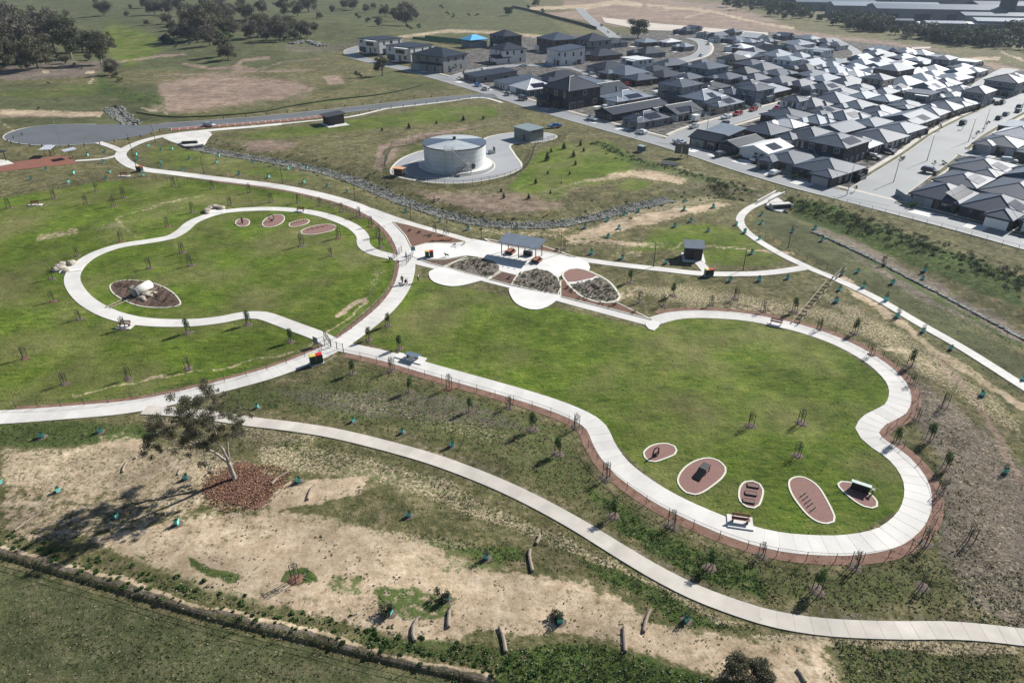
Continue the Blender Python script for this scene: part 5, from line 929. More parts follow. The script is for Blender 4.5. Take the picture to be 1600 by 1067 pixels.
# x, y (roof centre), width, depth, roof, storeys, extras
HS = [
 (594,63,15,14,'d',2,dict(kind='flat',wall='white',rz=-40,nm='dark and white modern two storey house with flat roof at the loop road end')),
 (640,74,15,14,'d',2,dict(kind='flat',wall='white',rz=-40,nm='white and grey two storey box house with framed balcony second on the loop road')),
 (684,88,17,14,'d',2,dict(kind='hip',wall='grey',rz=-40,nm='grey two storey house wrapped in scaffolding with red portable toilet in front',wing=0)),
 (790,57,14,12,'d',2,dict(wall='dark',rz=-58)), (793,78,12,13,'d',2,dict(wall='white',rz=-58,wing=1)),
 (766,110,13,22,'d',1,dict(kind='skillion',rz=-58,wall='grey')), (810,121,12,18,'m',1,dict(kind='skillion',rz=-58,wall='white')), (832,129,14,15,'w',1,dict(rz=-55,solar=14,wing=0)), (876,116,14,20,'d',1,dict(rz=-55)), (906,123,14,18,'g',1,dict(rz=-55)),
 (886,139,13,15,'d',2,dict(rz=-52,wall='dark')), (945,135,14,18,'d',1,dict(rz=-52)), (970,145,14,18,'l',1,dict(rz=-52,solar=16)), (985,162,9,30,'d',1,dict(rz=-52,kind='gable',wing=0,wall='dark')),
 (1003,178,12,17,'m',1,dict(rz=-52,solar=14)), (1060,165,14,17,'d',1,dict(rz=-50,wall='white',solar=16)), (872,62,17,16,'m',2,dict(rz=-62,wing=0)), (884,80,13,13,'m',2,dict(rz=-60,kind='skillion',wall='white')), (926,64,13,14,'d',2,dict(rz=-60)), (958,62,13,14,'d',1,dict(rz=-60)),
 (942,80,14,18,'d',1,dict(rz=-60)), (1013,61,12,13,'l',1,dict(rz=-60)), (1013,77,14,17,'d',1,dict(rz=-58)), (981,90,13,11,'w',2,dict(rz=-58,kind='flat',wall='white')), (922,100,14,17,'d',1,dict(rz=-56)), (963,108,15,17,'g',1,dict(rz=-54)), (1022,103,14,18,'d',1,dict(rz=-54)),
 (1002,116,14,17,'m',1,dict(rz=-53)), (1048,114,14,17,'d',1,dict(rz=-52)), (1045,61,11,13,'w',1,{}), (1070,68,10,11,'l',1,{}), (1055,96,14,20,'m',1,dict(rz=-54)), (1090,96,14,17,'m',1,{}), (1128,104,14,18,'m',2,dict(wall='blue')), (1030,130,13,16,'m',2,dict(wall='grey')), (1068,122,13,15,'d',1,{}), (1090,118,12,15,'m',1,{}), (1112,129,14,17,'d',1,{}),
 (1098,143,13,17,'l',1,dict(wing=0,wall='blue')), (1132,154,13,18,'g',1,dict(solar=12,wall='cream')), (1152,139,12,13,'m',1,{}), (1190,133,12,15,'m',2,dict(wall='blue')), (1163,107,13,16,'d',1,{}), (1160,118,13,16,'m',1,{}), (1182,118,13,16,'m',1,{}), (1193,97,14,17,'m',1,{}), (1150,86,13,14,'d',1,{}), (1165,83,13,13,'w',1,{}), (1158,69,14,14,'w',1,dict(solar=10)),
 (1218,105,13,17,'m',1,{}), (1245,112,14,17,'m',1,{}), (1284,112,14,17,'g',1,{}), (1216,119,13,17,'m',1,{}), (1225,133,13,16,'m',1,{}), (1250,126,13,17,'m',1,{}), (1252,139,13,19,'l',1,dict(wing=0,wall='brick')), (1281,131,13,17,'m',1,{}), (1262,103,13,14,'d',1,{}), (1225,82,14,16,'l',1,{}), (1253,84,11,12,'l',1,{}), (1260,91,12,13,'l',2,dict(wall='white')), (1237,72,13,14,'m',1,{}), (1248,64,16,16,'l',1,{}), (1282,75,13,12,'l',2,dict(kind='flat',wall='white')), (1215,74,14,14,'d',1,{}), (1193,68,13,14,'g',1,{}), (1276,97,12,13,'l',1,{}), (1298,98,12,13,'l',1,{}), (1308,89,12,14,'m',1,{}), (1178,76,13,13,'m',1,{}),
 (1098,212,12,11,'d',1,dict(wing=0,wall='dark',kind='gable')), (1126,204,12,15,'l',1,dict(kind='skillion',wall='brick')), (1149,217,9,17,'d',1,dict(wall='blue',wing=0,kind='gable')), (1184,218,12,15,'w',1,dict(wall='white',kind='gable',wing=0)), (1180,200,13,17,'m',1,dict(wall='dark')), (1206,192,14,14,'w',1,dict(wall='dark')), (1226,235,14,17,'m',1,dict(wall='grey')), (1290,250,15,16,'m',1,dict(wall='dark',wing=1)), (1240,182,14,17,'m',1,dict(wall='dark')), (1262,185,11,12,'l',1,{}), (1299,217,14,18,'m',2,dict(wall='dark',solar=14)), (1326,222,11,14,'l',1,dict(wing=0)),
 (1288,199,14,17,'m',1,{}), (1342,200,15,19,'m',1,{}), (1377,196,13,18,'g',1,dict(wall='brick')), (1424,195,14,17,'g',1,dict(wing=0)), (1378,182,12,15,'g',1,{}), (1322,174,14,17,'g',1,dict(solar=12)), (1290,170,13,16,'m',1,dict(wall='white')), (1362,160,14,17,'g',1,{}), (1408,168,14,17,'g',1,{}), (1456,176,14,19,'g',1,dict(wall='brick')), (1443,161,11,15,'g',1,{}), (1328,153,14,17,'g',1,{}), (1410,155,11,15,'g',1,{}), (1382,149,13,16,'l',1,{}), (1439,143,12,12,'m',2,dict(wall='grey',kind='flat')), (1337,144,12,18,'l',1,{}), (1302,141,13,18,'g',1,{}), (1398,138,14,16,'g',1,{}), (1369,133,14,17,'g',1,{}), (1478,154,13,17,'g',1,{}), (1334,126,14,18,'m',1,{}), (1312,121,14,17,'l',1,{}), (1260,160,13,16,'m',1,{}), (1250,152,9,9,'m',2,{}),
 (1330,108,13,18,'l',1,{}), (1354,104,11,14,'l',1,{}), (1352,113,11,13,'w',1,{}), (1382,109,12,14,'l',1,{}), (1386,117,12,13,'m',2,{}), (1420,121,13,16,'l',1,{}), (1432,134,9,9,'w',1,{}), (1450,126,14,17,'l',1,{}), (1472,121,14,14,'l',1,{}), (1435,112,11,15,'g',1,{}), (1461,105,12,13,'w',1,{}), (1420,106,13,18,'g',2,{}), (1397,100,13,17,'l',1,{}), (1390,93,12,13,'w',1,{}), (1372,98,11,12,'l',1,{}), (1348,95,13,14,'l',1,{}), (1364,90,12,14,'g',1,{}), (1320,90,13,14,'g',1,{}), (1341,87,13,14,'l',1,{}), (1363,82,13,15,'g',1,{}), (1382,76,14,14,'l',1,{}), (1388,83,12,14,'g',1,{}), (1413,85,12,13,'l',1,{}), (1438,89,13,14,'l',1,{}), (1461,94,12,13,'l',1,{}), (1416,76,10,12,'l',1,{}), (1434,79,10,11,'w',1,{}), (1452,82,12,10,'l',1,dict(kind='flat')), (1488,98,12,13,'l',1,{}), (1512,90,14,12,'w',1,dict(kind='flat')), (1475,88,13,14,'m',2,{}),
 (1513,103,13,15,'l',1,{}), (1487,110,13,16,'l',1,{}), (1506,116,13,16,'l',1,{}), (1530,120,14,16,'l',1,{}), (1546,126,11,14,'g',1,{}), (1494,129,12,14,'g',1,{}), (1470,133,13,14,'g',1,{}), (1508,137,14,17,'g',1,{}), (1556,132,12,13,'w',1,{}), (1542,142,14,15,'m',2,dict(wall='grey')), (1470,142,11,12,'w',1,{}), (1487,147,11,13,'g',1,{}), (1500,152,13,12,'g',1,{}), (1528,150,14,16,'g',1,{}),
 (1300,62,13,14,'m',1,{}), (1325,66,13,12,'m',1,{}), (1092,50,12,12,'m',1,{}), (1105,56,12,12,'m',1,{}), (1120,52,12,13,'m',1,{}), (1136,56,12,12,'g',1,{}), (1146,46,12,12,'m',1,{}), (1178,54,16,14,'w',1,{}), (1170,61,15,13,'l',1,{}), (1072,44,12,12,'d',1,{}), (1227,52,12,12,'m',1,{}), (1262,56,16,10,'l',1,{}), (1200,60,13,12,'g',1,{}), (1085,40,12,12,'m',1,{}),
 (1590,117,13,15,'m',1,{}), (1590,130,14,16,'m',2,{}), (1620,125,13,16,'g',1,{}), (1575,190,14,14,'l',1,dict(kind='flat')), (1592,205,14,15,'w',1,{}), (1560,210,14,16,'m',1,dict(wall='white')), (1592,222,16,16,'g',1,dict(wall='brick',wing=0)),
 (1540,262,15,18,'g',1,dict(wing=2)), (1497,262,13,16,'m',1,{}), (1530,282,14,19,'m',1,{}), (1582,264,14,15,'g',1,dict(wing=0)), (1492,280,13,17,'m',1,dict(solar=12)), (1458,300,14,16,'m',1,dict(wall='dark',solar=20,wing=0)), (1512,306,14,16,'m',1,dict(wall='dark',wing=1)), (1552,312,13,15,'m',1,dict(wall='dark',wing=0)), (1606,318,13,16,'m',1,dict(wall='dark')), (1570,288,12,13,'d',1,{}), (1620,288,13,15,'m',1,{}), (1630,240,14,15,'g',1,{}),
]
rnd_k = random.Random(3)
hp = []
for (x, y, w, d, rc, st, ex) in HS:
    p = flat(x, y, 4.2 if st == 1 else 6.5); rz = R(ex.get('rz', -50)); _k = 1.04 if x < 1000 else rnd_k.choice((.78, .84, .9, .95)); hp.append([p[0], p[1], w*_k, d*_k, rz+random.uniform(-.05,.05)])
hp = np.array(hp)
roadsP = [(P, w) for k, P, w, mm in RP]
for itn in range(60):                    # settle the lots so that no two houses overlap and none stands in a road
    mv = np.zeros((len(hp), 2))
    for i in range(len(hp)):
        for j in range(i+1, len(hp)):
            dx, dy = hp[j, 0]-hp[i, 0], hp[j, 1]-hp[i, 1]
            if dx*dx+dy*dy > 900: continue
            c, s = math.cos(hp[i, 4]), math.sin(hp[i, 4]); u, v = dx*c+dy*s, -dx*s+dy*c
            ou = (hp[i, 2]+hp[j, 2])/2+1.6-abs(u); ovv = (hp[i, 3]+hp[j, 3])/2+3.4-abs(v)
            if ou > 0 and ovv > 0:
                if ou < ovv: k = ou*.26*(1 if u > 0 else -1); m_v = np.array([k*c, k*s])
                else: k = ovv*.26*(1 if v > 0 else -1); m_v = np.array([-k*s, k*c])
                mv[i] -= m_v; mv[j] += m_v
    for P, w in roadsP:
        for i in range(len(hp)):
            dd = np.hypot(P[:, 0]-hp[i, 0], P[:, 1]-hp[i, 1]); k = dd.argmin(); lim = w/2+3+hp[i, 3]*.5
            if dd[k] < lim: mv[i] += (hp[i, :2]-P[k])/max(dd[k], .1)*(lim-dd[k])*.4
    hp[:, :2] += np.clip(mv, -2, 2)
# shrink whatever still overlaps
for i in range(len(hp)):
    for j in range(i+1, len(hp)):
        dx, dy = hp[j, 0]-hp[i, 0], hp[j, 1]-hp[i, 1]; c, s = math.cos(hp[i, 4]), math.sin(hp[i, 4]); u, v = abs(dx*c+dy*s), abs(-dx*s+dy*c)
        if u < (hp[i, 2]+hp[j, 2])/2+1 and v < (hp[i, 3]+hp[j, 3])/2+2.6:
            fu = u/((hp[i, 2]+hp[j, 2])/2+1); fv = v/((hp[i, 3]+hp[j, 3])/2+2.6)
            if fu > fv: hp[i, 2] *= max(fu, .6); hp[j, 2] *= max(fu, .6)
            else: hp[i, 3] *= max(fv, .6); hp[j, 3] *= max(fv, .6)
HLM = [(n, G(p)) for n, p in [('the loop road',[(620,95)]),('the corner of the two roads',[(760,140)]),('the blue wrapped frame',[(742,66)]),('the estate entry road',[(1040,215)]),('the long dark gable house',[(985,162)]),('the bend of the hill street',[(1100,75)]),('the white flat roofed house',[(981,90)]),('the short cross street',[(1150,185)]),
 ('the dead end street',[(1250,155)]),('the boulevard corner',[(1340,290)]),('the boulevard middle',[(1450,235)]),('the boulevard far end',[(1570,170)]),('the corner verge right of the boulevard',[(1440,300)]),('the caravan driveway',[(1573,341)]),('the curved wall house',[(1560,235)]),('the middle of the estate',[(1300,130)]),('the pale roof block',[(1430,105)]),('the bare field edge',[(1510,95)]),('the construction site edge',[(1180,52)]),('the building site rows',[(1280,70)]),('the black fence at the hill foot',[(880,60)]),('the right edge of the estate',[(1595,125)]),('the estate back lane',[(1400,190)])]]
it = []
HOUSES = []
for row, (x, y, w0, d0, rc, st, ex) in zip(hp, HS):
    near = y > 128; p = Vector((row[0], row[1], 0)); ex = dict(ex); ex.pop('rz', None); nm = ex.pop('nm', None)
    if 'kind' not in ex and random.random() < .12: ex['kind'] = 'gable'
    if near and 'solar' not in ex and random.random() < .22: ex['solar'] = random.choice((8, 10, 12))
    t = house(p, row[4], row[2], row[3], rc, st, near, label=nm, **ex); HOUSES.append((t, row))
    if st == 2 and x < 960: t.scale = (1.3, 1.3, 1.35) if x < 700 else (1.15, 1.15, 1.28)
    if nm: pass
    else: it.append((t, f"{'two' if st == 2 else 'single'} storey {t['wallname']} house with {t['roofname']} {'roof' if t['kd'] == 'hip' else t['kd']+' roof'}{' and solar panels' if t['sol'] else ''}".replace('roof roof', 'roof').replace('skillion roof', 'sloping roof'), to_px(p.x, p.y, 3)[0]))
    for k in ('roofname', 'st', 'wallname', 'kd', 'sol'): del t[k]
def short(l): 
    w = l.split(); return l if len(w) <= 16 else ' '.join([a for a in w if a not in ('storey',)])[:200]
label_set(it, HLM)
for o, _, _ in it:
    l = o['label'].replace(' from left', ' from left')
    if len(l.split()) > 16: l = l.replace('single storey ', '').replace('two storey', 'tall')
    if len(l.split()) > 16: l = l.replace(' and solar panels', ' with panels').replace('roof with panels', 'solar roof')
    if len(l.split()) > 16: l = l.replace(' brown brick', ' brick').replace(' of the ', ' of ')
    o['label'] = l
# driveways and yards
drv = MB(); nD = 0
for t, row in HOUSES:
    x, y, w, d, rz = row; o = MB().box((0, -d/2-5.2, .02), (5.0 if nD % 2 else 4.2, 5.0, .09)).build('driveway', M['plaza']); o.location = (x, y, .03); o.rotation_euler = (0, 0, rz); o['kind'] = 'structure'; nD += 1
# boundary fences between lots
it = []; rnd = random.Random(5)
for t, row in HOUSES:
    x, y, w, d, rz = row; sy_ = to_px(x, y)[1]
    if sy_ < 96: continue
    m = M['fence_brown'] if rnd.random() < .5 else M['fence_grey']; nm = 'brown fence' if m is M['fence_brown'] else 'grey fence'
    f = thing('boundary_fence', (x, y, 0), rz, None, 'fence', 'boundary fences of the estate'); L = w+1.2; yb = d/2+1.2; nb = int(L/2.4); 
    for k in range(nb): MB().box((-L/2+(k+.5)*L/nb, yb, .9), (L/nb-.04, .05, 1.8)).build('fence_panel', m, f)
    if rnd.random() < .6:
        L2 = d*.8; nb = int(L2/2.6)
        for k in range(nb): MB().box((-w/2-.7, yb-(k+.5)*L2/nb, .9), (.05, L2/nb-.04, 1.8)).build('fence_panel', m, f)
    it.append((f, nm+' behind a house', to_px(x, y)[0]))
label_set(it, HLM)
# estate street trees and shrubs
it = []
for x, y, k in [(1088,232,'s'),(1207,271,'s'),(1497,335,'s'),(1380,219,'s'),(1435,320,'s'),(1583,254,'s'),(1458,262,'s'),(1467,205,'s'),(1524,215,'s'),(1540,200,'s'),(1410,250,'b'),(1355,252,'b'),(1362,248,'b'),(1474,258,'b'),(1520,238,'s'),(860,171,'s'),(1118,225,'b'),(1150,242,'b'),(1260,279,'b'),(1245,270,'b'),(1175,167,'b'),(1150,172,'b'),(1196,160,'b'),(1112,176,'b'),(983,107,'s'),(712,112,'s'),(725,122,'s'),(965,56,'b'),(950,52,'b'),(1470,165,'b'),(1411,219,'b'),(1395,221,'b'),(1335,300,'s'),(1503,203,'s')]:
    o = plant('street' if k == 's' else 'shrub', x, y, 11 if k == 's' else 7*(y/250)**.5, 0 if k == 's' else 1); o['category'] = 'tree' if k == 's' else 'shrub'; o['group'] = 'young street trees' if k == 's' else 'garden shrubs of the estate'; it.append((o, 'young street tree' if k == 's' else 'green garden shrub', x))
label_set(it, HLM)
for t_, row in HOUSES[1::2]:
    x, y, w, d, rz = row; c_, s_ = math.cos(rz), math.sin(rz)
    for lx, ly in ((-w*.3, -d/2-3.2), (w/2+1.0, d*.1)):
        sx_, sy_ = to_px(x+lx*c_-ly*s_, y+lx*s_+ly*c_)
        if sy_ > 70 and sx_ < 1640: o = plant('shrub', sx_, sy_, None, random.randint(0, 1), random.uniform(.5, 1.1)); o['category'] = 'shrub'; o['group'] = 'garden shrubs of the estate'; it.append((o, 'small green garden shrub', sx_))
label_set(it, HLM)
# blue wrapped frame, scaffolding, net fence, yellow and red site bits
p = at(741,74); t = thing('wrapped_building', p, R(-50), 'unfinished house frame with its roof wrapped in bright blue sheet', 'building'); V = []; F = []; hip(V, F, 0, 0, 12, 15, 5.0, R(24)); mesh_np('roof_wrap', V, F, M['blue_tarp'], t)
for i in range(5):
    for j in (-1, 1): MB().box((-5.5+i*2.7, j*7, 2.4), (.14, .14, 4.8)).build('post', M['timber'], t)
MB().box((0,0,2.0), (10.5, 13, 3.6)).build('wall', WALLS['blue'], t)
t = thing('scaffolding', at(684,103), R(-40), 'green and steel scaffolding in front of the grey two storey house', 'scaffold')
for i in range(8):
    for j in (0, 1.2): MB().tube([(-8+i*2.3, j, 0), (-8+i*2.3, j, 7)], .06, 5).build('pole', M['steel'], t)
for z in (2, 4, 6): MB().box((0, .6, z), (16.5, 1.2, .08)).build('deck', M['timber'], t); MB().tube([(-8,0,z+1), (8.1,0,z+1)], .05, 5).build('rail', M['steel'], t)
t = thing('net_fence', at(682,66), R(-40), 'green netting fence round the empty lot behind the loop road houses', 'fence')
for i in range(6): MB().box((-20+i*8, 0, .9), (7.8, .05, 1.8)).build('net_panel', M['green_net'], t); MB().box((-20+i*8, 12, .9), (7.8, .05, 1.8)).build('net_panel', M['green_net'], t)
def simple(name, label, cat, px, py, rz, parts, group=None, z=0):
    p = at(px, py); t = thing(name, (p.x, p.y, p.z+z), rz, label, cat, group)
    for pn, boxes, m in parts:
        mb = MB()
        for b in boxes: mb.box(*b)
        mb.build(pn, M[m] if isinstance(m, str) else m, t)
    return t
for x, y, c, nm in ((666,103,'lid_red','red portable toilet by the scaffolded house'),(1009,166,'lid_red','red barrier on the vacant lot by the main road')):
    simple('portable_toilet' if y < 120 else 'barrier', nm, 'toilet' if y < 120 else 'barrier', x, y, .3, [('body', [((0,0,1.1), (1.2,1.2,2.2))] if y < 120 else [((0,0,.5), (3.5,.4,1.0))], c), ('roof' if y < 120 else 'foot', [((0,0,2.27), (1.3,1.3,.14), 0, .7)] if y < 120 else [((-1.4,0,.05), (.5,.9,.1)), ((1.4,0,.05), (.5,.9,.1))], 'white')])
# ================================================================ ROADSIDE AND PARK BUILDINGS
def tank():
    c = flat(711.5, 257); r = 9.2; Hh = 6.4; t = thing('water_tank', (c[0], c[1], .09), 0, 'large pale round concrete water tank with pinwheel roof and external stair', 'water tank')
    MB().lathe([(r+1.9, 0), (r+1.9, .15), (r+.05, .18)], 64).build('plinth', M['concrete'], t); MB().lathe([(r, -.1), (r, Hh)], 64).build('wall', M['tank'], t, False)
    for k in range(1, 5): MB().lathe([(r+.02, Hh*k/5-.03), (r+.035, Hh*k/5), (r+.02, Hh*k/5+.03)], 64).build('joint_band', mat('tank_band', (.33,.36,.37)), t)
    ap = (0, 0, Hh+1.0); re = r+.25
    for k, (a0, a1, m) in enumerate(((-32, 32, 'tank_roof_d'), (32, 148, 'tank_roof_l'), (148, 212, 'tank_roof_d'), (212, 328, 'tank_roof_l'))):  # sheen by sheet direction is painted in, sector by sector
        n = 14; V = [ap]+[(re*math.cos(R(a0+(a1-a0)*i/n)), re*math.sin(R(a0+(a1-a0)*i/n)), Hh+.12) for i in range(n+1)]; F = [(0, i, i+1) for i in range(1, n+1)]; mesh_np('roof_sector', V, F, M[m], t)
    MB().lathe([(re-.02, Hh-.18), (re, Hh-.18), (re, Hh+.1)], 64).build('gutter', M['dark_steel'], t); MB().box((0,0,Hh+1.3), (.9,.9,.8)).build('roof_vent', M['dark_steel'], t)
    # stair: platform at the top, upper flight down to the right, landing, lower flight back to the left
    ang = -95; px_, py_ = (r+.9)*math.cos(R(ang)), (r+.9)*math.sin(R(ang)); st = MB(); rail = MB()
    MB().box((px_, py_, Hh+.2), (2.4, 1.6, .12)).build('platform', M['steel'], t)
    A = Vector((px_+1.0, py_-.1, Hh+.2)); B = Vector((px_+5.0, py_+.3, 2.9)); Cc = Vector((px_+1.8, py_-1.0, .1))
    for P0, P1, nm in ((A, B, 'upper_flight'), (B+Vector((0,-1.1,0)), Cc, 'lower_flight')):
        mb = MB(); n = 14
        for i in range(n): q = P0.lerp(P1, (i+.5)/n); mb.box(tuple(q), (.32, .95, .05))
        for s in (-.5, .5): mb.tube([P0+Vector((0,s,-.1)), P1+Vector((0,s,-.1))], .08, 4); mb.tube([P0+Vector((0,s,1)), P1+Vector((0,s,1))], .04, 4); mb.tube([P0+Vector((0,s,.5)), P1+Vector((0,s,.5))], .03, 4)
        mb.build(nm, M['steel'], t)
    MB().box((B.x+.6, B.y-.5, 2.85), (1.4, 2.2, .1)).build('landing', M['steel'], t)
    for dx, dy, zt in ((.1,.4,2.8),(1.2,.4,2.8),(.1,-1.5,2.8),(1.2,-1.5,2.8)): MB().tube([(B.x+dx,B.y+dy,0),(B.x+dx,B.y+dy,zt+1.1)], .07, 5).build('post', M['steel'], t)
    for dx, dy in ((-1.1,-.7),(1.1,-.7)): MB().tube([(px_+dx,py_+dy,0),(px_+dx,py_+dy,Hh+1.3)], .08, 5).build('post', M['steel'], t)
    MB().tube([(px_-1.1,py_-.7,Hh+1.25),(px_+1.1,py_-.7,Hh+1.25)], .04, 4).tube([(px_-1.1,py_-.7,Hh+.75),(px_+1.1,py_-.7,Hh+.75)], .03, 4).build('handrail', M['steel'], t)
    cg = MB()
    for i in range(9): cg.box((px_+2.6+i*.42, py_-1.6, 1.1), (.05,.05,2.2))
    cg.box((px_+4.3, py_-1.6, 2.2), (3.6,.05,.05)); cg.box((px_+4.3, py_-1.6, .1), (3.6,.05,.05)); cg.build('safety_cage', M['dark_steel'], t)
    a = R(-52); ht = MB().lathe([(.6,0),(.8,0),(.8,.25),(.6,.25)], 16).build('access_hatch', M['dark_steel'], t); ht.location = ((r-.1)*math.cos(a), (r-.1)*math.sin(a), 1.3); ht.rotation_euler = (math.pi/2, 0, a+math.pi/2)
tank()
def shelter():
    t = thing('picnic_shelter', flat(815,400).tolist()+[.11], R(-25), 'large open picnic shelter with long blue-grey sloping roof on the white plaza', 'shelter')
    L, Dp = 9.2, 4.6; z0, z1 = 2.9, 3.5; V = [(-L/2,-Dp/2,z0),(L/2,-Dp/2,z0),(L/2,Dp/2,z1),(-L/2,Dp/2,z1)]; V += [(x,y,z+.12) for x,y,z in V]; ro = mesh_np('roof', V, [(3,2,1,0),(4,5,6,7),(0,1,5,4),(1,2,6,5),(2,3,7,6),(3,0,4,7)], roofmat('shelter_roof', (.17,.20,.24), .45), t)
    for x in (-3.9, 0, 3.9):
        for y in (-1.6, 1.7): MB().box((x,y,1.45), (.14,.14,2.9+(y+1.6)*.13)).build('post', M['black'], t)
    bm_ = MB()
    for x in (-3.9,-2.6,-1.3,0,1.3,2.6,3.9): bm_.box((x,0,2.86+.17), (.08,4.2,.14))
    bm_.box((0,-1.6,2.75), (8.6,.1,.18)); bm_.build('rafters', M['black'], t); MB().box((1.2,.6,.5), (1.9,.7,1.0)).build('barbecue', M['black'], t)
    for i, (dx, dy, nm) in enumerate(((-2.7,.2,'picnic table at the left end under the shelter'),(4.2,-1.7,'picnic table beside the right end of the shelter'))):
        c, s = math.cos(R(-25)), math.sin(R(-25)); b = thing('picnic_table', (t.location.x+dx*c-dy*s, t.location.y+dx*s+dy*c, .115), R(65), nm, 'table', 'tables at the shelter')
        MB().box((0,0,.76), (2.2,.8,.06)).build('table_top', M['seat'], b)
        for q in (-1, 1): MB().box((0,q*.85,.45), (2.2,.32,.05)).build('seat', M['seat'], b); MB().box((q*.8,0,.36), (.08,1.7,.72), 0, .8).build('leg', M['dark_steel'], b)
shelter()
def block(name, label, px, py, w, d, rz, zr, wallm, roofm, ov=.5, tilt=.35, door=True, grp=None, cat='building', slats=0):
    p = at(px, py); t = thing(name, p, rz, label, cat, grp); hh = zr
    MB().add([(-w/2,-d/2,0),(w/2,-d/2,0),(w/2,d/2,0),(-w/2,d/2,0),(-w/2,-d/2,hh),(w/2,-d/2,hh),(w/2,d/2,hh+tilt),(-w/2,d/2,hh+tilt)], [(0,1,5,4),(1,2,6,5),(2,3,7,6),(3,0,4,7)]).build('wall', wallm, t)
    a, b = w/2+ov, d/2+ov; V = [(-a,-b,hh+.03),(a,-b,hh+.03),(a,b,hh+tilt+.05),(-a,b,hh+tilt+.05)]; V += [(x,y,z+.16) for x,y,z in V]; mesh_np('roof', V, [(3,2,1,0),(4,5,6,7),(0,1,5,4),(1,2,6,5),(2,3,7,6),(3,0,4,7)], roofm, t)
    if door: MB().box((w*.15,-d/2-.03,1.05), (.95,.06,2.1)).build('door', M['dark_steel'], t); MB().box((w/2+.03,0,hh-.45), (.05,d*.7,.35)).build('louvre', M['frame_d'], t)
    for k in range(slats): MB().box((-w/2+(k+.5)*w/slats,-d/2-.05,hh/2), (w/slats*.55,.05,hh-.1)).build('cladding_batten', M['stake'], t)
    return t
block('toilet_block', 'small dark timber clad toilet block with slate roof beside the east footpath', 1082, 402, 3.4, 3.2, R(-8), 2.6, WALLS['dark'], roofmat('slate_roof', (.13,.15,.18), .5), .45, .3, slats=7)
block('toilet_block', 'dark brown roofed building on a pale slab beside the red parking bays', 522, 193, 5.2, 6.2, R(-55), 3.0, mat('dark_brown_clad', (.05,.035,.03), .8), mat('dark_sheet_roof', (.035,.035,.04), .6), .9, .5, slats=8)
pad(523, 194.5, 9, 8, R(-55), .03); pad(1083, 403, 4.6, 4.8, R(-8), .03)
block('pump_shed', 'blue-grey utility shed with flat roof beside the tank yard road', 826, 217, 8.5, 6.0, R(-52), 3.6, mat('shed_wall', (.17,.19,.19), .7), roofmat('shed_roof', (.22,.27,.28), .5), .4, .25)
simple('cabinet', 'small green electrical cabinet on the verge of the estate road', 'cabinet', 1002, 237, R(-54), [('body', [((0,0,.95), (2.3,1.6,1.7))], mat('cabinet_green', (.09,.15,.13), .6)), ('plinth', [((0,0,.08), (2.6,1.9,.16))], 'concrete'), ('lid', [((0,0,1.84), (2.5,1.8,.08))], mat('cabinet_lid', (.25,.33,.30), .6))])
t = simple('sign_board', 'tall two panel brown sign seen from behind beside the estate road', 'sign', 1064, 246, R(-20), [('panel', [((-1.1,0,2.6), (2.0,.12,3.0))], mat('sign_back', (.16,.14,.12), .8)), ('panel', [((1.1,0,2.6), (2.0,.12,3.0))], mat('sign_back', (.16,.14,.12)))])
for x in (-2,-.1,.1,2): MB().box((x,.12,2.1), (.12,.12,4.2)).build('post', M['stake'], t)
simple('ground_mat', 'black square mat lying on the slope below the sign board', 'mat', 1047, 256, R(-25), [('sheet', [((0,0,.1), (5.5,3.4,.08))], 'black'), ('border', [((0,-1.75,.08),(5.6,.15,.12)), ((0,1.75,.08),(5.6,.15,.12))], 'black')])
simple('kiosk', 'small kiosk with orange roof at the gate of the tank yard', 'kiosk', 624, 274, R(-20), [('body', [((0,0,1.0), (2.6,1.3,2.0))], mat('kiosk_body', (.07,.04,.03), .8)), ('roof', [((0,0,2.1), (3.4,2.2,.16))], 'orange')])
simple('pump_box', 'small pale pump housing right of the tank wall', 'pump', 768, 240, R(-50), [('body', [((0,0,.5), (2.2,1.2,1.0))], 'steel'), ('pipe', [((0,.9,1.0), (.3,.3,2.0)), ((.6,.9,.9), (.2,.2,1.8))], 'dark_steel')])
# culvert headwalls
def culvert(pts, wall_label, opening, o_off):
    P = G(pts); c = P.mean(0); t = thing('culvert', (c[0], c[1], 0), 0, wall_label, 'culvert'); V = []; n = len(P)
    tri = tessellate_polygon([[Vector((a[0], a[1], 0)) for a in P]]); zs = [z for z in o_off]
    V = [(a[0]-c[0], a[1]-c[1], z) for a, z in zip(P, zs)]+[(a[0]-c[0], a[1]-c[1], z-.5) for a, z in zip(P, zs)]
    o = mesh_np('headwall', V, [tuple(q) for q in tri]+[(i, (i+1) % n, n+(i+1) % n, n+i) for i in range(n)], M['concrete'], t)
    bm = bmesh.new(); bm.from_mesh(o.data); bmesh.ops.recalc_face_normals(bm, faces=bm.faces); bm.to_mesh(o.data); bm.free()
    q = flat(*opening); ox, oy = q[0]-c[0], q[1]-c[1]; MB().box((ox, oy, .12), (4.6, 2.2, 1.0), R(12)).build('opening', M['black'], t); MB().box((ox, oy, .62), (5.2, 1.2, .16), R(12)).build('lintel', M['concrete'], t); MB().box((ox-2.3, oy-.2, .15), (.25, 1.8, .9), R(12)).build('wing_wall', M['concrete'], t); MB().box((ox+2.4, oy-.1, .15), (.25, 1.8, .9), R(40)).build('wing_wall', M['concrete'], t)
culvert([(254,216),(270,212),(297,207),(312,205),(329,207.5),(331,211),(318,225),(300,227),(288,227),(266,221)], 'pale concrete culvert headwall with dark opening under the upper left footpath', (297,223), [.15,.2,.2,.2,.2,.12,-.05,-.2,-.25,.05])
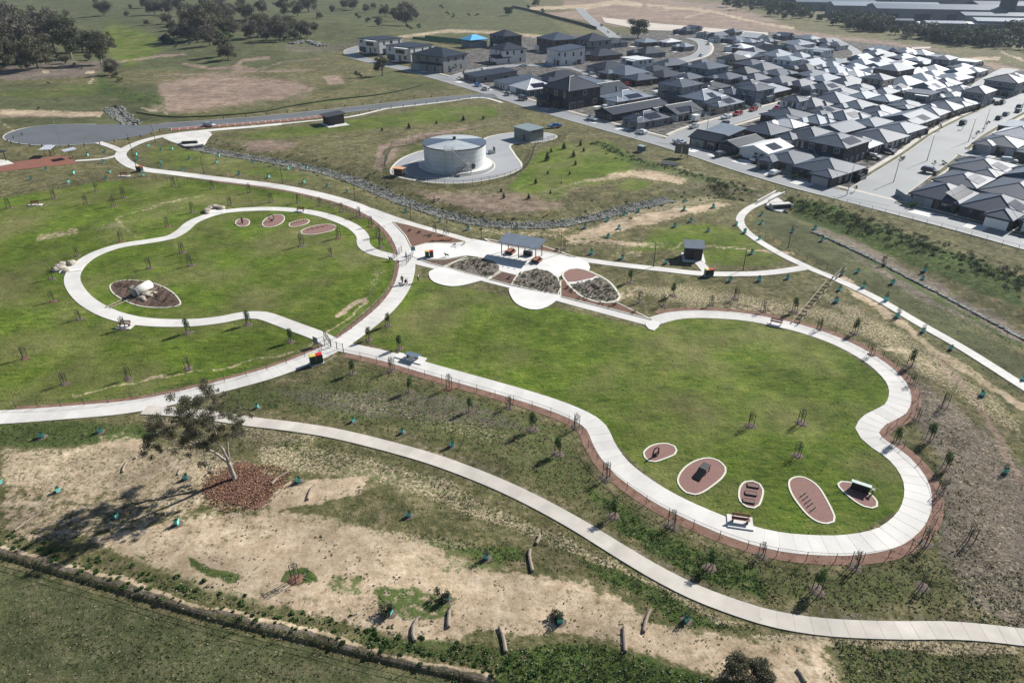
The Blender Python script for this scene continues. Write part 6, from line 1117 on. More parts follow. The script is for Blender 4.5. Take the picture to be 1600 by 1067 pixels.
culvert([(1197,320),(1206,313),(1215,309.5),(1226,316),(1231,323),(1221,328),(1211,327)], 'pale concrete culvert with wing walls at the top of the hillside footpath', (1219,322), [.05,.1,.1,0,-.3,-.5,-.3])
for x, y, rz, L, nm in ((1197,311,48,11,'sloping concrete guard wall left of the right hand culvert path'),(1213,311,46,9,'sloping concrete guard wall right of the right hand culvert path')):
    simple('guard_wall', nm, 'wall', x, y, R(rz), [('panel', [((0,0,.4), (L,.22,.9))], 'concrete'), ('coping', [((0,0,.88), (L+.1,.34,.08))], 'plaza')])
# solar lit picnic roofs and mast by the court
def canopy(px, py, w, d, rz, z, label, tilt=.25):
    p = at(px, py); t = thing('canopy', p, rz, label, 'canopy'); V = [(-w/2,-d/2,z),(w/2,-d/2,z),(w/2,d/2,z+tilt),(-w/2,d/2,z+tilt)]; V += [(a,b,c+.1) for a,b,c in V]; mesh_np('roof', V, [(3,2,1,0),(4,5,6,7),(0,1,5,4),(1,2,6,5),(2,3,7,6),(3,0,4,7)], mat('pale_canopy', (.48,.50,.55), .5, .05), t)
    for s in (-1, 1): MB().box((s*w*.38,0,z/2), (.12,.12,z)).build('post', M['dark_steel'], t)
    MB().box((0,0,.45), (w*.6,.4,.06)).build('seat', M['seat'], t); return t
canopy(75, 243, 2.0, 5.2, R(10), 2.3, 'pale tilted canopy beside the turning circle, left of two'); canopy(83, 243, 1.3, 4.6, R(10), 2.3, 'narrow pale canopy beside the turning circle, right of two')
canopy(112, 247, 3.6, 3.6, R(-45), 2.4, 'pale square canopy at the end of the red sports court')
t = thing('shade_structure', at(2,252), R(5), 'black flat roofed shade structure at the left photo edge', 'shade structure'); MB().box((0,0,2.9), (4.5,2.4,.15)).build('roof', M['black'], t); MB().box((1.5,0,1.4), (.2,.2,2.8)).build('post', M['black'], t); MB().box((-1.5,0,1.4), (.2,.2,2.8)).build('post', M['black'], t)
# ================================================================ LAMPS, POSTS, FENCES
def lamp(px, py, H, name='park_lamp', arm=.5, rz=0, white=False):
    p = at(px, py); t = thing(name, p, rz, None, 'lamp'); m = M['dark_steel'] if not white else M['steel']
    MB().tube([(0,0,-.1),(0,0,H)], [.09,.055] if H < 7 else [.13,.06], 6).build('pole', m, t); MB().lathe([(.16,0),(.16,.14),(.1,.2)], 8).build('base', m, t)
    MB().tube([(0,0,H-.05),(arm,0,H+.05)], .035, 5).build('arm', m, t); MB().box((arm+.22,0,H+.05), (.5,.2,.09)).build('lamp_head', m, t); return t
it = []
for x, y in [(213,262),(206,236),(243,221),(319,273),(442,287),(555,314),(642,342),(752,373),(876,397),(1021,417),(1161,422),(1231,388)]:
    o = lamp(x, y, 5.2, rz=random.choice((-.8,-.6,2.4))); o['group'] = 'black park lamps along the footpaths'; it.append((o, 'slim black park lamp', x))
label_set(it); it = []
for x, y in [(1323,305),(1396,285),(1448,252),(1513,222),(1535,207),(1597,170),(1104,207),(1160,180),(900,107),(1049,153),(742,118),(640,110),(560,78),(1080,160),(995,215)]:
    o = lamp(x, y, 8.0, 'street_lamp', 1.6, random.choice((.6, -2.4)), True); o['group'] = 'street lamps of the estate'; it.append((o, 'tall thin grey street lamp', x))
label_set(it, HLM)
o = lamp(97, 232, 11, 'flood_mast', .8, 2, True); o['label'] = 'tall pale flood light mast beside the turning circle'; o.children[0].data.materials[0] = M['white']
def fence(name, label, P, spacing, H, pm, rails=(1.0,), mesh_=True, gaps=(), postr=.035, cat='fence', group=None, meshm=None, railm=None):
    Q = resample(np.array(P), spacing); c = Q.mean(0); t = thing(name, (c[0], c[1], 0), 0, label, cat, group); pr_ = MB().tube([(0,0,-.1),(0,0,H+.05)], postr, 5); me = _share('post', pr_, pm); n = 0
    for i, q in enumerate(Q):
        z = float(h(q[0], q[1])); inst('post', me, t, (q[0]-c[0], q[1]-c[1], z))
    V = []; F = []; rl = MB()
    for a, b in zip(Q[:-1], Q[1:]):
        za, zb = float(h(*a)), float(h(*b)); A = Vector((a[0]-c[0], a[1]-c[1], za)); B = Vector((b[0]-c[0], b[1]-c[1], zb))
        if mesh_:
            me2 = bpy.data.meshes.new('mesh_panel'); me2.from_pydata([A+Vector((0,0,.03)), B+Vector((0,0,.03)), B+Vector((0,0,H)), A+Vector((0,0,H))], [], [(0,1,2,3)]); me2.materials.append(meshm or CHAIN)
            uv = me2.uv_layers.new(name='UVMap'); L = (B-A).length
            for li, (u, v) in enumerate(((0,0),(L,0),(L,H),(0,H))): uv.data[li].uv = (u, v)
            inst('mesh_panel', me2, t, (0,0,0))
    for r in rails: MB().tube([Vector((q[0]-c[0], q[1]-c[1], float(h(*q))+H*r)) for q in Q], postr*.6, 4).build('rail', railm or pm, t)
    return t
def chain_mat(name, col, per, w):
    """wire netting: thin crossing wires at their true spacing, open in between"""
    m = bpy.data.materials.new(name); m.use_nodes = True; n = m.node_tree; L = n.links; b = n.nodes['Principled BSDF']; b.inputs['Base Color'].default_value = (*col, 1); b.inputs['Roughness'].default_value = .5; b.inputs['Metallic'].default_value = .3; out = n.nodes['Material Output']
    tc = n.nodes.new('ShaderNodeTexCoord'); sp = n.nodes.new('ShaderNodeSeparateXYZ'); L.new(tc.outputs['UV'], sp.inputs[0])
    def mth(op, a, c=None, v=None):
        t = n.nodes.new('ShaderNodeMath'); t.operation = op; L.new(a, t.inputs[0])
        if c is not None: L.new(c, t.inputs[1])
        elif v is not None: t.inputs[1].default_value = v
        return t.outputs[0]
    s = mth('ADD', sp.outputs[0], sp.outputs[1]); d = mth('SUBTRACT', sp.outputs[0], sp.outputs[1]); r = []
    for q in (s, d): f = mth('FRACT', mth('MULTIPLY', q, v=1/per)); r.append(mth('LESS_THAN', f, v=w))
    mx = mth('MAXIMUM', r[0], r[1]); tr = n.nodes.new('ShaderNodeBsdfTransparent'); ms = n.nodes.new('ShaderNodeMixShader'); L.new(mx, ms.inputs[0]); L.new(tr.outputs[0], ms.inputs[1]); L.new(b.outputs[0], ms.inputs[2]); L.new(ms.outputs[0], out.inputs[0]); return m
CHAIN = chain_mat('chain_link', (.05,.05,.055), .07, .045); PALI = chain_mat('security_mesh', (.02,.022,.025), .09, .13)
Pl, w_ = PL['loop']; n = len(Pl); Nl = normals(Pl)
fence('chain_link_fence', 'black chain link fence around the outer edge of the right dog park path', (Pl-Nl*2.3)[int(.035*n):int(.975*n)], 3.0, 1.25, M['dark_steel'], (1.0,))
F2 = smooth(G([(-120,643),(0,638),(100,636),(200,626),(300,608),(400,584),(470,560),(503,546)]), 2); fence('chain_link_fence', 'chain link fence along the lower left of the left dog park', F2, 3.2, 1.25, M['dark_steel'])
F3 = smooth(G([(532,527),(570,498),(600,468),(617,440),(621,412)]), 2); fence('chain_link_fence', 'chain link fence on the right side of the left dog park between the gates', F3, 3.2, 1.25, M['dark_steel'])
F4 = smooth(G([(618,396),(610,376),(585,352),(550,334),(500,318),(430,305),(350,293),(270,285),(200,283),(130,289),(60,301),(0,315),(-80,335)]), 2); fence('chain_link_fence', 'chain link fence across the top of the left dog park', F4, 3.2, 1.25, M['dark_steel'])
TF = smooth(G([(612,232),(604,250),(602,266),(612,277),(640,284),(680,291),(720,293),(760,288),(800,278),(822,264),(833,242),(838,229),(862,222),(884,218)]), 2); fence('security_fence', 'tall black security fence around the water tank yard', TF, 2.6, 2.0, M['black'], (1.0,.1), meshm=PALI, postr=.045)
fence('security_fence', 'black security fence behind the left of the tank', smooth(G([(612,232),(640,227),(660,222),(690,219)]), 2), 2.6, 1.9, M['black'], (1.0,.1), meshm=PALI, postr=.045)
fence('wire_fence', 'thin post and wire fence along the verge of the estate road', smooth(G([(1195,292),(1270,313),(1310,318),(1380,336),(1450,354),(1530,376),(1620,402),(1700,425)]), 2), 3.2, 1.5, M['stake'], (1.0,.5), False, postr=.04)
fence('wire_fence', 'thin dark fence beside the hillside footpath', smooth(G([(1195,372),(1225,387),(1262,407),(1300,425),(1325,437)]), 2), 2.8, 1.3, M['dark_steel'], (1.0,), True)
fence('wire_fence', 'low old wire fence along the bottom left ditch', (DITCH+normals(DITCH)*-.3)[6:60], 4.2, 1.1, M['stake'], (.95,.5), False, postr=.04)
fence('black_fence', 'long black silt fence across the hill above the estate', smooth(G([(800,13),(830,19),(870,30),(905,39),(932,47)]), 4), 4, 2.2, M['black'], (1.0,), True, meshm=M['black'])
fence('silt_fence', 'dark silt fence along the upper edge of the park road', smooth(G([(180,162),(200,185),(215,190)]), 3), 3, .6, M['black'], (1.0,), True, meshm=M['black']); fence('silt_fence', 'long low dark silt fence above the parking bays', smooth(G([(212,174),(250,182),(300,184),(400,177),(460,166),(520,157),(600,148),(660,134)]), 3), 4, .42, M['black'], (1.0,), True, meshm=M['black'])
fence('boundary_wall', 'pale corner boundary wall along the corner house right of the boulevard', smooth(G([(1398,305),(1420,318),(1455,325)]), 2), 2.4, 1.7, M['fence_grey'], (1.0,), True, meshm=mat('blue_grey_fence', (.22,.26,.30), .7))
# bollards along the park road
bo = MB().box((0,0,.42), (.22,.22,.95)); bo.box((0,0,.92), (.18,.18,.06)); bme = _share('bollard', bo, M['stake']); it = []
for pts, sp in (([(35,212),(12,222),(40,228.5),(100,230.5),(150,227),(200,219),(235,211),(250,206)], 4.5), ([(545,182),(600,171),(650,165),(700,158.5),(750,152.5)], 5.5), ([(350,186),(450,177),(550,166),(640,156),(700,150)], 8)):
    for q in resample(smooth(G(pts), 1), sp): o = inst('bollard', bme, None, (q[0], q[1], 0)); tag(o, None, 'bollard', 'dark timber bollards along the park road'); it.append((o, 'short dark timber bollard', to_px(q[0], q[1])[0]))
label_set(it, [(n, G(p)) for n, p in [('the far end of the turning circle',[(15,215)]),('the near kerb of the turning circle',[(100,229)]),('the left path branch',[(160,224)]),('the left culvert',[(270,205)]),('the parking bays',[(400,187)]),('the dark roadside building',[(530,180)]),('the middle of the park road',[(620,165)]),('the road junction',[(735,152)])]])
# gates
def gate(px, py, rz, label, parts=3):
    p = at(px, py); t = thing('pedestrian_gate', (p.x, p.y, .1), rz, label, 'gate')
    for i in range(parts+1): MB().tube([(-2.0+i*4/parts,0,-.1),(-2.0+i*4/parts,0,1.5)], .05, 5).build('post', M['dark_steel'], t)
    for i in range(parts):
        mb = MB(); x0 = -2+i*4/parts+.1; x1 = x0+4/parts-.2; mb.tube([(x0,0,.15),(x1,0,.15)], .025, 4); mb.tube([(x0,0,1.3),(x1,0,1.3)], .025, 4)
        for k in range(5): x = x0+(x1-x0)*k/4; mb.tube([(x,0,.15),(x,0,1.3)], .015, 4)
        mb.build('gate_leaf', M['dark_steel'], t)
gate(512, 534, R(-60), 'double pedestrian gate at the lower path crossing, inner row'); gate(522, 545, R(-30), 'double pedestrian gate at the lower path crossing, outer row'); gate(622, 400, R(75), 'pedestrian gate at the upper crossing, left row'); gate(640, 408, R(80), 'pedestrian gate at the upper crossing, right row')
# bins
def bins(px, py, rz, label, sc=1.0):
    p = at(px, py); t = thing('bin_station', (p.x, p.y, .1), rz, label, 'bins'); t.scale = (sc,)*3
    MB().box((0,0,.03), (1.9,1.1,.06)).build('base_plate', M['concrete'], t)
    for s, lid in ((-.45, 'lid_yel'), (.45, 'lid_red')):
        b = MB().box((s,0,.66), (.8,.85,1.2), 0, 1.03).build('bin', M['binbody'], t); MB().box((s,0,1.31), (.84,.9,.12), 0, .9).build('lid', M[lid], b); MB().box((s,-.44,.95), (.4,.03,.15)).build('handle', M['dark_steel'], b)
bins(495, 568, R(25), 'bin pair with yellow and red lids beside the lower gate', 1.15); bins(671, 402, R(5), 'bin pair with red lid on the plaza near the upper gate'); bins(1107, 431, R(5), 'bin pair with red lid where the toilet path meets the footpath'); bins(219, 268, R(-20), 'bin pair with red lid at the bend of the upper left footpath', 1.1)
# benches
def bench(px, py, rz, label, pw=2.6, pd=1.7, padd=True, back=True, z=.1):
    if padd: pad(px, py, pw, pd, rz, z-.02)
    p = at(px, py); t = thing('bench', (p.x, p.y, z+.06), rz, label, 'bench', 'park benches')
    for k in range(4): MB().box((0,-.21+k*.14,.46), (2.0,.11,.04)).build('seat_slat', M['seat'], t)
    if back:
        for k in range(3): MB().box((0,.30+k*.03,.62+k*.14), (2.0,.035,.11)).build('back_slat', M['seat'], t)
    for s in (-.8, .8):
        MB().box((s,0,.22), (.07,.5,.44)).build('leg', M['dark_steel'], t)
        if back: MB().box((s,.32,.65), (.06,.06,.55)).build('back_post', M['dark_steel'], t)
bench(1156, 817, R(-12), 'slatted bench on a concrete pad above the bottom fence', 2.8, 2.0, z=.16); bench(1212, 508, R(-28), 'slatted bench on a white pad on the top right of the loop', z=.16); bench(470, 331, R(-10), 'slatted bench on the far side of the inner left loop', z=.16); bench(196, 511, R(-5), 'dark slatted bench at the bottom of the inner left loop', z=.16)
bench(194, 276, R(10), 'orange-brown bench on the grass below the left footpath bend', 3.2, 1.2); bench(55, 321, R(12), 'red-brown bench on the grass in the upper left dog park', 3.2, 1.2)
pad(641, 561, 5.0, 1.5, R(-26), .14); pad(652, 563, 2.4, 2.0, R(-26), .145)
p = at(643, 561.5); t = thing('picnic_setting', (p.x, p.y, .22), R(-26), 'grey topped picnic table and bench on white pads beside the loop', 'table'); MB().box((0.2,0,.74), (2.3,.95,.07)).build('table_top', mat('blue_grey_top', (.10,.15,.20), .6), t)
for s in (-.8, .8): MB().box((s+.2,0,.36), (.1,.7,.72)).build('leg', M['dark_steel'], t)
for s in (-1, 1): MB().box((.2,s*.85,.42), (2.2,.35,.06)).build('seat', mat('blue_grey_top', (.10,.15,.20)), t)
# ================================================================ CARS
def car_meshes(kind):
    prof = {'hatch': [(-2.1,.45),(-2.1,.95),(-1.7,1.42),(.35,1.45),(1.05,.98),(2.0,.85),(2.15,.5)], 'van': [(-2.4,.45),(-2.45,1.1),(-2.35,1.95),(1.2,1.98),(1.75,1.15),(2.35,1.0),(2.4,.5)], 'ute': [(-2.5,.5),(-2.5,1.05),(-.6,1.05),(-.5,1.62),(.7,1.62),(1.25,1.1),(2.4,.98),(2.5,.55)], 'suv': [(-2.3,.5),(-2.35,1.1),(-2.05,1.68),(.5,1.70),(1.15,1.12),(2.2,1.0),(2.3,.55)]}[kind]
    W = .88; n = len(prof); V = []; F = []
    for s, in_ in ((-1, 0), (1, 0)):
        for x, z in prof: V.append((x, s*(W-(.16 if z > 1.3 else 0)), z))
    for i in range(n): V.append((0, 0, 0)) if False else None
    F += [tuple(range(n)), tuple(range(2*n-1, n-1, -1))]+[(i, n+i, n+(i+1) % n, (i+1) % n) for i in range(n)]
    body = MB().add(V, F)
    g = MB(); top = [p for p in prof if p[1] > 1.3]; x0, x1, zt = top[0][0], top[-1][0], top[0][1]; zb = 1.02 if kind != 'van' else 1.25
    for s in (-1, 1): g.add([(x0+.05, s*(W-.02), zb),(x1+.45, s*(W-.02), zb),(x1-.05, s*(W-.135), zt-.1),(x0+.15, s*(W-.135), zt-.1)], [(0,1,2,3) if s < 0 else (3,2,1,0)])
    i1 = prof.index(top[-1]); a, b = prof[i1], prof[i1+1]; g.add([(a[0]+.1+(b[0]-a[0])*.05, -.66, a[1]-.04),(a[0]+.1+(b[0]-a[0])*.05, .66, a[1]-.04),(b[0]-.02, .76, b[1]+.05),(b[0]-.02, -.76, b[1]+.05)], [(0,3,2,1)])
    return body, g
CARM = {'white': mat('car_white', (.75,.75,.75), .3, .02, spec=.6, coat=.5), 'silver': mat('car_silver', (.38,.40,.42), .3, .03, metal=.4, coat=.5), 'black': mat('car_black', (.015,.015,.018), .25, .05, coat=.6), 'blue': mat('car_blue', (.03,.15,.42), .3, .05, coat=.5), 'red': mat('car_red', (.42,.02,.02), .3, .05, coat=.5), 'grey': mat('car_grey', (.10,.11,.12), .3, .05, coat=.5)}
CM = {}
wheel = MB().tube([(0,-.11,0),(0,.11,0)], .34, 12); rimb = MB().tube([(0,-.12,0),(0,.12,0)], .2, 10); WME = _share('wheel', wheel, M['tyre']); RME = _share('rim', rimb, M['rim']); HL = _share('headlight', MB().box((0,0,0), (.06,.34,.14)), M['chrome'])
def car(px, py, rz, kind, col, label):
    if kind not in CM: CM[kind] = car_meshes(kind)
    p = at(px, py); t = thing('parked_car', (p.x, p.y, .09), rz, label, {'hatch':'car','van':'van','ute':'ute','suv':'car'}[kind], 'cars of the estate'); b, g = CM[kind]
    MB().add(b.v, b.f).build('body', CARM[col], t); MB().add(g.v, g.f).build('windows', M['glass'], t)
    for x in (-1.4, 1.4):
        for y in (-.78, .78): w_o = inst('wheel', WME, t, (x, y, .34)); inst('rim', RME, w_o, (0,0,0))
    for y in (-.6, .6): inst('headlight', HL, t, (2.12 if kind == 'hatch' else 2.3, y, .78))
    return t
ra = R(-53)
for a in [(327,198,R(-15),'hatch','silver','silver car parked alone on the red parking bays'),(759,141,ra+3.14,'hatch','silver','silver car on the road below the corner house'),(817,157,ra,'van','black','black van parked on the near road beside the solar panel house'),(849,168,ra,'hatch','black','black car parked on the near road behind the black van'),(926,189,ra,'ute','white','white ute parked on the near road by the vacant lot'),(867,200,R(20),'ute','blue','bright blue ute beside the utility shed'),
 (1134,186,R(40),'ute','white','white ute driving on the short cross street'),(1166,171,R(40),'hatch','grey','grey car parked along the short cross street, left one'),(1183,168,R(42),'hatch','silver','silver car parked along the short cross street, right one'),(1222,166,R(35),'suv','black','black car near the dead end of the cross street'),(1110,164,R(-50),'hatch','red','red car in the driveway by the pale roofed house'),(1344,281,R(42),'suv','black','black car turning at the boulevard corner'),(1452,271,R(-50),'suv','black','dark car in the driveway right of the boulevard'),
 (1533,334,R(-50),'hatch','red','left of two red cars in the corner driveway'),(1549,338,R(-50),'hatch','red','right of two red cars in the corner driveway'),(1504,195,R(45),'suv','black','black car parked on the boulevard left kerb'),(1560,187,R(45),'hatch','black','black car parked on the boulevard right kerb, nearer one'),(1571,181,R(45),'hatch','grey','grey car parked on the boulevard right kerb, farther one'),(1592,169,R(45),'hatch','black','black car parked on the boulevard by the right edge'),(1565,163,R(45),'suv','black','black car high up on the boulevard left lane'),
 (1388,240,R(-50),'hatch','black','dark car in a driveway left of the boulevard'),(1365,248,R(-48),'hatch','silver','silver car in a shaded driveway left of the boulevard'),(1180,252,R(-130),'ute','white','white ute in the shared driveway facing the near road'),(1193,256,R(-130),'hatch','grey','grey car in the shared driveway beside the white ute'),(1329,264,R(-48),'hatch','grey','grey car beside the slate roofed corner house'),(1000,88,R(-50),'hatch','silver','silver car beside the white flat roofed house'),(1575,255,R(-20),'suv','silver','silver car on the side road by the right edge')]: car(*a)
_rnd = random.Random(12); _it = []
for key, sgn, ts in (('estate', 1, (.25,.5,.62,.9)), ('estate', -1, (.35,.7)), ('boulevard', 1, (.45,.6,.75)), ('boulevard', -1, (.42,.56,.66,.82)), ('curve', 1, (.3,.7)), ('lane', -1, (.4,.7,.85)), ('main', 1, (.2,.3,.44,.50,.56,.63,.69,.73)), ('alley', 1, (.3,.6,.9)), ('toproad', 1, (.7,))):
    P, w = [(a[1], a[2]) for a in RP if a[0] == key][0]; N = normals(P)
    for f in ts:
        i = int(f*(len(P)-1)); q = P[i]+N[i]*sgn*(w/2-1.3 if key != 'alley' else w/2+1.5); tx, ty = -N[i][1]*-1, -N[i][0]; sx_, sy_ = to_px(q[0], q[1]); col = _rnd.choice(['white','silver','black','grey','white','red','blue','silver']); kd = _rnd.choice(['hatch','suv','ute','hatch'])
        o = car(sx_, sy_, math.atan2(-N[i][0], N[i][1])+(math.pi if _rnd.random() < .5 else 0), kd, col, None); _it.append((o, f"small {col} {'ute' if kd == 'ute' else 'car'} parked by the kerb", sx_))
for t_, row in HOUSES[::4]:
    x, y, w, d, rz = row; q = (x+(-(-d/2-5))*0, y); c_, s_ = math.cos(rz), math.sin(rz); lx, ly = w*.25, -d/2-5.5; sx_, sy_ = to_px(x+lx*c_-ly*s_, y+lx*s_+ly*c_)
    if sy_ > 85 and sx_ < 1640: col = _rnd.choice(['white','silver','black','grey','white','red']); o = car(sx_, sy_, rz+math.pi/2, _rnd.choice(['hatch','suv']), col, None); _it.append((o, f'{col} car on a house driveway', sx_))
label_set(_it, HLM)
for o, _, _ in _it:
    if len(o['label'].split()) > 16: o['label'] = o['label'].replace('small ', '').replace('parked by the kerb', 'at kerb').replace(' of the ', ' of ')
t = simple('caravan', 'white caravan parked on the driveway at the right edge', 'caravan', 1573, 343, R(-50), [('body', [((0,0,1.5), (5.2,2.2,2.1))], 'white'), ('window', [((0,-1.11,1.8), (1.2,.03,.5)), ((1.6,-1.11,1.8), (.8,.03,.5)), ((2.61,0,1.8), (.03,1.4,.5))], 'glass'), ('chassis', [((0,0,.42), (5.4,1.9,.12)), ((3.2,0,.45), (1.4,.15,.12))], 'dark_steel')])
for y in (-1, 1): w_o = inst('wheel', WME, t, (0, y, .34)); inst('rim', RME, w_o, (0,0,0))
t = simple('trailer', 'white box trailer at the kerb of the estate entry road', 'trailer', 1086, 190, R(42), [('box', [((0,0,1.5), (3.0,2.0,1.9))], 'white'), ('drawbar', [((2.2,0,.5), (1.6,.2,.12))], 'dark_steel')])
for y in (-1, 1): w_o = inst('wheel', WME, t, (0, y, .34)); inst('rim', RME, w_o, (0,0,0))
# ================================================================ DOG PARK EQUIPMENT
p = at(1024, 712); t = thing('jump_hoop', (p.x, p.y, .05), R(35), 'black hoop jump standing on the smallest left softfall oval', 'hoop'); MB().tube([(0.5*math.cos(a), 0, .75+.5*math.sin(a)) for a in np.linspace(0, 2*math.pi, 19)], .09, 6, False).build('hoop', M['black'], t); MB().box((0,0,.12), (.3,.5,.24)).build('base', M['black'], t)
for s in (-.52, .52): MB().box((s,0,.4), (.1,.12,.8)).build('post', M['black'], t)
p = at(1100, 737); t = thing('pause_table', (p.x, p.y, .05), R(50), 'black raised table with ramp on the large softfall oval', 'dog equipment'); MB().box((0,0,.85), (1.3,1.0,.08)).build('table_top', M['black'], t); MB().add([(-.65,-.5,.8),(-.65,.5,.8),(-2.1,.45,.05),(-2.1,-.45,.05),(-.65,-.5,.88),(-.65,.5,.88),(-2.1,.45,.12),(-2.1,-.45,.12)], [(0,1,2,3),(7,6,5,4),(0,3,7,4),(1,5,6,2)]).build('ramp', M['black'], t)
for sx_ in (-.5, .5):
    for s in (-.4, .4): MB().box((sx_,s,.42), (.1,.1,.84)).build('leg', M['black'], t)
it = []
for i, (x, y) in enumerate(q4([(1407,635),(1380,730),(1352,825)],1000,680,7.965)):
    p = at(x, y); t = thing('low_platform', (p.x, p.y, .07), R(-14), ['far','middle','near'][i]+' of three flat brown platforms on the small upright oval', 'platform', 'flat platforms on one oval'); MB().box((0,0,.10), (1.25,.62,.06)).build('top', mat('platform_brown', (.17,.085,.07), .8), t); f = MB(); 
    for a in ((0,-.33,1.3,.05),(0,.33,1.3,.05)): f.box((a[0],a[1],.10), (a[2],a[3],.12))
    f.box((-.65,0,.10), (.05,.66,.12)).box((.65,0,.10), (.05,.66,.12)); f.build('frame', M['black'], t)
for i, (x, y) in enumerate(q4([(218,695),(233,715),(248,737),(262,757),(280,785)],1200,600)):
    p = at(x, y); t = thing('step_bar', (p.x, p.y, .06), R(38), ordn(i)+' from the top of five low bars on the long oval', 'bar', 'low bars on the long oval'); MB().box((0,0,.2), (1.05,.08,.06)).build('bar', M['black'], t)
    for s in (-.45, .45): MB().box((s,0,.09), (.08,.1,.2)).build('foot', M['black'], t)
p = at(1343, 766); t = thing('tunnel_table', (p.x, p.y, .05), R(-32), 'pale topped climbing box casting a dark shadow on the rightmost oval', 'dog equipment'); MB().box((0,0,1.0), (2.2,.55,.08)).build('top', mat('pale_green_top', (.30,.38,.36), .5), t); MB().box((0,.2,.48), (2.0,.06,.95)).build('side_panel', M['black'], t); MB().box((0,-.2,.48), (2.0,.06,.95)).build('side_panel', M['black'], t); MB().box((1.35,0,.75), (.4,.5,.06)).build('step', M['black'], t); MB().box((1.35,0,.36), (.08,.4,.72)).build('step_post', M['black'], t)
p = at(425, 346); t = thing('jump_hoop', (p.x, p.y, .05), R(30), 'black hoop jump on the larger left park oval', 'hoop'); MB().tube([(0.6*math.cos(a), 0, .9+.6*math.sin(a)) for a in np.linspace(0, 2*math.pi, 19)], .1, 6, False).build('hoop', M['black'], t); MB().box((0,0,.2), (.3,.5,.4)).build('base', M['black'], t)
p = at(379, 349); t = thing('post', (p.x, p.y, .05), 0, 'short dark post standing on the small round softfall pad', 'post'); MB().box((0,0,.6), (.3,.3,1.2)).build('shaft', M['black'], t); MB().box((0,0,1.25), (.4,.4,.12)).build('cap', M['black'], t)
A, B = at(456, 350), at(478, 345)
for k in range(7):
    q = A.lerp(B, k/6); t = thing('weave_pole', (q.x, q.y, .05), 0, ordn(k)+' from left of the thin yellow weave poles', 'pole', 'yellow weave poles'); MB().tube([(0,0,0),(0,0,1.3)], .05, 5).build('pole', mat('yellow_pole', (.62,.38,.08), .5), t); MB().lathe([(.15,0),(.15,.05)], 8).build('base', M['black'], t)
it = []
for k, (x, y) in enumerate([(484,359),(492,357.5),(500,356),(508,354.5)]): p = at(x, y); t = thing('low_hurdle', (p.x, p.y, .05), R(60), ordn(k)+' from left of the low hurdles on the widest left oval', 'hurdle', 'low hurdles'); MB().box((0,0,.25), (1.3,.08,.08)).build('bar', M['seat'], t); MB().box((-.6,0,.15), (.1,.1,.3)).build('foot', M['black'], t); MB().box((.6,0,.15), (.1,.1,.3)).build('foot', M['black'], t)
# concrete pipe bed with logs and boulders
def boulder(px, py, r, seed, label, grp=None):
    rnd = random.Random(seed); bm = bmesh.new(); bmesh.ops.create_icosphere(bm, subdivisions=2, radius=r)
    for v in bm.verts: v.co *= 1+.22*mnoise.noise(v.co*1.3/r+Vector((seed*3.1,0,0))); v.co.z *= .62; v.co.x *= 1.25
    me = bpy.data.meshes.new('boulder'); bm.to_mesh(me); bm.free(); me.materials.append(M['boulder']); p = at(px, py); o = inst('boulder', me, None, (p.x, p.y, r*.35), (0,0,rnd.uniform(0,6))); tag(o, label, 'boulder', grp)
for i, (x, y, r) in enumerate([(88,423,.8),(96,421,.9),(98,415,.85),(112,413,.9),(104,424,.7),(92,417,.7)]): boulder(x, y, r, i, ordn(i)+' of the sandstone boulders around the seat at far left', 'boulders of the far left seat')
for i, (x, y, r) in enumerate([(323,331,.9),(328,327,.8),(335,325,.95),(341,325,.8),(347,327,.85),(324,334,.6)]): boulder(x, y, r, 20+i, ordn(i)+' of the sandstone boulders around the upper loop seat', 'boulders of the upper loop seat')
for i, (x, y, r) in enumerate([(222,467,.6),(229,462,.7),(233,459,.6),(241,459,.5),(226,470,.4),(236,463,.45),(207,451,.5)]): boulder(x, y, r, 40+i, ordn(i)+' of the pale rocks beside the concrete pipe', 'rocks beside the pipe')
pad(112, 421, 4.0, 3.0, R(20), .09); pad(336, 331, 4.5, 2.6, R(10), .09)
A, B = at(212, 464), at(236, 451); d = (B-A); t = thing('concrete_pipe', (A.x, A.y, .05), math.atan2(d.y, d.x), 'large pale concrete pipe tunnel lying in the planted bed', 'pipe'); L = d.length; n = 20; V = []; F = []
for x, r in ((0,.85),(L,.85),(L,.70),(0,.70)):
    for k in range(n): V.append((x, r*math.cos(2*math.pi*k/n), .85+r*math.sin(2*math.pi*k/n)))
for i in range(4):
    for k in range(n): F.append((i*n+k, i*n+(k+1) % n, ((i+1) % 4)*n+(k+1) % n, ((i+1) % 4)*n+k))
mesh_np('pipe_shell', V, F, M['concrete'], t, smooth_=True); MB().tube([(-.03,0,.85),(.05,0,.85)], .9, 16, False).build('collar', M['concrete_old'], t)
def log(pts, r, label, m='timber', z=.0, grp='logs laid on the sand', nm='log'):
    P = [at(*q) for q in pts]; c = P[0]; Q = smooth([(p.x, p.y) for p in P], .5); t = thing(nm, (c.x, c.y, z), 0, label, 'log', grp); n = len(Q); MB().tube([(q[0]-c.x, q[1]-c.y, r*.75+float(h(q[0], q[1]))) for q in Q], [r*(1-.25*i/n) for i in range(n)], 8).build('trunk', M[m], t); MB().tube([(Q[0][0]-c.x, Q[0][1]-c.y, r*.75), (Q[0][0]-c.x+(Q[0][0]-Q[1][0])*.05, Q[0][1]-c.y+(Q[0][1]-Q[1][1])*.05, r*.75)], r*.9, 8).build('cut_end', M['timber'], t)
log([(166,481),(185,472),(205,463)], .16, 'straight balance log leading from the loop to the pipe', grp=None); log([(172,482),(190,474),(207,466)], .14, 'second thinner log beside the balance log at the pipe', grp=None); log([(238,455),(250,450),(262,446)], .16, 'log running out of the right side of the pipe bed', grp=None)
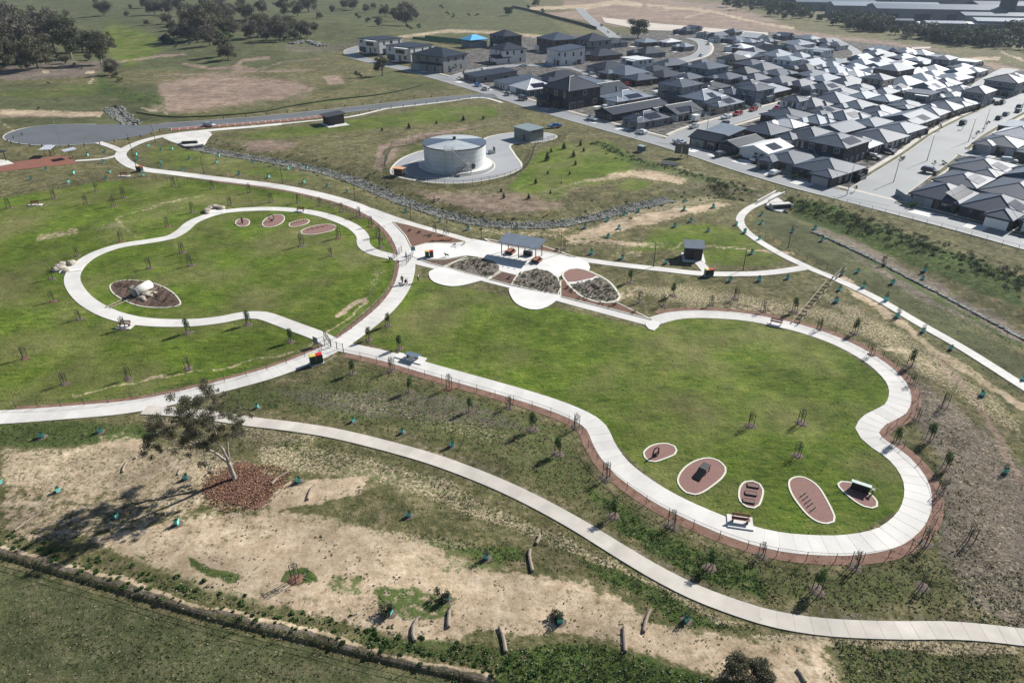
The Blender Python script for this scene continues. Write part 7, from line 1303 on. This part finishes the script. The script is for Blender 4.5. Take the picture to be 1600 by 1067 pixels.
for i, (pts, r, lb) in enumerate([([(192,738),(194,730),(199,722),(207,717),(213,716)],.14,'curved thin branch left of the big gum'),([(278,742),(282,733),(290,725),(300,720)],.12,'pale curved stick behind the gum shadow'),([(24,829),(40,817),(52,809),(65,802)],.13,'thin branch near the left edge'),([(425,757),(433,748),(445,741),(452,737)],.15,'brown bent log right of the red mulch'),([(481,781),(484,770),(488,762),(493,757)],.17,'pale log with dark end right of the red mulch'),
 ([(838,850),(842,843),(843,836)],.2,'short stump log above the straight post log'),([(832,893),(829,880),(827,868),(828,859)],.2,'upright looking log below the short stump'),([(648,1002),(645,992),(646,980),(652,968),(657,965)],.2,'curved log nearest the lower dark bush'),([(701,980),(701,970),(702,957),(707,947)],.2,'curved log beside the teal guard with shrub'),([(790,1019),(788,1005),(785,992),(780,980)],.2,'dark sided curved log in the middle of the sand'),
 ([(977,1018),(976,1005),(975,992),(975,980)],.19,'straight log pointing at the lower footpath'),([(1006,987),(1008,975),(1012,962),(1016,954)],.18,'pale curved log right of the straight log'),([(1258,1066),(1252,1055),(1245,1046)],.17,'dark log at the bottom edge right of the bush'),([(322,742),(331,735),(333,728)],.12,'short broken branch under the gum'),([(345,735),(352,726)],.08,'thin stick leaning by the gum trunk'),([(430,775),(440,768)],.1,'small dark stick beside the red mulch'),([(480,905),(470,902),(455,898)],.05,'thin twig in the red mulch patch')]): log(pts, r, lb)
for pts, r, lb in (([(222,935),(232,937),(244,935),(252,940)], .16, 'grey fallen branch in the ditch'), ([(248,938),(256,946),(258,953)], .14, 'dark fork of the fallen branch in the ditch')): log(pts, r, lb, 'bark', -.5, None)
# long log rails down the slope
A, B = at(1241, 507), at(1296, 441); c = A; t = thing('log_rails', (A.x, A.y, 0), 0, 'pair of long log rails with posts running up the slope to the footpath', 'log rails', None); dv = (B-A); N2 = Vector((-dv.y, dv.x, 0)).normalized()
for s, sh in ((.55, 0), (-.55, .12)):
    for k in range(6): a = dv*(k/6+sh*.5)+N2*s; b = dv*((k+.93)/6+sh*.3)+N2*s; MB().tube([a+Vector((0,0,.2)), b+Vector((0,0,.25))], .12, 6).build('log', M['timber'], t)
for k in range(7): a = dv*(k/6)+N2*-.55; MB().tube([a+Vector((0,0,-.1)), a+Vector((0,0,.7))], .09, 6).build('post', M['timber'], t)
for k in range(12): a = dv*((k+.3)/12); MB().tube([a-N2*.7+Vector((0,0,.12)), a+N2*.6+Vector((0,0,.06))], .07, 5).build('sleeper', M['stake'], t)
A, B = at(1303, 437), at(1318, 423); t = thing('log_rails', (A.x, A.y, 0), 0, 'short grey log rail crossing the hillside footpath edge', 'log rails'); dv = B-A
for s in (-.4, .4): MB().tube([Vector((s,0,.5)), dv+Vector((s,0,.6))], .12, 6).build('log', M['timber'], t); MB().tube([Vector((s,0,0)), Vector((s,0,.7))], .09, 5).build('post', M['timber'], t)
log([(487,575),(500,570),(516,562),(524,554)], .09, 'pale hooked stick on the grass beside the lower bins', grp=None)
# ================================================================ PEOPLE AND DOGS
def skin(name, verts, edges, rad, m, parent, sub=2, root=0):
    me = bpy.data.meshes.new(name); me.from_pydata(verts, edges, []); me.materials.append(m); o = bpy.data.objects.new(name, me); C.objects.link(o); o.parent = parent
    md = o.modifiers.new('skin', 'SKIN'); lay = me.skin_vertices[0] if me.skin_vertices else None
    if lay is None:
        bm = bmesh.new(); bm.from_mesh(me); bm.verts.layers.skin.verify(); bm.to_mesh(me); bm.free(); lay = me.skin_vertices[0]
    for i, r in enumerate(rad): lay.data[i].radius = (r, r) if not isinstance(r, tuple) else r
    lay.data[root].use_root = True; sb = o.modifiers.new('sub', 'SUBSURF'); sb.levels = sub; sb.render_levels = sub; return o
def person(px, py, rz, label, top, legs_, stride=.15, arm=.1, H=1.0):
    p = at(px, py); t = thing('person', (p.x, p.y, .115), rz, label, 'person'); t.scale = (H,)*3; s = stride
    V = [(0,0,.95),(0,0,1.2),(0,0,1.42),(0,0,1.52),(0.02,0,1.64),(0.01,0,1.74),(0,.19,1.42),(-arm,.25,1.15),(arm,.25,.92),(arm+.03,.25,.82),(0,-.19,1.42),(arm,-.25,1.15),(arm+.12,-.24,.95),(arm+.16,-.24,.86),(0,.09,.9),(s,.10,.50),(s-.05,.10,.08),(s+.12,.11,.04),(0,-.09,.9),(-s*.6,-.10,.50),(-s-.1,-.10,.10),(-s+.06,-.11,.04)]
    E_ = [(0,1),(1,2),(2,3),(3,4),(4,5),(2,6),(6,7),(7,8),(8,9),(2,10),(10,11),(11,12),(12,13),(0,14),(14,15),(15,16),(16,17),(0,18),(18,19),(19,20),(20,21)]
    Rr = [(.13,.15),(.12,.14),(.13,.16),.055,.09,.085,.06,.045,.035,.035,.06,.045,.035,.035,.085,.06,.04,.035,.085,.06,.04,.035]
    skin('body', V, E_, Rr, M['skin'], t)
    skin('shirt', [V[0],V[1],V[2],V[6],V[7],V[10],V[11]], [(0,1),(1,2),(2,3),(3,4),(2,5),(5,6)], [(.15,.17),(.14,.16),(.15,.18),.08,.06,.08,.06], top, t, 2)
    skin('trousers', [(0,0,.98),V[14],V[15],(V[16][0],V[16][1],.12),V[18],V[19],(V[20][0],V[20][1],.14)], [(0,1),(1,2),(2,3),(0,4),(4,5),(5,6)], [(.145,.165),.105,.08,.06,.105,.08,.06], legs_, t, 2)
    skin('hair', [(-.01,0,1.70),(-.02,0,1.78)], [(0,1)], [.10,.085], M['hair'], t, 2)
    MB().box((.12,0,1.66), (.04,.03,.04)).build('nose', M['skin'], t)
    for q in (-.035, .035): MB().box((.105,q,1.69), (.02,.02,.015)).build('eye', M['black'], t)
person(694.5, 366.5, R(-30), 'person in black walking on the upper footpath, left of a pair', M['cloth_dark'], M['cloth_dark'], .18); person(699.5, 367, R(-30), 'person in dark blue walking on the upper footpath, right of a pair', M['cloth_blue'], M['cloth_dark'], .14)
person(629, 444, R(-100), 'person in dark clothes walking down the ring path beside a stroller', M['cloth_dark'], M['cloth_dark'], .16, .2); person(653.5, 441, R(180), 'person in a white shirt standing on the grass beside the ring path', M['cloth_white'], M['cloth_blue'], .08)
person(635, 406, R(180), 'person in dark clothes standing at the upper gate', M['cloth_dark'], M['cloth_blue'], .06)
t = simple('stroller', 'dark stroller pushed down the ring path', 'stroller', 634.5, 444.5, R(-100), [('seat', [((0,0,.6), (.7,.45,.35), 0, .8)], 'cloth_dark'), ('handle', [((-.5,0,.95), (.08,.5,.05)), ((-.4,.22,.8), (.3,.04,.04)), ((-.4,-.22,.8), (.3,.04,.04))], 'dark_steel'), ('canopy', [((.1,0,.85), (.4,.46,.16), 0, .7)], 'cloth_dark')], z=.1)
for x, y in ((.35,.22),(.35,-.22),(-.35,.22),(-.35,-.22)): w_o = inst('wheel', WME, t, (x, y, .14)); w_o.scale = (.42,.4,.42)
def dog(px, py, rz, label, m, sc=1.0):
    p = at(px, py); t = thing('dog', (p.x, p.y, .12), rz, label, 'dog'); t.scale = (sc,)*3
    V = [(-.3,0,.5),(0,0,.5),(.26,0,.53),(.42,0,.68),(.52,0,.74),(.68,0,.70),(-.42,0,.55),(-.6,0,.68)]; E_ = [(0,1),(1,2),(2,3),(3,4),(4,5),(0,6),(6,7)]; Rr = [.12,.13,.15,.085,.09,.045,.04,.02]
    for y in (-.1,.1): b = len(V); V += [(.27,y,.34),(.25,y,.16),(.30,y,.02)]; E_ += [(2,b),(b,b+1),(b+1,b+2)]; Rr += [.06,.035,.035]
    for y in (-.1,.1): b = len(V); V += [(-.27,y,.36),(-.38,y,.2),(-.32,y,.02)]; E_ += [(0,b),(b,b+1),(b+1,b+2)]; Rr += [.075,.035,.035]
    skin('body', V, E_, Rr, m, t, 1, 1)
    for y in (-.06,.06): MB().box((.50,y,.84), (.05,.03,.09), 0, .4).build('ear', m, t)
dog(698, 402, R(170), 'dark dog walking on the white plaza near the bins', M['dog']); dog(611, 408, R(160), 'dark dog just outside the upper gate', M['dog']); dog(709.5, 385.5, R(20), 'small dark dog at the top of the plaza', M['dog'], .8); dog(725, 383, R(60), 'small tan dog near the tip of the triangular mulch bed', M['dog_tan'], .8); dog(626, 446.5, R(200), 'small dog beside the person with the stroller', M['dog'], .8)
for i, (x, y) in enumerate([(786,417),(795,419),(804,421)]): simple('drink_fitting', ordn(i)+' from left of three small white floor lights beside the shelter', 'floor light', x, y, 0, [('cap', [((0,0,.16), (.3,.3,.12))], 'white'), ('ring', [((0,0,.12), (.4,.4,.04))], 'steel')], 'floor lights beside the shelter', .0)
for x, y, nm in ((683,377,'left red bench slab on the edge of the triangular mulch bed'),(699,376,'right red bench slab on the edge of the triangular mulch bed')): simple('low_bench', nm, 'bench', x, y, R(5), [('seat', [((0,0,.45), (2.3,.5,.08))], 'seat'), ('leg', [((-.9,0,.2), (.1,.4,.4))], 'dark_steel'), ('leg', [((.9,0,.2), (.1,.4,.4))], 'dark_steel')], z=.12)
simple('sign', 'small blue-grey information sign left of the lower gate', 'sign', 494, 541, R(-35), [('panel', [((0,0,1.1), (1.1,.06,1.2))], mat('sign_face', (.16,.22,.25), .6)), ('post', [((-.5,0,.8), (.07,.07,1.7))], 'dark_steel'), ('post', [((.5,0,.8), (.07,.07,1.7))], 'dark_steel')])
simple('sign', 'small dark notice board beside the upper gate', 'sign', 646, 398, R(0), [('panel', [((0,0,1.35), (.9,.06,.9))], mat('sign_face', (.16,.22,.25))), ('post', [((0,.05,.8), (.07,.07,1.7))], 'dark_steel')])
# bed planting: small dark shrubs in the gravel beds
it = []
for i, (x, y) in enumerate([(748,418),(757,417),(741,413),(796,436),(770,430),(818,433),(838,431),(845,439),(832,447),(855,446),(930,450),(925,447),(935,453),(917,459),(886,452),(893,456),(960,478),(990,490),(655,365),(672,371),(640,362),(795,379),(870,392),(212,452),(245,466),(262,468),(190,448),(200,447),(255,475)]):
    p = at(x, y); rng = np.random.default_rng(i); V, F = leaves([(0,0,.25),(.2,.1,.3),(-.2,.1,.25)], [.32,.28,.28], 140, .07, rng, .8, .2); o = mesh_np('bed_shrub', V, F, M['leaf_brown'] if i % 2 else mat('dark_red_leaves', (.09,.03,.03), .8, .3)); o.location = (p.x, p.y, .14); tag(o, None, 'shrub', 'small shrubs in the planted beds'); it.append((o, 'small brown bed shrub' if i % 2 else 'small dark red bed shrub', x))
label_set(it, [(n, G(p)) for n, p in [('the left gravel bed',[(745,415)]),('the round gravel bed',[(838,443)]),('the oval gravel bed',[(925,455)]),('the tip of the long mulch bed',[(985,488)]),('the triangular mulch bed',[(660,368)]),('the mulch strip behind the shelter',[(830,385)]),('the concrete pipe bed',[(225,455)]),('the mulch wedge by the round bed',[(890,455)]),('the small bed below the shelter',[(785,432)])]])
def bedplants(polys, n, label, seed):
    rng = np.random.default_rng(seed); cs = []
    for poly in polys:
        P = G(poly); lo, hi = P.min(0), P.max(0)
        for _ in range(n):
            q = lo+(hi-lo)*rng.random(2); ins = False
            for a, b in zip(P, np.roll(P, -1, axis=0)):
                if (a[1] > q[1]) != (b[1] > q[1]) and q[0] < (b[0]-a[0])*(q[1]-a[1])/(b[1]-a[1])+a[0]: ins = not ins
            if ins: cs.append((q[0], q[1], .28))
    V, F = leaves(cs, [.24]*len(cs), len(cs)*26, .07, rng, .7, .1); o = mesh_np('bed_planting', V, F, M['leaf_mid']); tag(o, label, 'planting', None, 'stuff')
bedplants([[(799,446),(806,434),(818,425),(838,421),(858,425),(872,436),(876,449),(872,461),(855,458),(826,452)], [(888,445),(935,436),(962,453),(967,466),(950,473),(915,466)], [(700,418),(730,406),(752,404.5),(779,418),(762,434)], [(885,445),(945,474),(1012,496),(900,469)], leafpts], 260, 'low seedlings planted through the gravel and mulch beds', 2)
# ================================================================ FAR INDUSTRIAL SHEDS
ILM = {}
def shed(px, py, w, d, hh, rz, m, label, wallc='grey', doors=4):
    p = at(px, py); p.z = 0; t = thing('warehouse', p, rz, label, 'warehouse', 'industrial sheds beyond the tree belt'); MB().box((0,0,hh/2), (w,d,hh)).build('wall', WALLS[wallc], t); V = []; F = []; hip(V, F, 0, 0, w+1, d+1, hh+.15, R(7), None, 'gable'); mesh_np('roof', V, F, ROOFS[m], t)
    MB().add([(w/2,-d/2,hh),(w/2,d/2,hh),(w/2,0,hh+d*.058)], [(0,1,2)]).build('gable', WALLS[wallc], t)
    for k in range(doors): MB().box((-w/2+(k+.5)*w/doors,-d/2-.1,hh*.35), (w/doors*.5,.2,hh*.7)).build('roller_door', M['garage_d'], t)
for i, (x, y, w, d, hh, rz, m, wc) in enumerate([(1250,3,90,40,8,-8,'g','blue'),(1330,8,110,40,9,-8,'l','grey'),(1300,16,80,30,8,-10,'g','blue'),(1375,26,95,40,10,-12,'l','blue'),(1452,36,100,45,12,-14,'g','dark'),(1500,22,120,50,14,-8,'g','blue'),(1475,14,90,40,11,-6,'m','dark'),(1535,13,60,30,8,-6,'w','white'),(1470,51,28,18,7,-10,'l','blue'),(1528,50,24,16,6,-10,'w','white'),(1450,47,20,14,5,-10,'w','white'),(1580,50,60,26,8,-14,'l','grey'),(1545,42,50,28,9,-12,'g','blue'),(1585,30,80,40,12,-10,'m','blue'),(1600,14,80,36,9,-6,'g','dark'),(1420,8,70,30,8,-6,'l','blue'),(1180,0,60,26,7,-6,'g','blue'),(1395,44,26,14,6,-8,'m','cream')]):
    nm = {'m':'slate','g':'mid grey','l':'pale grey','w':'white','d':'charcoal'}[m]
    q = to_px(*at(x, y)[:2])[0]
    size = 'huge' if w > 85 else ('long' if w > 45 else 'small'); shed(x, y, w, d, hh, R(rz), m, f'{size} {nm} roofed industrial shed, {ordn(i)} by distance list')
sh = sorted([o for o in bpy.data.objects if o.name.startswith('warehouse')], key=lambda o: o.location.x/o.location.y)
from collections import Counter
for i, o in enumerate(sh): o['label'] = o['label'].split(',')[0]+f" beyond the tree belt, {ordn(i)} from the left of all"
t = thing('silo', at(1565, 40), 0, 'dark square tower standing among the industrial sheds near the right edge', 'tower'); MB().box((0,0,11), (9,9,22)).build('shaft', WALLS['dark'], t); MB().box((0,0,22.6), (10,10,1.2)).build('cap', M['dark_steel'], t)
# pale earth sheets of the construction site
for pts in ([(940,28),(975,32),(1030,38),(1090,43),(1200,52),(1200,56),(1080,50),(1010,48),(975,42),(945,36)], [(1425,75),(1455,74),(1452,77),(1424,78)]): sheet('cleared_pad', pts, .25, mat('pale_site_soil', (.50,.44,.38), .95, .1, .05), sm=False)
# ================================================================ HAZE
lo, hi = -3.0, 62.0; hb = MB().box((0, 3000, (lo+hi)/2), (9000, 7000, hi-lo)); hz_o = hb.build('haze', None) if False else None
me = bpy.data.meshes.new('haze'); me.from_pydata(hb.v, [], hb.f); hm = bpy.data.materials.new('haze_air'); hm.use_nodes = True; n = hm.node_tree; n.nodes.clear(); out = n.nodes.new('ShaderNodeOutputMaterial'); vp = n.nodes.new('ShaderNodeVolumePrincipled'); vp.inputs['Color'].default_value = (.66,.80,1,1); vp.inputs['Density'].default_value = .000085; vp.inputs['Anisotropy'].default_value = .3; n.links.new(vp.outputs[0], out.inputs['Volume'])
me.materials.append(hm); ho = bpy.data.objects.new('haze', me); C.objects.link(ho); ho['kind'] = 'stuff'
# prototypes that found no place are removed
for L in list(PROTO.values())+[list(SP.values()), list(GP.values()), [PP]]:
    for o in L:
        if not o.get('used'):
            for c in list(o.children): bpy.data.objects.remove(c)
            bpy.data.objects.remove(o)
        else: del o['used']
